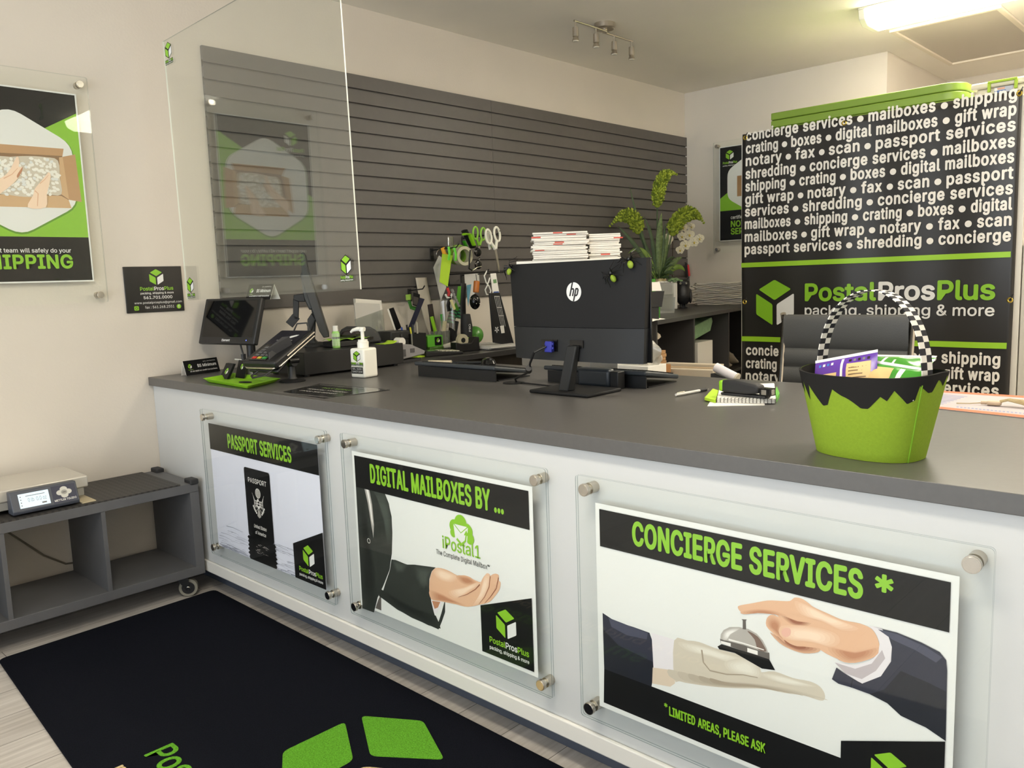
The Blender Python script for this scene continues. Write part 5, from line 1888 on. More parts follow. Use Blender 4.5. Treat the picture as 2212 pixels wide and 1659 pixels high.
sa, sb = pZ(1562, 853, Z0 + .016), pZ(1652, 862, Z0 + .016)
d = (sb - sa)
L = 0.150
t = thing('stapler', 'black and green stapler lying on the spiral notepad', 'stapler', (sa.x - 0.004, sa.y + 0.01, Z0 + 0.0166), rz=math.atan2(d.y, d.x))
mb = MB()
mb.prism([(0.0, -0.016, 0), (L, -0.013, 0), (L, 0.016, 0), (0, 0.016, 0)], (0, 0, 0.008), SOFTBLK)
mb.build('base', t, bevel=0.003)
mb = MB()
mb.prism([(0.0, -0.020, 0.010), (0.004, -0.020, 0.045), (0.05, -0.020, 0.048), (0.115, -0.020, 0.040), (L - 0.02, -0.020, 0.036), (L - 0.02, -0.020, 0.014), (0.09, -0.020, 0.009)], (0, 0.038, 0), SOFTBLK)
mb.build('handle', t, bevel=0.007, seg=3)
mb = MB()
mb.box(-0.004, 0.012, -0.021, 0.019, 0.012, 0.044, LIME)
mb.build('green_end', t, bevel=0.005)
mb = MB()
mb.box(L - 0.019, L + 0.016, -0.015, 0.014, 0.009, 0.030, BLACKG)
mb.box(L - 0.012, L + 0.004, -0.0156, -0.0150, 0.012, 0.026, CHROME)
mb.box(L + 0.0162, L + 0.017, -0.008, 0.008, 0.012, 0.027, CHROME)
mb.build('nose', t, bevel=0.001)

# ---------------------------------------------------------------- fabric treat basket
BCX, BCY = 3.112, 0.178
t = thing('treat_basket', 'green felt treat basket with black jagged rim and checked handle', 'basket', (BCX, BCY, Z0), rz=radians(-8))
FELT = mat('felt_green', (132, 160, 44), 0.85, spec=0.2, bump=0.4, bscale=900, var=0.04, vscale=200)
FELTB = mat('felt_black', (38, 37, 36), 0.9, spec=0.1)
BH = 0.172
A0, B0, A1, B1 = 0.104, 0.078, 0.139, 0.110


def bk(th, f, off=0.0):
    a_ = A0 + (A1 - A0) * f + off
    b_ = B0 + (B1 - B0) * f + off
    c_, s_ = cos(th), sin(th)
    e_ = 0.80
    return Vector((a_ * abs(c_) ** e_ * (1 if c_ >= 0 else -1), b_ * abs(s_) ** e_ * (1 if s_ >= 0 else -1),
                   BH * f + 0.012 * f * (0.5 - abs(s_)) * 0.6))


NB = 72
mb = MB()
rings = [0, 0.1, 0.3, 0.5, 0.7, 0.9, 1.0]
vs, fs = [], []
for f in rings:
    vs += [bk(2 * pi * i / NB, f) for i in range(NB)]
for f in rings[::-1]:
    vs += [bk(2 * pi * i / NB, f, -0.0035) for i in range(NB)]
k = len(rings) * 2
for j in range(k - 1):
    for i in range(NB):
        fs.append((j * NB + i, j * NB + (i + 1) % NB, (j + 1) * NB + (i + 1) % NB, (j + 1) * NB + i))
vs2 = [Vector((v.x, v.y, max(v.z, 0.003))) if idx >= NB * (k - 1) else v for idx, v in enumerate(vs)]
mb.add(vs2, fs, FELT)
mi_b = mb.mi(FELTB)
for q, f_ in enumerate(mb.f):
    if q >= NB * (len(rings)):
        mb.fm[q] = mi_b
mb.add([bk(2 * pi * i / NB, 0) for i in range(NB)], [tuple(range(NB - 1, -1, -1))], FELT)
mb.build('felt_body', t)
# jagged black band around the rim (outside), one zig-zag outline
mb = MB()
zig = [(-178, .86), (-170, .78), (-166, .90), (-158, .80), (-152, .74), (-147, .89), (-139, .72), (-136, .88), (-127, .66), (-124, .85), (-108, .62), (-103, .64), (-97, .84), (-80, .64), (-74, .64), (-64, .79), (-58, .74), (-52, .86), (-38, .70), (-29, .74), (-27, .90), (-14, .80), (-8, .80), (-2, .93), (6, .84), (12, .96), (30, .9), (60, .8), (80, .92), (100, .78), (120, .9), (140, .8), (160, .9), (182, .86)]
vs, fs = [], []
M_ = 240
for i in range(M_):
    a_ = -178 + 360 * i / M_
    lo = zig[-1][1]
    for (a0_, f0_), (a1_, f1_) in zip(zig, zig[1:]):
        if a0_ <= a_ <= a1_:
            lo = f0_ + (f1_ - f0_) * (a_ - a0_) / (a1_ - a0_)
    th_ = radians(a_)
    vs += [bk(th_, lo, 0.0007), bk(th_, (lo + 1) / 2, 0.0007), bk(th_, 1.0, 0.0007), bk(th_, 1.004, -0.0035)]
for i in range(M_):
    j = (i + 1) % M_
    for q in range(3):
        fs.append((4 * i + q, 4 * j + q, 4 * j + q + 1, 4 * i + q + 1))
mb.add(vs, fs, FELTB)
mb.build('jagged_rim', t)
# side seam stitched vertical
mb = MB()
mb.tube([bk(radians(-24), f, 0.0006) for f in (0.0, 0.3, 0.6, 0.9)], 0.0014, mat('felt_green_seam', (116, 164, 28), 0.9), 6)
mb.build('seam', t)
# checked handle, arch from the left end to the right end
HK_B, HK_W = mat('check_black', (26, 27, 34), 0.8), mat('check_white', (224, 220, 210), 0.8)
mb = MB()
nseg = 46
p0, p1 = bk(radians(170), 0.80, -0.006), bk(radians(-12), 0.82, -0.006)
arch = []
for i in range(nseg + 1):
    f = i / nseg
    ang_ = pi * f
    base_ = p0.lerp(p1, 0.5 - 0.5 * cos(ang_))
    zz = sin(ang_) ** 0.80
    arch.append(base_ + Vector((0, 0, 0.192 * zz)))
wv_ = Vector((0.25, 1, 0)).normalized()
hwid = 0.014
for i in range(nseg):
    a_, b_ = arch[i], arch[i + 1]
    tang = (b_ - a_).normalized()
    nn_ = tang.cross(wv_).normalized()
    for q in range(2):
        m_ = HK_B if (i + q) % 2 else HK_W
        s0, s1 = -hwid + q * hwid, q * hwid
        mb.hexa([a_ + wv_ * s0 - nn_ * .0012, a_ + wv_ * s1 - nn_ * .0012, b_ + wv_ * s0 - nn_ * .0012, b_ + wv_ * s1 - nn_ * .0012,
                 a_ + wv_ * s0 + nn_ * .0012, a_ + wv_ * s1 + nn_ * .0012, b_ + wv_ * s0 + nn_ * .0012, b_ + wv_ * s1 + nn_ * .0012], m_)
mb.build('checked_handle', t, smooth=0)
BW = Matrix.Translation((BCX, BCY, Z0)) @ Matrix.Rotation(radians(-8), 4, 'Z')


def candy(label, c, dx, dy, w, h, m, m2, marks):
    """pillow-shaped snack pouch: c centre, dx along, dy up (unit vectors)"""
    dx, dy = Vector(dx).normalized(), Vector(dy).normalized()
    n = dx.cross(dy)
    t = thing('snack_bag', label, 'snack bag', c, group='snack bags in the treat basket')
    mb = MB()
    nu, nv = 18, 14
    for sg in (-1, 1):
        def fn(a, b):
            puff = 0.011 * (sin(pi * a) * sin(pi * b)) ** 0.6 * (1 + 0.12 * sin(a * 14 + b * 9))
            return dx * (w * (a - .5)) + dy * (h * (b - .5)) + n * (sg * puff)
        mb.sheet(fn if sg > 0 else (lambda a, b: fn(1 - a, b)), nu, nv, m)
    mb.build('pouch', t)
    mb = MB()
    for sy_ in (-1, 1):
        mb.prism([dx * (-w / 2) + dy * (sy_ * h / 2), dx * (w / 2) + dy * (sy_ * h / 2), dx * (w / 2) + dy * (sy_ * (h / 2 + 0.006)), dx * (-w / 2) + dy * (sy_ * (h / 2 + 0.006))], n * 0.0008, m2)
    mb.build('sealed_edge', t, smooth=0)
    mb = MB()
    for (u0, v0, u1, v1, mm) in marks:
        for_n = []
        nu2, nv2 = 6, 6
        def fm(a, b):
            aa, bb = u0 + (u1 - u0) * a, v0 + (v1 - v0) * b
            puff = 0.011 * (sin(pi * aa) * sin(pi * bb)) ** 0.6 * (1 + 0.12 * sin(aa * 14 + bb * 9))
            return dx * (w * (aa - .5)) + dy * (h * (bb - .5)) + n * (puff + 0.0006 + 0.0002 * len(for_n))
        mb.sheet(fm, nu2, nv2, mm)
    mb.build('pack_print', t)
    return t


PUR = mat('foil_purple', (98, 58, 160), 0.25)
FGR = mat('foil_green', (70, 150, 50), 0.2)
FBK = mat('foil_black', (40, 34, 32), 0.25)
CREAM = mat('print_cream', (222, 190, 130), 0.5)
PBR = mat('print_brown', (110, 80, 40), 0.5)
BLU = mat('print_blue', (60, 120, 200), 0.5)
txt = [(0.60, 0.30 + .09 * k, 0.86, 0.33 + .09 * k, PBR) for k in range(5)]
candy('purple snack bag with cream label leaning in the basket', BW @ Vector((-0.035, -0.040, 0.158)), BW.to_3x3() @ Vector((0.97, 0.05, 0.22)), BW.to_3x3() @ Vector((-0.20, 0.42, 0.88)), 0.135, 0.085, PUR, WHITE,
      [(0.56, 0.10, 0.92, 0.80, CREAM), (0.10, 0.1, 0.40, 0.62, CREAM), (0.46, 0.04, 0.50, 0.96, WHITE)] + [(0.08 + .07 * k, 0.84, 0.12 + .07 * k, 0.91, (BLU, WHITE)[k % 2]) for k in range(4)] + [(0.58 + .07 * k, 0.85, 0.62 + .07 * k, 0.92, (FBK, INK_GREY)[k % 2]) for k in range(5)] + txt)
candy('small black snack bag at the left rim of the basket', BW @ Vector((-0.098, -0.012, 0.146)), BW.to_3x3() @ Vector((0.85, -0.3, 0.2)), BW.to_3x3() @ Vector((-0.1, 0.4, 0.9)), 0.06, 0.06, FBK, WHITE, [(0.3, 0.2, 0.8, 0.7, CREAM)])
candy('green snack bag lying across the back of the basket', BW @ Vector((0.040, 0.030, 0.176)), BW.to_3x3() @ Vector((1, 0.10, 0.02)), BW.to_3x3() @ Vector((-0.05, 0.80, 0.45)), 0.118, 0.075, FGR, WHITE, [(0.2, 0.3, 0.25, 0.9, WHITE), (0.4, 0.1, 0.44, 0.7, WHITE)])
candy('green snack bag with cream label lying near the front of the basket', BW @ Vector((0.060, -0.038, 0.160)), BW.to_3x3() @ Vector((1, 0.0, -0.10)), BW.to_3x3() @ Vector((0.05, 0.60, 0.72)), 0.115, 0.062, FGR, WHITE, [(0.12, 0.35, 0.50, 0.85, CREAM), (0.60, 0.1, 0.68, 0.9, WHITE)])
candy('dark snack bag sunk between the purple and green bags', BW @ Vector((0.030, -0.060, 0.128)), BW.to_3x3() @ Vector((0.95, -0.1, -0.25)), BW.to_3x3() @ Vector((0.2, 0.5, 0.8)), 0.08, 0.06, FBK, WHITE, [(0.2, 0.3, 0.7, 0.8, CREAM)])

# ---------------------------------------------------------------- orange-edged flyer and lanyard
a, b = pZ(2012, 882, Z0), pZ(2300, 913, Z0)
c, d = pZ(2300, 862, Z0), pZ(2024, 844.5, Z0)
t = thing('orange_flyer', 'white flyer with orange borders on the counter by the basket', 'flyer', (0, 0, 0))
MB().prism([a, b, c, d], (0, 0, 0.0012), mat('flyer_paper', (176, 168, 170), 0.7)).build('sheet', t, smooth=0)
mb = MB()
up = Vector((0, 0, 0.0016))
OR = mat('print_orange', (206, 100, 56), 0.6)
PB_ = mat('print_slate_blue', (120, 130, 170), 0.6)


def fq(s_, r_):
    return a.lerp(b, s_).lerp(d.lerp(c, s_), r_) + up


mb.poly([fq(0, 0), fq(1, 0), fq(1, .10), fq(0, .10)], OR)
mb.poly([fq(0, .90), fq(1, .90), fq(1, 1), fq(0, 1)], OR)
for k in range(8):
    r_ = 0.22 + k * 0.075
    mb.poly([fq(0.01, r_), fq(0.09 + 0.025 * k, r_), fq(0.09 + 0.025 * k, r_ + .025), fq(0.01, r_ + .025)], PB_)
for k in range(26):
    s_ = 0.20 + 0.030 * k
    mb.poly([fq(s_, .15), fq(s_ + .018, .15), fq(s_ + .018, .19), fq(s_, .19)], PB_)
mb.build('print', t, smooth=0)
q = pZ(2150, 878, Z0)
t = thing('key_lanyard', 'beige lanyard with a white plastic buckle on the orange flyer', 'lanyard', (q.x, q.y, Z0 + 0.0018))
CORD = mat('lanyard_beige', (170, 152, 112), 0.5)
BUC = mat('buckle_beige', (190, 168, 142), 0.4)
MB().box(-0.020, 0.014, -0.010, 0.012, 0.001, 0.013, BUC).build('buckle', t, bevel=0.005, seg=3)
mb = MB()
mb.cyl((-0.034, -0.004, 0.007), (-0.018, 0, 0.007), 0.005, BUC, 12)
mb.build('connector', t)
mb = MB()
for k in range(9):
    o_ = (k - 4) * 0.0028
    mb.tube([(0.010, 0.002 + o_ * .4, 0.010 + 0.002 * (k % 3)), (0.03, 0.006 + o_, 0.017 + 0.002 * (k % 2)), (0.06, 0.0 + o_, 0.012 + .003 * (k % 3)), (0.10, -0.008 + o_ * 1.4, 0.0035 + .003 * (k % 2)), (0.15, -0.012 + o_ * 1.6, 0.0035)], 0.0022, CORD, 6)
mb.tube([(-0.034, -0.004, 0.006), (-0.06, -0.006, 0.0025), (-0.09, -0.016, 0.0022)], 0.0014, CORD, 6)
mb.build('cords', t)
# ================================================================ shelf unit at the back, turned a little from the wall
ZK = 1.05
KA = pZ(1417, 692, ZK)                      # front left top corner
KD = (pZ(1607, 661.7, ZK) - KA)
KD.z = 0
KD.normalize()                              # along the front
KN = Vector((-KD.y, KD.x, 0))               # towards the wall
KROT = math.atan2(KD.y, KD.x)
KL, KDP = 2.30, 0.64
SHM = mat('shelf_charcoal', (60, 58, 57), 0.45)
t = thing('shelf_unit', 'charcoal open shelf unit with cubbies before the end wall', 'shelf unit', (KA.x, KA.y, 0), rz=KROT)
MB().box(-0.004, KL, -0.012, KDP, ZK - 0.024, ZK, SHM).build('top_board', t, bevel=0.0015)
MB().box(0, KL, 0.012, KDP, 0.60, 0.62, SHM).build('shelf_board', t)
MB().box(0, KL, 0.012, KDP, 0.05, 0.07, SHM).build('bottom_board', t)
MB().box(0, KL, KDP - 0.012, KDP, 0.07, ZK - 0.024, SHM).build('back_panel', t)
s1 = (pZ(1500, 679, ZK) - KA).dot(KD)
s2 = (pZ(1576, 667, ZK) - KA).dot(KD)
for s_ in (0.0, s1, s2, KL - 0.02):
    MB().box(s_, s_ + 0.020, 0.0, KDP - 0.012, 0.001, ZK - 0.024, SHM).build('divider', t)


def K(s_, d_, z_=0.0):
    """point on the shelf unit: s along the front, d depth, z above its top"""
    q = KA + KD * s_ + KN * d_
    return Vector((q.x, q.y, ZK + 0.0005 + z_))


def kpx(u, v, d_):
    """s and z on the upright plane d behind the unit's front"""
    dd = ray(u, v)
    o = KA + KN * d_
    tt = (o - CAM).dot(KN) / dd.dot(KN)
    q = CAM + dd * tt
    return (q - KA).dot(KD), q.z


# cubby contents
ZS1 = 0.6205


def block(name, label, cat, u0, v0, u1, v1, dep, th, m, ang=0.0, grp=None, lie=False):
    sA, zA = kpx(u0, v0, dep)
    sB, zB = kpx(u1, v1, dep)
    x0, x1 = min(sA, sB), max(sA, sB)
    z0, z1 = min(zA, zB), max(zA, zB)
    mb = MB()
    c = K((x0 + x1) / 2, dep + th / 2)
    hw, hz = (x1 - x0) / 2, z1 - z0
    mb.box(-hw, hw, -th / 2, th / 2, 0, hz, m)
    o = mb.build(name, bevel=0.002)
    o.location = (c.x, c.y, z0)
    o.rotation_euler = (0, 0, KROT + ang)
    return tag(o, label, cat, grp)


FOAM = mat('foam_white', (226, 222, 212), 0.8)
FOAMG = mat('foam_green', (126, 158, 118), 0.9, bump=0.6, bscale=60, var=0.1, vscale=30)
def sp(u, d, v=665):
    return kpx(u, v, d)[0]


def zp(u, v, d):
    return kpx(u, v, d)[1]


def cub(name, label, cat, u0, u1, z0, z1, d0, d1, m, ang=0.0, bevel=0.002):
    a, b = sp(u0, d0), sp(u1, d0)
    o = MB().box(0, b - a, 0, d1 - d0, 0, z1 - z0, m).build(name, bevel=bevel)
    c = K(a, d0)
    o.location = (c.x, c.y, z0)
    o.rotation_euler = (0, 0, KROT + ang)
    return tag(o, label, cat)


zf = zp(1530, 733, 0.12)
cub('foam_block', 'thick white foam block in the middle cubby of the shelf unit', 'foam block', 1507, 1532, ZS1, zf, 0.10, 0.26, FOAM, ang=-0.10)
cub('foam_sheet', 'flat white foam sheet standing right in the middle cubby', 'foam sheet', 1540, 1569, ZS1, zf - 0.002, 0.14, 0.17, FOAM)
t = MB()
t.prism([(0, 0, 0.045), (0.03, 0, 0), (0.56, 0, 0.060), (0.61, 0, 0.12), (0.59, 0, 0.15), (0.0, 0, 0.085)], (0, 0.24, 0), FOAMG)
o = t.build('green_foam', bevel=0.004)
c = K(s1 + 0.024, 0.09)
o.location = (c.x, c.y, zf + 0.001)
o.rotation_euler = (0, 0, KROT)
tag(o, 'mottled green foam slab lying tilted on the white foam block', 'foam slab')
# left cubby: boxes, flat cartons, folder of papers, one above the other
za = ZS1
o = MB().box(0, 0.17, 0, 0.30, 0.0, zp(1430, 786, 0.05) - ZS1 - 0.001, CARD).build('lower_box', bevel=0.002)
o.location = K(0.026, 0.05, -ZK + za)
o.rotation_euler = (0, 0, KROT)
tag(o, 'brown carton at the bottom of the left cubby', 'box')
za = zp(1430, 786, 0.05)
t = thing('flat_carton', 'stack of flat brown cartons low in the left cubby', 'carton', tuple(K(0.026, 0.03, -ZK + za)), rz=KROT)
for k in range(4):
    MB().box(0, 0.20 - 0.012 * (k % 2), 0, 0.30, k * 0.020, k * 0.020 + 0.0185, CARD).build('carton_layer', t, bevel=0.001)
za += 0.0805
o = MB().box(0, 0.13, 0, 0.30, 0.0, 0.062, mat('dark_carton', (96, 76, 60), 0.8)).build('brown_box', bevel=0.002)
o.location = K(0.026, 0.06, -ZK + za)
o.rotation_euler = (0, 0, KROT)
tag(o, 'dim brown box on the flat cartons in the left cubby', 'box')
za += 0.0625
mb = MB()
mb.prism([(0, 0, 0), (0.13, 0, 0), (0.17, 0, 0.010), (0.16, 0, 0.025), (0.03, 0, 0.070), (0.0, 0, 0.070)], (0, 0.22, 0), mat('folder_beige', (178, 168, 150), 0.8))
o = mb.build('paper_folder', smooth=0)
o.location = K(0.026, 0.05, -ZK + za)
o.rotation_euler = (0, 0, KROT)
tag(o, 'beige folder of papers slumped on top in the left cubby', 'folder')
# right cubby: clear bubble wrap bag
CLB = mat('poly_bag', (206, 198, 180), 0.25, bump=1.0, bscale=30)
mb = MB().sheet(lambda a, b: (0.42 * a, 0.02 + 0.03 * sin(a * 8 + b * 6), 0.005 + (0.20 - 0.17 * a) * b), 20, 14, CLB)
o = mb.build('bubble_wrap', solid=0.02)
o.location = K(s2 + 0.030, 0.08, -ZK + ZS1 + 0.004)
o.rotation_euler = (0, 0, KROT)
tag(o, 'crumpled clear bubble wrap in the right cubby beside the banner', 'bubble wrap')

# ---------------------------------------------------------------- things on the shelf unit
WP = mat('drape_white', (238, 236, 230), 0.75)
sA, _ = kpx(1378, 700, -0.02)
mb = MB().sheet(lambda a, b: (-0.30 + 0.36 * a, -0.022 - 0.012 * sin(a * 6) * (1 - b) + 0.13 * b, 0.004 + (0.018 * sin(a * 7) ** 2 + 0.05 * max(0, 0.6 - a)) * b - 0.012 * (1 - b)), 20, 10, WP)
o = mb.build('paper_drape', solid=0.001)
c = K(0.03, 0.0)
o.location = (c.x, c.y, ZK + 0.010)
o.rotation_euler = (0, 0, KROT)
tag(o, 'crumpled white paper hanging over the shelf unit corner by the monitor', 'paper')

# green card and brochure holder
HG = mat('holder_green', (66, 150, 38), 0.45)
HB_ = mat('holder_black', (40, 40, 40), 0.35)
hs, _ = kpx(1405, 680, 0.05)
t = thing('brochure_holder', 'green stepped brochure holder with cards on the shelf unit', 'brochure holder', tuple(K(sp(1383, 0.13), 0.13)), rz=radians(43))
MB().prism([(-0.16, 0, 0), (0.0, 0, 0), (0.0, 0, 0.10), (-0.16, 0, 0.13)], (0, 0.015, 0), HG).build('front_wall', t)
MB().box(-0.16, 0.11, 0.14, 0.155, 0, 0.22, HG).build('back_wall', t)
MB().box(0.07, 0.11, 0.0, 0.14, 0, 0.085, HG).build('side_wall', t)
MB().box(-0.16, 0.11, 0.015, 0.14, 0, 0.012, HG).build('base', t)
o = MB().box(-0.155, -0.145 + 0.155, 0.05, 0.055, 0.05, 0.25, mat('brochure_pale', (214, 220, 206), 0.6)).build('pale_brochure', t)
MB().box(-0.16, -0.045, 0.09, 0.094, 0.10, 0.33, mat('brochure_blue', (40, 130, 165), 0.5)).build('blue_brochure', t)
MB().box(-0.050, 0.015, 0.084, 0.088, 0.10, 0.33, PAPER).build('white_brochure', t)
MB().box(-0.055, 0.030, 0.076, 0.080, 0.16, 0.258, PAPER).build('code_card', t)
t = thing('card_box', 'black business card box with a white card on the green holder', 'card box', tuple(K(sp(1408, 0.03), 0.03)), rz=radians(43))
MB().prism([(-0.10, 0, 0.07), (0.055, 0, 0.07), (0.07, 0, 0.155), (-0.10, 0, 0.15)], (0, 0.05, 0), HB_).build('box_body', t, bevel=0.002)
MB().prism([(-0.03, 0.004, 0.157), (0.055, 0.004, 0.157), (0.05, 0.03, 0.20), (-0.04, 0.03, 0.20)], (0, 0.010, 0.004), PAPER).build('white_card', t)
MB().box(-0.02, 0.04, 0.01, 0.04, 0, 0.0698, HB_).build('foot', t)
# clear leaflet stand
t = thing('leaflet_stand', 'clear acrylic leaflet stand left of the owl', 'leaflet stand', tuple(K(sp(1438, 0.24), 0.24)), rz=radians(43))
CLA = clear_mat('leaflet_acrylic', (225, 228, 226), 0.08, haze=0.30, hazecol=(190, 190, 182))
MB().prism([(-0.055, 0, 0), (0.055, 0, 0), (0.062, 0, 0.10), (-0.045, 0, 0.10)], (0, 0.05, 0), CLA).build('front_pocket', t, smooth=0)
MB().box(-0.045, 0.055, 0.06, 0.063, 0.09, 0.19, mat('leaflet_grey', (128, 126, 124), 0.5)).build('leaflet', t)
MB().box(-0.055, 0.062, 0.052, 0.056, 0.0, 0.185, CLA).build('rear_pocket', t, smooth=0)

# owl figurine
q = K(sp(1476, 0.38), 0.38)
t = thing('owl_figurine', 'black owl figurine standing on the shelf unit', 'owl figurine', (q.x, q.y, ZK + 0.0005), rz=radians(43 - 10))
OWL = mat('owl_black', (32, 32, 34), 0.4, bump=0.5, bscale=70)
mb = MB()
mb.lathe([(0, 0.028), (0.030, 0.03), (0.050, 0.055), (0.058, 0.09), (0.052, 0.125), (0.044, 0.145), (0.048, 0.165), (0.046, 0.19), (0.03, 0.205), (0, 0.208)], OWL, n=24, sy=0.85)
mb.build('body', t)
for sg in (-1, 1):
    MB().cyl((sg * 0.034, -0.008, 0.195), (sg * 0.043, -0.012, 0.222), 0.012, OWL, 10, r2=0.002).build('ear_tuft', t)
    mb = MB()
    mb.ball((sg * 0.019, -0.036, 0.176), (0.014, 0.006, 0.014), mat('owl_face', (52, 52, 54), 0.4))
    mb.ball((sg * 0.019, -0.041, 0.176), (0.007, 0.004, 0.007), mat('owl_eye', (190, 186, 176), 0.15))
    mb.ball((sg * 0.019, -0.0445, 0.176), (0.0035, 0.002, 0.0035), BLACKG)
    mb.build('eye', t)
    MB().ball((sg * 0.050, 0.004, 0.085), (0.014, 0.036, 0.052), OWL).build('wing', t)
    mb = MB()
    mb.cyl((sg * 0.018, -0.01, 0.004), (sg * 0.018, -0.005, 0.036), 0.008, OWL, 10)
    for k in (-1, 0, 1):
        mb.tube([(sg * 0.018, -0.01, 0.006), (sg * 0.018 + k * 0.009, -0.035, 0.0035)], 0.0035, OWL, 6)
    mb.build('foot', t)
MB().cyl((0, -0.044, 0.170), (0, -0.052, 0.158), 0.006, OWL, 8, r2=0.001).build('beak', t)
MB().prism([(-0.025, 0.03, 0.0), (0.025, 0.03, 0.0), (0.03, 0.045, 0.08), (-0.03, 0.045, 0.08)], (0, 0.012, 0), OWL).build('tail', t)

# flower arrangement
q = K(sp(1424, 0.56), 0.56)
VS = mat('vase_foil', (196, 186, 150), 0.16, 0.9, bump=1.0, bscale=55)
t = thing('flower_arrangement', 'tall green bottlebrush flower arrangement in a crinkled silver vase', 'flower arrangement', (q.x, q.y, ZK + 0.0005))
MB().lathe([(0, 0), (0.05, 0), (0.068, 0.02), (0.076, 0.08), (0.070, 0.15), (0.055, 0.20), (0.05, 0.215), (0.045, 0.21), (0.0, 0.19)], VS, n=28).build('vase', t)
LEAF = mat('leaf_green', (58, 80, 42), 0.5, var=0.2, vscale=30)
LEAF2 = mat('leaf_light', (112, 140, 52), 0.5, var=0.2, vscale=30)
LEAF3 = mat('leaf_snake', (96, 116, 66), 0.5, var=0.35, vscale=60)
VR = Vector((0.73, 0.69, 0))     # picture-right direction at the vase
VF = Vector((0.69, -0.73, 0))    # towards the viewer


def blade(pts, w, m, nm='leaf', curl=0.25):
    pts = [Vector(p) for p in pts]
    n = 14
    P = []
    for i in range(n + 1):
        f = i / n
        a = pts[0] * (1 - f) ** 2 + pts[1] * 2 * f * (1 - f) + pts[2] * f * f
        P.append(a)
    vs, fs = [], []
    for i, p in enumerate(P):
        f = i / n
        d = (P[min(i + 1, n)] - P[max(i - 1, 0)]).normalized()
        s_ = d.cross(VF)
        if s_.length < 0.2:
            s_ = d.cross(Vector((0, 0, 1)))
        s_.normalize()
        ww = w * (0.45 + 1.1 * f) * (1 - f ** 5) if f < 0.5 else w * (1.0) * max(0.02, (1 - ((f - 0.5) / 0.5) ** 2.2))
        nn = s_.cross(d)
        vs += [p - s_ * ww + nn * ww * curl, p, p + s_ * ww + nn * ww * curl]
        if i:
            k = 3 * i
            fs += [(k - 3, k - 2, k + 1, k), (k - 2, k - 1, k + 2, k + 1)]
    return MB().add(vs, fs, m).build(nm, t, solid=0.0012)


O = Vector((0, 0, 0.19))


def pt(r, z, f=0.0):
    return VR * r + VF * f + Vector((0, 0, z))


# three bottlebrush flower spikes on stems
def brush(p0, p1, p2, p3, rad, stem):
    P = []
    n = 26
    for i in range(n + 1):
        f = i / n
        P.append(p0 * (1 - f) ** 3 + p1 * 3 * f * (1 - f) ** 2 + p2 * 3 * f * f * (1 - f) + p3 * f ** 3)
    MB().tube(stem, 0.005, LEAF, 8).build('stem', t)
    FL = mat('flower_lime', (136, 152, 40), 0.7)
    FL2 = mat('flower_lime_light', (172, 186, 62), 0.7)
    FL3 = mat('flower_lime_deep', (104, 122, 30), 0.7)
    mb = MB()
    rr = random.Random(int(rad * 1e5))
    for i in range(n + 1):
        f = i / n
        prof = rad * (0.95 if f < 0.55 else max(0.12, 1 - ((f - 0.55) / 0.45) ** 1.3)) * (1 if f > 0.05 else 0.7)
        d = (P[min(i + 1, n)] - P[max(i - 1, 0)]).normalized()
        x_, y_ = orth(d)
        mb.ball(P[i], prof * 0.78, FL, 8, 5)
        m_ = 15
        for k in range(m_):
            a = 2 * pi * (k + 0.5 * (i % 2)) / m_
            e = x_ * cos(a) + y_ * sin(a)
            q0 = P[i] + e * prof * 0.72 + d * prof * rr.uniform(-.1, .1)
            q1 = q0 + e * prof * rr.uniform(0.25, 0.5) + d * prof * rr.uniform(0.0, 0.4)
            mb.tube([q0, q0.lerp(q1, 0.6), q1], 0.005, (FL, FL2, FL3)[rr.randrange(3)], 5, rs=[0.0045, 0.0075, 0.003])
    mb.build('flower_spike', t)


brush(pt(-0.005, 0.74), pt(0.00, 0.86), pt(0.035, 1.00), pt(0.135, 0.945), 0.046, [pt(0.0, 0.15), pt(-0.01, 0.45), pt(-0.005, 0.75)])
brush(pt(-0.145, 0.56), pt(-0.15, 0.65), pt(-0.21, 0.74), pt(-0.345, 0.60), 0.052, [pt(-0.02, 0.15), pt(-0.08, 0.38), pt(-0.145, 0.57)])
brush(pt(0.105, 0.54), pt(0.12, 0.65), pt(0.24, 0.735), pt(0.325, 0.60), 0.054, [pt(0.02, 0.15), pt(0.06, 0.38), pt(0.105, 0.56)])
for tip, mid_, w, m in (((-0.20, 0.88), (-0.14, 0.55), 0.010, LEAF), ((-0.29, 0.60), (-0.14, 0.45), 0.016, LEAF), ((-0.10, 0.66), (-0.03, 0.5), 0.012, LEAF),
                        ((0.025, 0.68), (-0.01, 0.5), 0.024, LEAF3), ((0.075, 0.56), (0.04, 0.4), 0.016, LEAF3), ((0.17, 0.36), (0.10, 0.36), 0.020, LEAF3),
                        ((-0.22, 0.40), (-0.09, 0.52), 0.016, LEAF2), ((-0.24, 0.30), (-0.10, 0.38), 0.013, LEAF2), ((0.19, 0.26), (0.12, 0.36), 0.020, LEAF2),
                        ((-0.06, 0.60), (-0.04, 0.4), 0.014, LEAF), ((0.05, 0.62), (0.03, 0.4), 0.012, LEAF), ((-0.11, 0.52), (-0.07, 0.38), 0.012, LEAF)):
    blade([pt(0, 0.17, 0.01), pt(mid_[0], mid_[1], 0.02), pt(tip[0], tip[1], 0.0)], w, m)
rr = random.Random(11)
for k in range(34):
    a = 2 * pi * rr.random()
    e = VR * cos(a) * 0.12 + VF * sin(a) * 0.09
    h = rr.uniform(0.20, 0.36)
    blade([Vector((0, 0, 0.20)), e * 0.5 + Vector((0, 0, h + 0.04)), e + Vector((0, 0, h))], 0.007, LEAF)
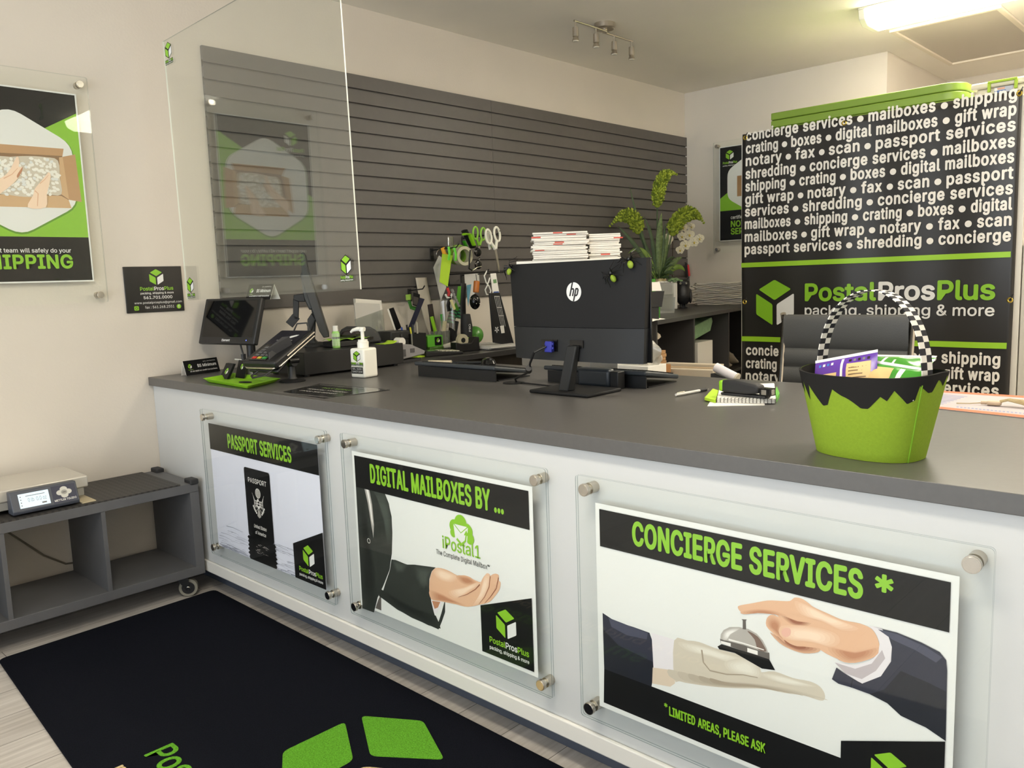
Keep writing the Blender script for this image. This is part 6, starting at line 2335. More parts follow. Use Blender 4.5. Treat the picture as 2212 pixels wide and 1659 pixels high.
for k in range(10):
    a = 2 * pi * rr.random()
    e = VR * cos(a) * 0.10 + VF * abs(sin(a)) * 0.10
    blade([Vector((0, 0, 0.20)), e * 0.9 + Vector((0, 0, 0.20)), e + Vector((0, 0, 0.02 + 0.05 * rr.random()))], 0.004, LEAF2, 'grass_blade')

# orchid behind
q = K(sp(1451, 0.575), 0.575)
t = thing('orchid', 'white orchid on thin stems right of the bottlebrush flowers', 'orchid', (q.x, q.y, ZK + 0.0005))
POT = mat('pot_dark', (52, 46, 42), 0.5)
MB().lathe([(0, 0), (0.04, 0), (0.05, 0.09), (0.046, 0.09), (0.0, 0.085)], POT, n=20).build('pot', t)
PET = mat('petal_white', (236, 230, 206), 0.55)
PETY = mat('petal_yellow', (214, 190, 90), 0.55)
STM = mat('orchid_stem', (74, 60, 44), 0.6)
MB().tube([(0, 0, 0.08), pt(-0.035, 0.30), pt(-0.035, 0.48)], 0.0035, STM, 6).build('stem', t)
MB().tube([(0.0, 0, 0.08), pt(0.01, 0.30), pt(0.012, 0.52), pt(0.06, 0.62)], 0.0035, STM, 6).build('stem', t)
for (bx_, bz_, sc) in ((-0.035, 0.50, 1.15), (0.050, 0.62, 1.0), (0.085, 0.585, 0.9), (0.075, 0.52, 0.9), (0.13, 0.53, 1.0), (0.165, 0.475, 0.95), (0.10, 0.455, 1.0), (0.205, 0.50, 0.9), (0.145, 0.59, 0.7), (0.06, 0.42, 0.8)):
    mb = MB()
    for k in range(5):
        a = pi / 2 + 2 * pi * k / 5
        e = VR * cos(a) + Vector((0, 0, sin(a)))
        s_ = VR * -sin(a) + Vector((0, 0, cos(a)))
        L_ = 0.042 * sc * (1.0 if k in (1, 4) else 0.92)
        w_ = 0.024 * sc * (1.0 if k in (1, 4) else 0.7)
        c0_ = pt(bx_, bz_, 0.03)
        vs = [c0_ + VF * 0.004] + [c0_ + e * (L_ * (0.5 + 0.5 * cos(b_))) + s_ * (w_ * sin(b_)) + VF * (0.010 * (1 - (0.5 + 0.5 * cos(b_)))) for b_ in [pi * 0.92 - pi * 1.84 * j / 10 for j in range(11)]]
        mb.add(vs, [(0, j + 1, j + 2) for j in range(10)], PET)
    mb.ball(pt(bx_, bz_ - 0.006, 0.036), (0.008 * sc, 0.008 * sc, 0.010 * sc), PETY, 10, 6)
    mb.build('flower', t, smooth=60)

# white pot with pebbles and a small succulent
q = pZ(1450, 665, ZK)
t = thing('succulent_pot', 'white pebble-topped pot with a small succulent beside the owl', 'succulent pot', tuple(K(sp(1440, 0.45), 0.45)), rz=radians(43))
MB().prism([(-0.068, -0.05, 0), (0.068, -0.05, 0), (0.068, 0.05, 0), (-0.068, 0.05, 0)], (0, 0, 0.185), mat('pot_white', (222, 220, 210), 0.4)).build('pot', t, bevel=0.008)
for k in range(16):
    MB().ball((-0.058 + 0.0077 * k, -0.03 + 0.02 * (k % 3), 0.190), (0.012, 0.010, 0.008), WHITE, 8, 5).build('pebble', t)
mb = MB()
SUC = mat('succulent_green', (120, 150, 104), 0.5)
for k in range(16):
    a = 2.4 * k
    r_ = 0.012 + 0.0026 * k
    mb.ball((0.05 + r_ * cos(a), -0.035 + r_ * sin(a) * 0.7, 0.212 - 0.0012 * k), (0.013, 0.010, 0.007), SUC, 8, 5)
mb.build('succulent', t)

# bundles of clear mailer bags: folded edges towards the room
PBAG = mat('mailer_bag', (236, 231, 218), 0.3, bump=0.8, bscale=24)
for i, (z0_, z1_, dx_, lb) in enumerate(((0.0, 0.085, 0.0, 'lower bundle of clear plastic mailers right of the owl'), (0.0895, 0.169, 0.02, 'upper bundle of clear plastic mailers right of the owl'))):
    t = thing('mailer_bundle', lb, 'mailer bundle', tuple(K(sp(1500, 0.44) + 0.02, 0.44, z0_)), rz=radians(36), group='bundles of plastic mailers')
    rr = random.Random(20 + i)
    n = 8
    for k in range(n):
        th = (z1_ - z0_) / n
        jx, jy = rr.uniform(-.02, .02), rr.uniform(-.012, .012)
        mb = MB()
        nx, nr = 20, 12
        vs, fs = [], []
        for a_ in range(nx + 1):
            f = a_ / nx
            zz = th * (k + 0.5) + 0.0012 * sin(f * 17 + k * 2.1)
            yy = 0.006 * sin(f * 11 + k) + jy
            for q in range(nr):
                w_ = 2 * pi * q / nr
                vs.append((jx + 0.46 * f, yy + 0.09 + 0.09 * max(-1, min(1, 1.5 * cos(w_))), zz + th * 0.52 * sin(w_)))
        for a_ in range(nx):
            for q in range(nr):
                fs.append((a_ * nr + q, a_ * nr + (q + 1) % nr, (a_ + 1) * nr + (q + 1) % nr, (a_ + 1) * nr + q))
        fs += [tuple(range(nr)), tuple(nx * nr + q for q in range(nr - 1, -1, -1))]
        mb.add(vs, fs, PBAG)
        mb.build('mailer', t)
# red-handled tool on the wall corner
qa, qb = pX(1486, 572, 0.05), pX(1489, 596, 0.05)
t = thing('utility_knife', 'red and black handled tool hanging at the slat wall end', 'tool', (0, 0, 0))
RED = mat('tool_red', (196, 56, 60), 0.4)
MB().tube([(0.05, qa.y, qa.z), (0.05, qb.y, qb.z)], 0.014, RED, 10, flat=0.5).build('grip', t)
MB().tube([(0.045, qa.y - 0.02, qa.z + 0.012), (0.045, qb.y - 0.022, qb.z - 0.01)], 0.012, BLACK, 10, flat=0.6).build('black_side', t)
MB().tube([(0.022, qa.y, qa.z + 0.02), (0.05, qa.y, qa.z + 0.005)], 0.003, BLACK, 6).build('hook', t)

# ================================================================ cabinet with mail tubs behind the monitor
cb = Vector((1.205, 1.560, 0))
t = thing('white_cabinet', 'tall white-topped cabinet hidden behind the big monitor', 'cabinet', (cb.x, cb.y, 0), rz=radians(42))
CBM = mat('cabinet_grey', (120, 118, 114), 0.5)
MB().box(-0.25, 0.225, -0.0, 0.30, 0.001, 1.362, CBM).build('body', t)
MB().box(-0.262, 0.236, -0.008, 0.31, 1.362, 1.380, WHITE).build('top', t, bevel=0.003)
ENV = mat('envelope_white', (238, 234, 226), 0.75)
ENVR = mat('envelope_red', (206, 84, 70), 0.7)
CB = Matrix.Translation((cb.x, cb.y, 1.3805)) @ Matrix.Rotation(radians(42), 4, 'Z')
rr = random.Random(5)
k = 0
for pile_, (x0_, x1_, nlay) in enumerate(((-0.185, 0.080, 15), (0.092, 0.245, 14))):
    z_ = 0.0
    for j in range(nlay):
        th = (0.0090 if pile_ == 0 else 0.0088) * (0.75 + 0.5 * ((j * 7) % 5) / 4)
        jx, jy = rr.uniform(-.007, .007), rr.uniform(-.012, .012)
        if pile_ == 0 and 8 <= j:
            jx += 0.006
        t = thing('envelope', ('%s white red-marked mailing envelope in the %s stack on the cabinet' % ('thick padded' if pile_ == 0 else 'padded', 'left' if pile_ == 0 else 'right')), 'envelope',
                  tuple(CB @ Vector((jx, jy, z_))), rz=radians(42) + (0.05 * sin(j * 1.3) if j > nlay * 0.5 and pile_ == 0 else 0) + rr.uniform(-.025, .025), group='mailing envelopes in the %s stack' % ('left' if pile_ == 0 else 'right'))
        mb = MB()
        y0_ = 0.01 if pile_ == 0 else 0.06
        y1_ = 0.19 if pile_ == 0 else 0.26
        xm = x1_ if pile_ == 1 else x1_ - 0.0
        sag = 0.004
        cant = rr.uniform(-.0006, .0006)
        mb.hexa([(x0_, y0_, 0), (xm, y0_, 0), (x0_, y1_, 0), (xm, y1_, 0), (x0_, y0_, th * .9 + cant), (xm, y0_, th * .9 - cant), (x0_, y1_, th * .9), (xm, y1_, th * .9)], ENV)
        mb.build('envelope_body', t, bevel=0.0022)
        if rr.random() < 0.28:
            mb = MB()
            xa = x0_ + rr.choice((0.0, 0.02, 0.10, 0.16, 0.2)) * (1 if pile_ == 0 else 0.6)
            mb.box(xa, xa + 0.045, y0_ - 0.0006, y0_ + 0.03, th * 0.2, th * 0.8, ENVR)
            mb.build('red_mark', t, smooth=0)
        z_ += th
        k += 1

# ---------------------------------------------------------------- packing supplies seen past the counter edge
def packed(name, label, cat, u0, u1, vtop, y_, m, dep=0.05, rz=0.0, z0=0.001):
    a, b = pY(u0, vtop, y_), pY(u1, vtop, y_)
    o = MB().box(0, (b - a).length, 0, dep, 0, (a.z + b.z) / 2 - z0, m).build(name, bevel=0.002)
    o.location = (a.x, a.y, z0)
    o.rotation_euler = (0, 0, rz)
    return tag(o, label, cat)


KR1 = mat('kraft_pale', (184, 172, 152), 0.85)
KR2 = mat('kraft_mid', (160, 138, 108), 0.85)
y0_ = 1.62
for i, (u0, u1, v0, m, lb, yy) in enumerate(((1437, 1548, 787, KR1, 'flat pale carton bundle standing behind the counter, rear one', 1.74),
                                            (1438, 1536, 795, KR2, 'flat brown carton bundle standing behind the counter, middle one', 1.69),
                                            (1440, 1533, 799, KR1, 'flat pale carton bundle standing behind the counter, front one', 1.63))):
    t_ = packed('carton_bundle', lb, 'carton bundle', u0, u1, v0, yy, m, dep=0.045, rz=radians(8))
o = packed('brown_carton', 'small brown carton end beside the plastic bag behind the keyboards', 'carton', 1412, 1436, 788, 1.55, mat('carton_brown', (150, 104, 58), 0.8), dep=0.05)
o = packed('white_tub', 'white tub edge visible under the big monitor', 'tub', 1322, 1400, 790, 1.36, WHITE, dep=0.14)
ztub = pY(1360, 790, 1.36).z
# clear plastic bag bunched above the tub
a = pY(1384, 786, 1.40)
rr = random.Random(9)


def bagf(u, v):
    th = 2 * pi * u
    r_ = (0.040 + 0.030 * sin(v * pi)) * (1 + 0.28 * sin(5 * th + 4 * v) + 0.15 * sin(9 * th - 7 * v)) * (1 - 0.85 * v ** 4)
    return (r_ * cos(th) + 0.03 * (0.5 - v), r_ * sin(th) * 0.6, 0.13 * v)


o = MB().sheet(bagf, 40, 20, clear_mat('bag_clear', (236, 236, 232), 0.10, rough=0.1, haze=0.45, hazecol=(216, 212, 204))).build('plastic_bag')
o.location = (a.x, 1.43, ztub + 0.001)
tag(o, 'bunched clear plastic bag beside the big monitor lower corner', 'plastic bag')
qa, qb = pY(1546, 793, 1.60), pY(1590, 816, 1.60)
t = thing('paper_roll', 'white paper roll in clear wrap behind the counter', 'paper roll', (0, 0, 0))
MB().cyl(qa, qb, 0.020, mat('roll_white', (226, 222, 228), 0.5), 24).build('roll', t)
MB().cyl(qb, qb + (qb - qa) * 0.08, 0.022, CLB, 24).build('wrap_end', t)
qm = (qa + qb) / 2
mb = MB()
x0_, x1r = qa.x - 0.01, qb.x + 0.02
za_, zb2 = qa.z - 0.026, qb.z - 0.027
mb.prism([(x0_, 1.575, 0.001), (x1r, 1.575, 0.001), (x1r, 1.575, zb2), (x0_, 1.575, za_)], (0, 0.06, 0), SOFTBLK)
o = mb.build('sloped_box')
tag(o, 'dark slope-topped box carrying the white paper roll', 'box')

# ================================================================ office chair
t = thing('office_chair', 'dark grey ribbed leather office chair behind the counter', 'office chair', (2.495, 1.60, 0), rz=radians(2))
LEA = mat('chair_leather', (74, 74, 73), 0.45, bump=0.3, bscale=300)
zt_, zb_ = 1.116, 0.60
rib = [0.0, 0.135, 0.205, 0.275, 0.345, 0.415, 0.516]
mb = MB()


def chair_back(a, b):
    z = zb_ + (zt_ - zb_) * b
    d = zt_ - z
    bul = 0.0
    for r0, r1 in zip(rib, rib[1:]):
        if r0 <= d <= r1 + 1e-6:
            f = (d - r0) / (r1 - r0)
            bul = 0.016 * (max(0.0, sin(pi * f)) ** 0.35)
    x = -0.235 + 0.47 * a
    bow = 0.03 * (abs(2 * a - 1) ** 2) + 0.05 * (b - 0.4) ** 2
    return (x, -bul - 0.012 - 0.10 * (b - 0.5) ** 2 + 0.06 * b, z)


mb.sheet(chair_back, 8, 90, LEA)
mb.sheet(lambda a, b: (chair_back(1 - a, b)[0], chair_back(1 - a, b)[1] + 0.012 + 0.018, chair_back(1 - a, b)[2]), 8, 90, LEA)
mb.build('backrest', t)
for sg in (-1, 1):
    MB().tube([(sg * 0.240, 0.02, 1.122), (sg * 0.241, 0.035, 1.09), (sg * 0.241, -0.0, 0.85), (sg * 0.241, -0.02, 0.58), (sg * 0.241, -0.06, 0.49), (sg * 0.241, -0.25, 0.46), (sg * 0.241, -0.48, 0.47)], 0.011, CHROME, 10).build('side_rail', t)
    MB().tube([(sg * 0.241, 0.0, 0.80), (sg * 0.27, -0.06, 0.72), (sg * 0.275, -0.30, 0.70), (sg * 0.26, -0.42, 0.60), (sg * 0.241, -0.40, 0.47)], 0.012, CHROME, 10).build('armrest', t)
MB().sheet(lambda a, b: (-0.235 + 0.47 * a, -0.02 - 0.48 * b, 0.475 + 0.012 * abs(sin(b * pi * 5)) ** 0.4), 6, 60, LEA).build('seat', t, solid=0.03)
MB().cyl((0, -0.24, 0.10), (0, -0.24, 0.45), 0.025, CHROME, 16).build('gas_column', t)
for k in range(5):
    a = 2 * pi * k / 5
    MB().tube([(0, -0.24, 0.105), (0.30 * cos(a), -0.24 + 0.30 * sin(a), 0.075)], 0.018, CHROME, 8, rs=[0.024, 0.014]).build('base_leg', t)
    MB().cyl((0.30 * cos(a) - .02 * sin(a), -0.24 + 0.30 * sin(a) + .02 * cos(a), 0.030), (0.30 * cos(a) + .02 * sin(a), -0.24 + 0.30 * sin(a) - .02 * cos(a), 0.030), 0.029, BLACK, 16).build('caster', t)

# ================================================================ lids and tub on the rack
GL_ = mat('lid_green', (128, 158, 58), 0.38)
zr = 2.1285
xs0 = pY(1665, 260, YBN + 0.09).x
x1_ = pY(2040, 200, YBN + 0.09).x
lz0 = zr
for i, lb in enumerate(('lowest of the three stacked green tote lids above the banner', 'middle one of the three stacked green tote lids above the banner', 'topmost of the three stacked green tote lids above the banner')):
    hh = 0.046
    mb = MB()
    d = 0.22
    r_ = 0.10
    xe = x1_ + 0.09
    pts = [(xs0, YBN + 0.09), (xe - r_, YBN + 0.09)]
    pts += [(xe - r_ + r_ * sin(radians(q)), YBN + 0.09 + r_ - r_ * cos(radians(q))) for q in range(10, 91, 10)]
    pts += [(xe, YBN + 0.09 + d), (xs0, YBN + 0.09 + d)]
    mb.prism([(x, y, lz0 + 0.0004) for x, y in pts][::-1], (0, 0, hh - 0.002), GL_)
    o = mb.build('tote_lid', bevel=0.006, seg=3)
    tag(o, lb, 'tote lid', 'green tote lids on the rack')
    lz0 += hh
t = thing('storage_tub', 'clear white storage tub with lime latch at the banner top corner', 'storage tub', (0, 0, 0))
TUB = mat('tub_milky', (226, 220, 196), 0.35)
xa = pY(2098, 200, YBN + 0.09).x
mb = MB()
mb.prism([(xa + 0.02, YBN + .09, zr + .0004), (xa + 0.62, YBN + .09, zr + .0004), (xa + 0.62, YBN + .45, zr + .0004), (xa + 0.02, YBN + .45, zr + .0004)][::-1], (0, 0, 0.070), TUB)
mb.build('tub', t, bevel=0.015, seg=3)
mb = MB()
mb.prism([(xa, YBN + .075, zr + .070), (xa + 0.64, YBN + .075, zr + .070), (xa + 0.64, YBN + .47, zr + .070), (xa, YBN + .47, zr + .070)][::-1], (0, 0, 0.032), TUB)
mb.build('lid', t, bevel=0.010, seg=3)
lc = mat('latch_lime', (164, 196, 50), 0.4)
u0 = pY(2134, 180, YBN + 0.07).x
u1 = pY(2198, 165, YBN + 0.07).x
mb = MB()
mb.box(u0, u1, YBN + .062, YBN + .075, zr + 0.088, zr + 0.100, lc)
for q in (u0, u1 - 0.012):
    mb.box(q, q + 0.014, YBN + .062, YBN + .075, zr + 0.045, zr + 0.088, lc)
mb.build('latch', t, bevel=0.002)
mb = MB()
mb.box(u0 + 0.028, u1 - 0.022, YBN + .084, YBN + .0895, zr + 0.022, zr + 0.066, mat('tub_label', (190, 196, 210), 0.5))
mb.box(u0 + 0.030, u0 + 0.080, YBN + .083, YBN + .084, zr + 0.024, zr + 0.050, mat('label_blue', (90, 120, 180), 0.5))
mb.box(u0 + 0.034, u0 + 0.075, YBN + .083, YBN + .084, zr + 0.054, zr + 0.063, mat('label_peach', (226, 170, 140), 0.5))
mb.build('label', t, smooth=0)
# ================================================================ things hanging on the slat wall hooks
def hook(label, u, v, L=0.22, drop=0.06, uend=None):
    """wire hook: back plate on the slats at pixel u, v, arm of length L into the room"""
    q = pX(u, v, 0.020)
    t = thing('slat_hook', label, 'hook', (0.0205, q.y, q.z))
    MB().box(0, 0.004, -0.012, 0.012, -0.062, 0.012, BLACK).build('back_plate', t)
    MB().tube([(0.004, 0, 0), (L, 0, 0.008), (L + 0.018, 0, 0.026)], 0.0035, BLACK, 8).build('arm', t)
    return q


HA = hook('black slat hook holding the lime tag and the key rings', 932, 541)
HB2 = hook('black slat hook above holding the green scissors', 1000, 515, 0.30)
HC2 = hook('low black slat hook behind the hanging receipt', 884, 628, 0.12)
HD = hook('black slat hook under the sunglasses', 998, 595, 0.355)


def onx(u, v, x):
    return pX(u, v, x)


XH = 0.18
# key ring and loops
t = thing('key_ring', 'silver key ring with a yellow smiley tag on the hook', 'key ring', (0, 0, 0))
c = onx(950, 545, 0.10)
ring_pts = [(c.x + 0.004 * sin(a), c.y + 0.026 * cos(a), c.z - 0.010 + 0.026 * sin(a)) for a in [2 * pi * i / 20 for i in range(21)]]
MB().tube(ring_pts, 0.002, CHROME, 6).build('ring', t)
c = onx(963, 540, 0.13)
o = MB().tube([onx(956, 535, .13), onx(960, 548, .13), onx(966, 556, .13)], 0.016, mat('tag_yellow', (226, 166, 50), 0.4), 10, flat=0.4).build('yellow_tag', t)
c = onx(973, 522, 0.14)
MB().box(c.x - .006, c.x + .006, c.y - .022, c.y + .022, c.z - .035, c.z + .03, CHROME).build('metal_clip', t, bevel=0.004)
# lime tag and papers
def card_hang(name, label, cat, pts, x, m, par=None, dx=None):
    P = [onx(u, v, x if dx is None else x + d_) for (u, v), d_ in zip(pts, dx or [0] * len(pts))]
    mb = MB().prism(P, (0.0012, 0, 0), m)
    o = mb.build(name, par, smooth=0)
    if cat:
        tag(o, label, cat)
    return o


card_hang('lime_tag', 'long lime paper tag hanging from the hook over the desk', 'tag', [(955, 548), (978, 552), (974, 568), (967, 619), (949, 609)], 0.20, LIME2)
card_hang('paper_slip', 'folded white paper slip hanging behind the lime tag', 'paper', [(948, 552), (957, 558), (955, 600), (964, 620), (952, 650), (936, 578)], 0.14, PAPER2)
t = thing('green_carabiner', 'bright green pair of clips hanging over the lime tag', 'clip', (0, 0, 0))
for us in ((969, 533, 969, 562), (981, 535, 984, 563)):
    a, b = onx(us[0], us[1], 0.23), onx(us[2], us[3], 0.23)
    MB().tube([a, (a + b) / 2 + Vector((0.004, 0.004, 0)), b], 0.009, mat('clip_green', (90, 200, 30), 0.35), 8, flat=0.5).build('clip_half', t)
# tape rolls on the hook arm
for lb, u, v, x, r, m in (('wide green tape roll on the hook behind the clear one', 988, 550, 0.14, 0.058, mat('tape_green', (118, 160, 46), 0.4)), ('clear tape roll on the hook before the sunglasses', 1000, 553, 0.20, 0.056, mat('tape_clear', (190, 186, 158), 0.25))):
    c = onx(u, v, x)
    t = thing('tape_roll', lb, 'tape roll', tuple(c), rz=radians(-10))
    mb = MB()
    pr = [(r * 0.68, -0.022), (r, -0.022), (r, 0.022), (r * 0.68, 0.022), (r * 0.68, -0.022)]
    n = 30
    vs, fs = [], []
    for rr_, xx in pr:
        vs += [(xx, rr_ * cos(2 * pi * i / n), rr_ * sin(2 * pi * i / n)) for i in range(n)]
    for j in range(4):
        for i in range(n):
            fs.append((j * n + i, j * n + (i + 1) % n, (j + 1) * n + (i + 1) % n, (j + 1) * n + i))
    mb.add(vs, fs, m)
    mb.build('roll', t)
# sunglasses
t = thing('sunglasses', 'black sunglasses hanging sideways on the hooks', 'sunglasses', (0, 0, 0))
for u, v in ((1032, 545), (1033, 572)):
    c = onx(u, v, 0.26)
    MB().ball(c, (0.008, 0.030, 0.026), BLACKG).build('lens', t)
MB().tube([onx(1016, 540, .27), onx(1014, 560, .27), onx(1013, 580, .27), onx(1020, 584, .27)], 0.005, BLACKG, 8).build('temple', t)
MB().tube([onx(1036, 555, .262), onx(1034, 560, .262), onx(1034, 563, .262)], 0.004, BLACKG, 8).build('bridge', t)
MB().tube([onx(1020, 585, .27), onx(1030, 578, .27), onx(1040, 576, .265)], 0.004, CHROME, 8).build('second_temple', t)


def scissors(label, cu, cv, x, s, mh, mb_, ang=0.0, names=('handle', 'blade')):
    """open-handled scissors hanging in the wall-parallel plane: cu, cv pixel of the pivot"""
    c = onx(cu, cv, x)
    t = thing('scissors', label, 'scissors', tuple(c), rot=(ang, 0, 0))
    for sg in (-1, 1):
        lp = [(0.002 * sg, sg * (0.030 + 0.020 * cos(a)) * s, (0.070 + 0.036 * sin(a)) * s) for a in [2 * pi * i / 16 for i in range(17)]]
        mb = MB().tube(lp, 0.0065 * s, mh, 8, flat=0.8)
        mb.tube([(0.002 * sg, sg * 0.020 * s, 0.040 * s), (0.002 * sg, 0, 0.0)], 0.008 * s, mh, 8, rs=[0.007 * s, 0.009 * s])
        mb.build(names[0], t)
    MB().prism([(-0.001, -0.009 * s, 0.008 * s), (-0.001, 0.009 * s, 0.008 * s), (-0.001, 0.006 * s, -0.09 * s), (-0.001, -0.004 * s, -0.13 * s)], (0.002, 0, 0), mb_).build(names[1], t, smooth=0)
    return t


scissors('white handled scissors hanging at the slat panel seam', 1070, 538, 0.33, 1.15, mat('scissor_white', (228, 226, 210), 0.4), STEEL, ang=radians(12))
scissors('lime handled scissors hanging on the upper hook', 1035, 530, 0.20, 1.0, mat('scissor_lime', (140, 196, 60), 0.4), STEEL, ang=radians(-4))
t = thing('white_cutter', 'slim white cutter hanging left of the white scissors', 'cutter', (0, 0, 0))
MB().tube([onx(1054, 500, .30), onx(1055, 515, .30), onx(1059, 539, .30)], 0.012, mat('cutter_white', (226, 224, 214), 0.4), 8, flat=0.4).build('handle', t)
MB().tube([onx(1061, 505, .30), onx(1062, 535, .30)], 0.004, LIME, 6).build('lime_edge', t)
t = thing('tape_gun', 'black and lime tape gun hanging on the upper hook', 'tape gun', (0, 0, 0))
MB().tube([onx(1003, 498, .16), onx(1012, 515, .16), onx(1022, 534, .16)], 0.026, BLACK, 10, flat=0.5).build('handle', t)
MB().tube([onx(1002, 506, .19), onx(1014, 506, .19), onx(1024, 530, .19)], 0.018, LIME, 10, flat=0.4).build('lime_frame', t)
MB().tube([onx(1002, 520, .15), onx(1008, 535, .15)], 0.014, GREEN, 8, flat=0.5).build('guard', t)

# receipt strip
P = []
mb = MB()
qa, qb = onx(897, 600, 0.022), onx(921, 600, 0.022)
wy = (qb - qa).y
q1, q2 = onx(908, 640, 0.022), onx(914, 720, 0.022)
mb.sheet(lambda a, b: (0.024 + 0.10 * b * b + 0.006 * sin(b * 5), qa.y + wy * a + 0.02 * b, qa.z - 0.36 * b), 4, 14, mat('receipt_paper', (206, 198, 182), 0.8))
o = mb.build('receipt_strip', solid=0.0004)
tag(o, 'long pale receipt strip curling down the slat wall over the desk', 'receipt')
# green clip and black card at the low hook
t = thing('luggage_tag', 'black printed tag with a green strap on the low hook', 'luggage tag', (0, 0, 0))
card_hang('black_card', None, None, [(893, 632), (907, 636), (905, 664), (891, 659)], 0.12, INK_BLACK, t)
card_hang('card_window', None, None, [(893, 640), (904, 643), (902, 660), (892, 657)], 0.1214, mat('tag_window', (70, 66, 62), 0.3), t)
MB().tube([onx(882, 636, .10), onx(883, 648, .10)], 0.020, mat('strap_lime', (140, 180, 70), 0.5), 8, flat=0.3).build('strap_top', t)
MB().tube([onx(884, 650, .10), onx(888, 664, .10), onx(898, 667, .10)], 0.012, mat('strap_green', (60, 130, 50), 0.4), 8, flat=0.4).build('strap_loop', t)
o = card_hang('dark_ruler', 'dark blue ruler leaning in the pen cup', 'ruler', [(907, 643), (917, 646), (886, 724), (875, 724)], 0.285, mat('ruler_navy', (26, 28, 52), 0.4))

# second cluster right of the trimmer
card_hang('white_pouch', 'white pouch hanging under the sunglasses', 'pouch', [(1003, 593), (1034, 590), (1036, 612), (1022, 640), (1010, 650), (1005, 618)], 0.16, PAPER2)
card_hang('blue_card', 'blue card hanging below the white pouch', 'card', [(1008, 616), (1018, 614), (1011, 662), (1009, 640)], 0.175, mat('card_blue', (96, 160, 186), 0.5))
a, b = onx(1030, 607, .26), onx(1028, 632, .26)
t = thing('orange_bottle', 'small orange plastic vial hanging over the desk', 'vial', (0, 0, 0))
MB().cyl(a, b, 0.018, mat('vial_orange', (190, 110, 44), 0.25), 20).build('vial', t, bevel=0.004)
MB().tube([onx(1028, 592, .26), a], 0.002, BLACK, 6).build('cord', t)
qc = onx(1052, 585, 0.36)
t = thing('slat_hook', 'black slat hook carrying the looped white charging cable', 'hook', (0.0205, qc.y, qc.z - 0.012))
MB().box(0, 0.004, -0.012, 0.012, -0.062, 0.012, BLACK).build('back_plate', t)
MB().tube([(0.004, 0, 0), (0.34, 0, 0.004), (0.355, 0, 0.020)], 0.0035, BLACK, 8).build('arm', t)
t = thing('charging_cable', 'looped white charging cable beside the monitor', 'cable', (0, 0, 0))
lp = [onx(u, v, .36) for u, v in ((1052, 585), (1046, 596), (1050, 610), (1056, 618), (1060, 628), (1058, 636), (1051, 636), (1048, 626), (1053, 616), (1058, 600))]
MB().tube(lp, 0.004, WHITE, 6).build('loop', t)
# upright paper trimmer
t = thing('paper_trimmer', 'upright black board with white grid lines left of the monitor', 'paper trimmer', (0, 0, 0))
XT = 0.46
def tq(u, v):
    return onx(u, v, XT)
P = [tq(1058, 633), tq(1080, 632), tq(1112, 748), tq(1067, 740)]
MB().prism(P, (-0.012, 0, 0), mat('trimmer_black', (30, 30, 31), 0.4)).build('board', t, bevel=0.002)
mb = MB()
for k in range(4):
    mb.tube([tq(1068 + k * 3.3, 640), tq(1083 + k * 2.9, 705)], 0.0012, PAPER, 4)
for v, u0_ in ((640, 1068), (664, 1073), (682, 1077)):
    mb.tube([tq(u0_, v), tq(u0_ + 11, v)], 0.0015, PAPER, 4)
mb.prism([tq(1080, 704), tq(1088, 703), tq(1090, 719), tq(1083, 720)], (0.001, 0, 0), PAPER)
mb.build('grid_print', t, smooth=0)
c = tq(1073, 712)
mb = MB()
A = Art(mb, (XT + 0.0006, c.y, c.z), (0, 1, 0), (0, 0, 1))
for k in range(5):
    a_ = pi / 2 + 2 * pi * k / 5 + pi
    A.poly([(0, 0), (0.014 * cos(a_ - .35), 0.014 * sin(a_ - .35)), (0.020 * cos(a_), 0.020 * sin(a_)), (0.014 * cos(a_ + .35), 0.014 * sin(a_ + .35))], INK_WHITE)
mb.build('star_print', t, smooth=0)
o = card_hang('white_packet', 'white packet with a green square above the grid board', 'packet', [(1059, 591), (1071, 590), (1078, 632), (1064, 634)], 0.44, PAPER)
mb = MB().prism([onx(1065, 604, .4416), onx(1072, 603, .4416), onx(1073, 611, .4416), onx(1066, 612, .4416)], (0.0006, 0, 0), mat('packet_green', (110, 150, 100), 0.5))
mb.prism([onx(1066, 630, .4416), onx(1077, 629, .4416), onx(1078, 632.5, .4416), onx(1066, 634, .4416)], (0.0006, 0, 0), mat('packet_blue', (60, 90, 160), 0.5))
mb.build('packet_print', o, smooth=0)
# red and white tape dispenser, striped cord, green strip
t = thing('tape_cutter', 'red and white tape cutter hanging below the lime tag', 'tape cutter', (0, 0, 0))
MB().tube([onx(966, 622, .20), onx(970, 632, .20), onx(968, 640, .20)], 0.010, RED, 8, flat=0.6).build('red_grip', t)
MB().tube([onx(962, 636, .20), onx(966, 643, .20), onx(974, 643, .20), onx(976, 634, .20)], 0.006, WHITE, 8).build('white_frame', t)
card_hang('green_strip', 'long green strip hanging from the low hook', 'strip', [(989, 618), (996, 618), (994, 650), (990, 672), (978, 668), (985, 650)], 0.21, mat('strip_green', (80, 150, 40), 0.4))
t = thing('beaded_cord', 'grey banded cord hanging before the green strip', 'cord', (0, 0, 0))
MB().tube([onx(976, 625, .24), onx(984, 645, .24), onx(992, 662, .24)], 0.008, mat('cord_grey', (150, 148, 144), 0.4), 8).build('cord', t)
mb = MB()
for k in range(5):
    c = onx(979 + k * 2.8, 632 + k * 6.2, .24)
    mb.ball(c, (0.0088, 0.0088, 0.004), BLACK, 10, 6)
mb.build('bands', t)
MB().tube([onx(974, 648, .24), onx(982, 668, .24)], 0.010, mat('knife_cream', (226, 218, 160), 0.4), 8, flat=0.6).build('cream_pull', t)
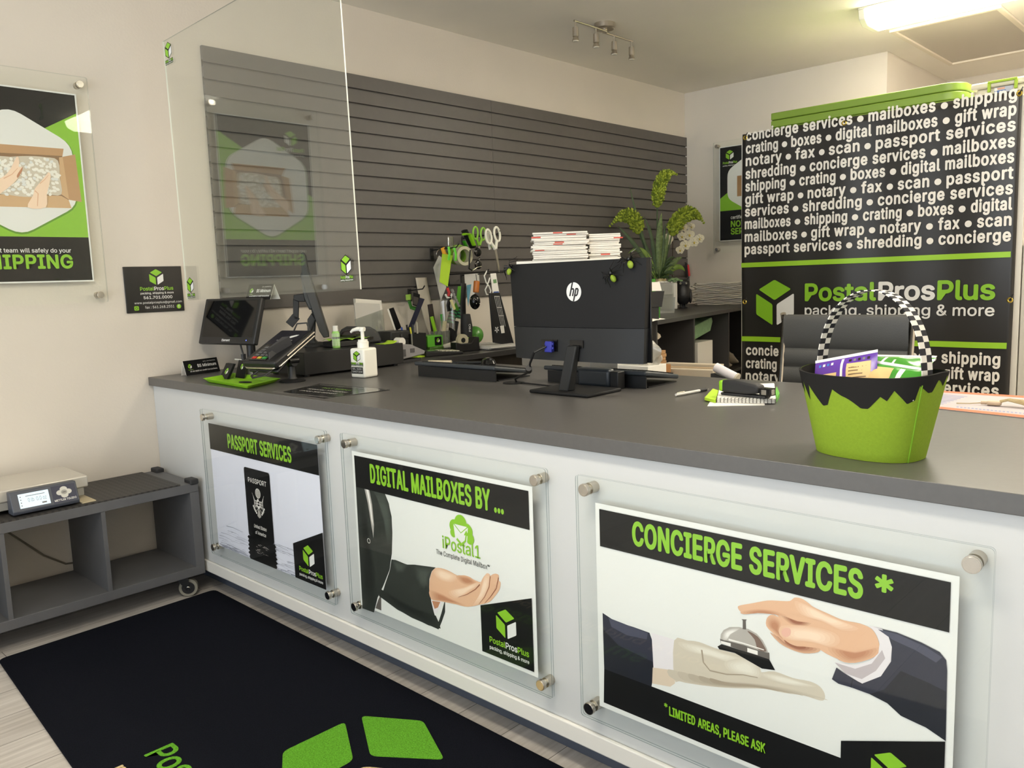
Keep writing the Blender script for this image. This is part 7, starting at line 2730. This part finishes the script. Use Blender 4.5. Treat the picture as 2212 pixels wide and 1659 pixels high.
for lb, pts, w_ in (('black flat strap hanging left of the green strip', [(972, 640), (968, 660), (970, 672)], 0.014), ('long black handled tool hanging over the desk', [(1001, 612), (1000, 650), (1001, 700)], 0.022)):
    o = MB().tube([onx(u, v, .20) for u, v in pts], w_, BLACK, 10, flat=0.4).build('hanging_tool')
    tag(o, lb, 'tool')
t = thing('black_pouch', 'glossy black pouch with studs hanging below the orange vial', 'pouch', (0, 0, 0))
c = onx(1026, 652, .27)
MB().ball(c, (0.03, 0.034, 0.045), BLACKG, 16, 10).build('pouch', t)
for u, v in ((1017, 646), (1024, 645), (1029, 656), (1036, 656)):
    MB().ball(onx(u, v, .303), 0.004, CHROME, 8, 6).build('stud', t)

# ================================================================ things on the wall desk
ZDK = 0.9105


def dk(u, v):
    return pZ(u, v, ZDK)


def dy(u, x):
    """y on the desk, at depth x from the wall, in line with pixel column u"""
    return pX(u, 745, x).y


# tall paper holder at the drawer end
t = thing('paper_holder', 'stack of white papers standing in a clear holder by the wall', 'paper holder', (0, 0, 0))
pc = [pX(768, 645, 0.14), pX(824, 649, 0.14), pX(832, 742, 0.14), pX(775, 742, 0.14)]
MB().prism(pc, (-0.02, 0, 0.0), PAPER).build('paper', t, smooth=0)
pc = [pX(765, 654, 0.165), pX(820, 656, 0.165), pX(830, 742, 0.165), pX(774, 742, 0.165)]
MB().prism(pc, (-0.006, 0, 0.0), PAPER2).build('front_paper', t, smooth=0)
pc = [pX(766, 690, 0.175), pX(828, 668, 0.175), pX(834, 748, 0.175), pX(770, 748, 0.175)]
MB().prism(pc, (-0.002, 0, 0.0), clear_mat('holder_clear', (238, 240, 238), 0.06, haze=0.10)).build('clear_front', t, smooth=0)
# organiser drawers and pen cup
q = dk(868, 742)
t = thing('desk_organizer', 'black mini drawer organizer on the desk by the pen cup', 'organizer', (0.26, dy(840, 0.30), ZDK), rz=0)
MB().box(-0.07, 0.06, 0.0, 0.13, 0, 0.135, mat('organizer_black', (38, 38, 38), 0.4)).build('case', t, bevel=0.004)
for k in range(3):
    MB().box(0.0602, 0.064, 0.004, 0.126, 0.006 + k * 0.043, 0.045 + k * 0.043, mat('organizer_front', (52, 52, 52), 0.35)).build('drawer', t, bevel=0.002)
    MB().cyl((0.064, 0.065, 0.026 + k * 0.043), (0.070, 0.065, 0.026 + k * 0.043), 0.008, DKGREY, 12).build('drawer_pull', t)
PCX = 0.30
PCY = dy(893, 0.30)
t = thing('pen_cup', 'black square pen cup with grey edge on the desk', 'pen cup', (PCX, PCY, ZDK), rz=radians(0))
mb = MB()
for b in ((-0.05, 0.05, -0.05, -0.046), (-0.05, 0.05, 0.046, 0.05), (-0.05, -0.046, -0.046, 0.046), (0.046, 0.05, -0.046, 0.046)):
    mb.box(*b, 0, 0.115, BLACK)
mb.box(-0.046, 0.046, -0.046, 0.046, 0, 0.004, BLACK)
mb.build('cup', t)
MB().box(0.047, 0.0515, -0.053, -0.047, 0, 0.118, mat('cup_edge', (150, 148, 140), 0.4)).build('edge_strip', t)
rr = random.Random(4)
pens = [('blue', (60, 90, 180)), ('black', (24, 24, 26)), ('white', (220, 216, 206)), ('teal', (40, 130, 140)), ('dark grey', (70, 72, 80)), ('silver', (190, 184, 168)), ('yellow', (220, 214, 60))]
for i, (nm, c_) in enumerate(pens):
    bx_, by_ = -0.030 + 0.010 * i, -0.03 + 0.06 * ((i * 37 % 11) / 11)
    tp = Vector((bx_ + rr.uniform(-.015, .015), by_ + rr.uniform(-.02, .03), 0.150 + 0.012 * (i % 3)))
    o = MB().tube([(PCX + bx_, PCY + by_, ZDK + 0.008), (PCX + tp.x, PCY + tp.y, ZDK + tp.z)], 0.005, mat('pen_' + nm.replace(' ', '_'), c_, 0.35), 10).build('pen')
    tag(o, nm + ' pen standing in the black square pen cup', 'pen', 'pens in the black cup')
for lb, pts, x_, m in (('black printed strip box leaning out of the organizer', [(840, 667), (850, 664), (867, 708), (856, 714)], 0.22, INK_BLACK),):
    o = card_hang('strip_box', lb, 'box', pts, x_, m)
    MB().prism([onx(836, 668, .219), onx(840, 667, .219), onx(856, 714, .219), onx(852, 714, .219)], (0.001, 0, 0), WHITE).build('white_edge', o, smooth=0)
# lime business card box
q = dk(908, 740)
t = thing('card_dispenser', 'lime green logo card box on the desk', 'card box', (0.30, dy(928, 0.30), ZDK), rz=0)
MB().box(-0.05, 0.05, -0.055, 0.055, 0.035, 0.095, mat('box_lime', (92, 170, 46), 0.4)).build('box', t, bevel=0.002)
MB().box(-0.045, 0.06, -0.05, 0.05, 0.0, 0.0345, mat('box_base_green', (78, 112, 48), 0.3)).build('base', t, bevel=0.002)
mb = MB()
A = Art(mb, (0.0503, -0.005, 0.040), (0, 1, 0), (0, 0, 1))
A.rpoly([(0, 0), (0.05, 0), (0.05, 0.048), (0, 0.048)], 0.006, INK_BLACK)
A.cube_logo(0.025, 0.028, 0.024)
mb.build('logo_label', t, smooth=0)
o = MB().box(0.40, 0.47, dy(890, 0.43), dy(890, 0.43) + 0.10, ZDK + 0.0004, ZDK + 0.006, LIME2).build('sticky_pad')
tag(o, 'lime sticky pad on the desk before the card box', 'sticky pad')
# calculator
t = thing('desk_calculator', 'black desk calculator with pale keys on the wall desk', 'calculator', (0.46, dy(950, 0.46), ZDK), rz=radians(75))
mb = MB()
mb.prism([(-0.11, -0.055, 0), (0.11, -0.055, 0), (0.11, -0.055, 0.012), (-0.11, -0.055, 0.028)], (0, 0.11, 0), BLACK)
mb.build('case', t, bevel=0.003)
mb = MB()
KYC = mat('calc_key', (196, 192, 172), 0.45)
for r_ in range(4):
    for c_ in range(5):
        x_ = -0.01 + c_ * 0.022
        z_ = 0.012 + 0.016 * (0.11 - x_) / 0.22
        mb.box(x_, x_ + 0.016, -0.044 + r_ * 0.023, -0.028 + r_ * 0.023, z_, z_ + 0.005, KYC)
mb.build('keys', t, smooth=0)
MB().box(-0.09, -0.03, -0.035, 0.035, 0.0265, 0.028, mat('calc_display', (96, 110, 84), 0.2)).build('display', t)
# white stapler
t = thing('white_stapler', 'white stapler on the wall desk beside the tape dispenser', 'stapler', (0.33, dy(968, 0.33), ZDK + 0.0), rz=radians(60))
MB().box(-0.075, 0.075, -0.017, 0.017, 0, 0.010, DKGREY).build('base', t, bevel=0.003)
MB().prism([(-0.075, -0.018, 0.014), (0.075, -0.018, 0.024), (0.078, -0.018, 0.052), (0.055, -0.018, 0.056), (-0.06, -0.018, 0.030)], (0, 0.036, 0), mat('stapler_white', (212, 206, 192), 0.4)).build('handle', t, bevel=0.006, seg=3)
MB().box(-0.072, -0.05, -0.012, 0.012, 0.010, 0.016, DKGREY).build('hinge', t)
# tape dispenser
t = thing('tape_dispenser', 'black desktop tape dispenser on the wall desk', 'tape dispenser', (0.43, dy(1002, 0.43), ZDK), rz=radians(80))
MB().prism([(-0.07, -0.03, 0), (0.085, -0.03, 0), (0.085, -0.03, 0.075), (0.06, -0.03, 0.078), (0.03, -0.03, 0.045), (-0.03, -0.03, 0.045), (-0.07, -0.03, 0.055)], (0, 0.06, 0), BLACK).build('body', t, bevel=0.004)
mb = MB()
mb.cyl((-0.01, -0.012, 0.062), (-0.01, 0.012, 0.062), 0.034, mat('tape_cream', (206, 198, 168), 0.35), 28)
mb.cyl((-0.01, -0.0125, 0.062), (-0.01, 0.0125, 0.062), 0.014, BLACK, 18)
mb.build('tape', t)
# papers stack
rr = random.Random(8)
for i in range(4):
    mb = MB().box(-0.12, 0.12, -0.13, 0.13, 0, 0.0042, PAPER2 if i % 2 else PAPER)
    o = mb.build('paper_sheaf', smooth=0)
    o.location = (0.40 + rr.uniform(-.01, .01), dy(1058, 0.40) + rr.uniform(-.01, .01), ZDK + 0.0003 + i * 0.0046)
    o.rotation_euler = (0, 0, radians(90) + rr.uniform(-.12, .12))
    tag(o, ('lowest', 'second lowest', 'second from top', 'topmost')[i] + ' paper sheaf of the pile left of the monitor', 'paper', 'paper pile on the wall desk')
o = MB().box(0.03, 0.07, dy(1015, 0.05), 2.02, ZDK + 0.0003, ZDK + 0.075, SOFTBLK).build('black_tray', bevel=0.003)
tag(o, 'long low black tray standing along the wall on the desk', 'tray')
# tool jar: clear jar with scissors, brush, green handled knife
JX = 0.17
JY = dy(952, 0.17)
t = thing('tool_jar', 'clear jar of green and cream handled tools on the desk', 'jar', (JX, JY, ZDK))
MB().lathe([(0.048, 0), (0.056, 0.08), (0.056, 0.105)], CLA, n=24).build('jar', t, solid=0.002)
MB().cyl((0, 0, 0.0), (0, 0, 0.004), 0.047, DKGREY, 20).build('jar_base', t)
for nm, label, pts, r, m in (('marker', 'lime ruler standing in the tool jar', [(0.02, -0.03, 0.01), (0.0, -0.06, 0.19)], 0.012, LIME),
                             ('cream_pliers', 'cream handled pliers in the tool jar', [(0.03, 0.0, 0.01), (0.03, 0.0, 0.10), (0.04, 0.005, 0.16)], 0.014, mat('cream_handle', (214, 206, 170), 0.4)),
                             ('green_knife', 'bright green utility knife in the tool jar', [(0.0, 0.035, 0.01), (0.0, 0.02, 0.20)], 0.012, mat('knife_green', (50, 170, 50), 0.35)),
                             ('dark_marker', 'dark brush handle in the tool jar', [(-0.02, -0.02, 0.01), (-0.02, -0.05, 0.26)], 0.018, mat('brush_dark', (46, 36, 34), 0.5))):
    o = MB().tube([(JX + a, JY + b, ZDK + c) for a, b, c in pts], r, m, 10, flat=0.6).build(nm)
    tag(o, label, 'tool', 'tools in the clear jar')
# tape measure / black tool with green tip, green bag
t = thing('glue_gun', 'black power tool with white lettering and a green base on the desk', 'power tool', (0.20, dy(1003, 0.20), ZDK))
MB().box(-0.05, 0.05, -0.07, 0.06, 0, 0.04, BLACK).build('base', t, bevel=0.006)
MB().tube([(0.02, 0.0, 0.04), (0.02, 0.005, 0.12), (0.01, 0.01, 0.19)], 0.035, SOFTBLK, 14, rs=[0.034, 0.036, 0.028]).build('body', t)
MB().tube([(0.045, -0.035, 0.06), (0.055, 0.0, 0.045), (0.045, 0.04, 0.055)], 0.012, LIME, 8, flat=0.6).build('green_base', t)
mb = MB()
A = Art(mb, (0.0565, 0.005, 0.09), (0, 0, 1), (0, -1, 0))
A.text('PRO', 0.0, 0.0, 0.016, INK_WHITE, w=0.045, bold=0.03)
mb.build('lettering', t, smooth=0)
t = thing('striped_glove', 'black and green striped grip glove over the desk tools', 'glove', (0.11, dy(975, 0.11), ZDK))
for dy_, zz in ((0.0, 0.14), (0.06, 0.17)):
    mb = MB()
    for k in range(9):
        mb.cyl((0, dy_ + 0.004 * k, zz + k * 0.009), (0, dy_ + 0.004 * (k + 1), zz + (k + 1) * 0.009), 0.024, BLACK if k % 2 else mat('stripe_green', (40, 150, 90), 0.5), 14)
    mb.build('finger', t)
MB().tube([(0, 0.02, 0.0), (0, 0.015, 0.08), (0, 0.03, 0.15)], 0.03, SOFTBLK, 10, rs=[0.02, 0.026, 0.03]).build('palm', t)
mb = MB().ball((0, 0, 0.055), (0.05, 0.06, 0.055), mat('bag_green', (84, 150, 60), 0.25, bump=1.0, bscale=40), 20, 12)
o = mb.build('green_bag')
o.location = (0.13, dy(1026, 0.13), ZDK + 0.001)
o['label'] = ''
tag(o, 'crumpled bright green bag on the desk before the black tray', 'bag')
mb = MB().sheet(lambda a, b: (0.0 + 0.02 * sin(a * 9), 0.10 * a, 0.16 * b + 0.012 * sin(a * 12)), 14, 10, clear_mat('bag_thin', (240, 240, 236), 0.08, rough=0.1, haze=0.35, hazecol=(214, 206, 194)))
o = mb.build('clear_bag')
o.location = (0.17, dy(955, 0.17), ZDK + 0.108)
tag(o, 'crinkled clear bag sticking up among the desk tools', 'plastic bag')
# grey tray / document device between drawer and desk
t = thing('label_dispenser', 'grey sloped label dispenser at the end of the cash drawer', 'label dispenser', (0.60, 0.945, Z0), rz=radians(95))
GD = mat('device_grey', (150, 148, 150), 0.45)
MB().prism([(-0.05, -0.05, 0.012), (0.15, -0.05, 0.030), (0.155, -0.05, 0.046), (0.06, -0.05, 0.085), (-0.06, -0.05, 0.096), (-0.06, -0.05, 0.03)], (0, 0.10, 0), GD).build('body', t, bevel=0.005, seg=3)
MB().box(-0.04, 0.13, -0.04, 0.04, 0, 0.012, DKGREY).build('foot', t)
MB().box(0.05, 0.08, -0.0515, -0.0500, 0.045, 0.065, mat('device_dark', (90, 88, 90), 0.5)).build('window', t)
MB().box(-0.005, 0.02, -0.0515, -0.0500, 0.03, 0.065, mat('device_dark', (90, 88, 90), 0.5)).build('latch', t)
MB().cyl((0.03, -0.02, 0.098), (0.03, 0.02, 0.098), 0.022, PAPER, 22).build('label_roll', t)
for i, (x_, y_, L_, m, lb) in enumerate(((0.80, 0.98, 0.10, mat('marker_cream', (214, 202, 176), 0.5), 'cream marker lying behind the left keyboard'), (0.93, 1.02, 0.13, BLACK, 'black marker lying behind the left keyboard'))):
    o = MB().tube([(x_, y_, Z0 + 0.0082), (x_ + L_, y_ + 0.055, Z0 + 0.0082)], 0.0078, m, 12).build('marker')
    tag(o, lb, 'marker')
t = thing('wireless_mouse', 'dark glossy mouse lying behind the left keyboard', 'mouse', (1.12, 1.06, Z0), rz=radians(60))
MB().lathe([(0, 0), (0.030, 0.001), (0.033, 0.010), (0.026, 0.026), (0.012, 0.034), (0, 0.035)], BLACKG, sx=1.0, sy=1.7).build('shell', t)
MB().cyl((-0.004, -0.034, 0.026), (0.004, -0.034, 0.026), 0.007, DKGREY, 10).build('scroll_wheel', t)
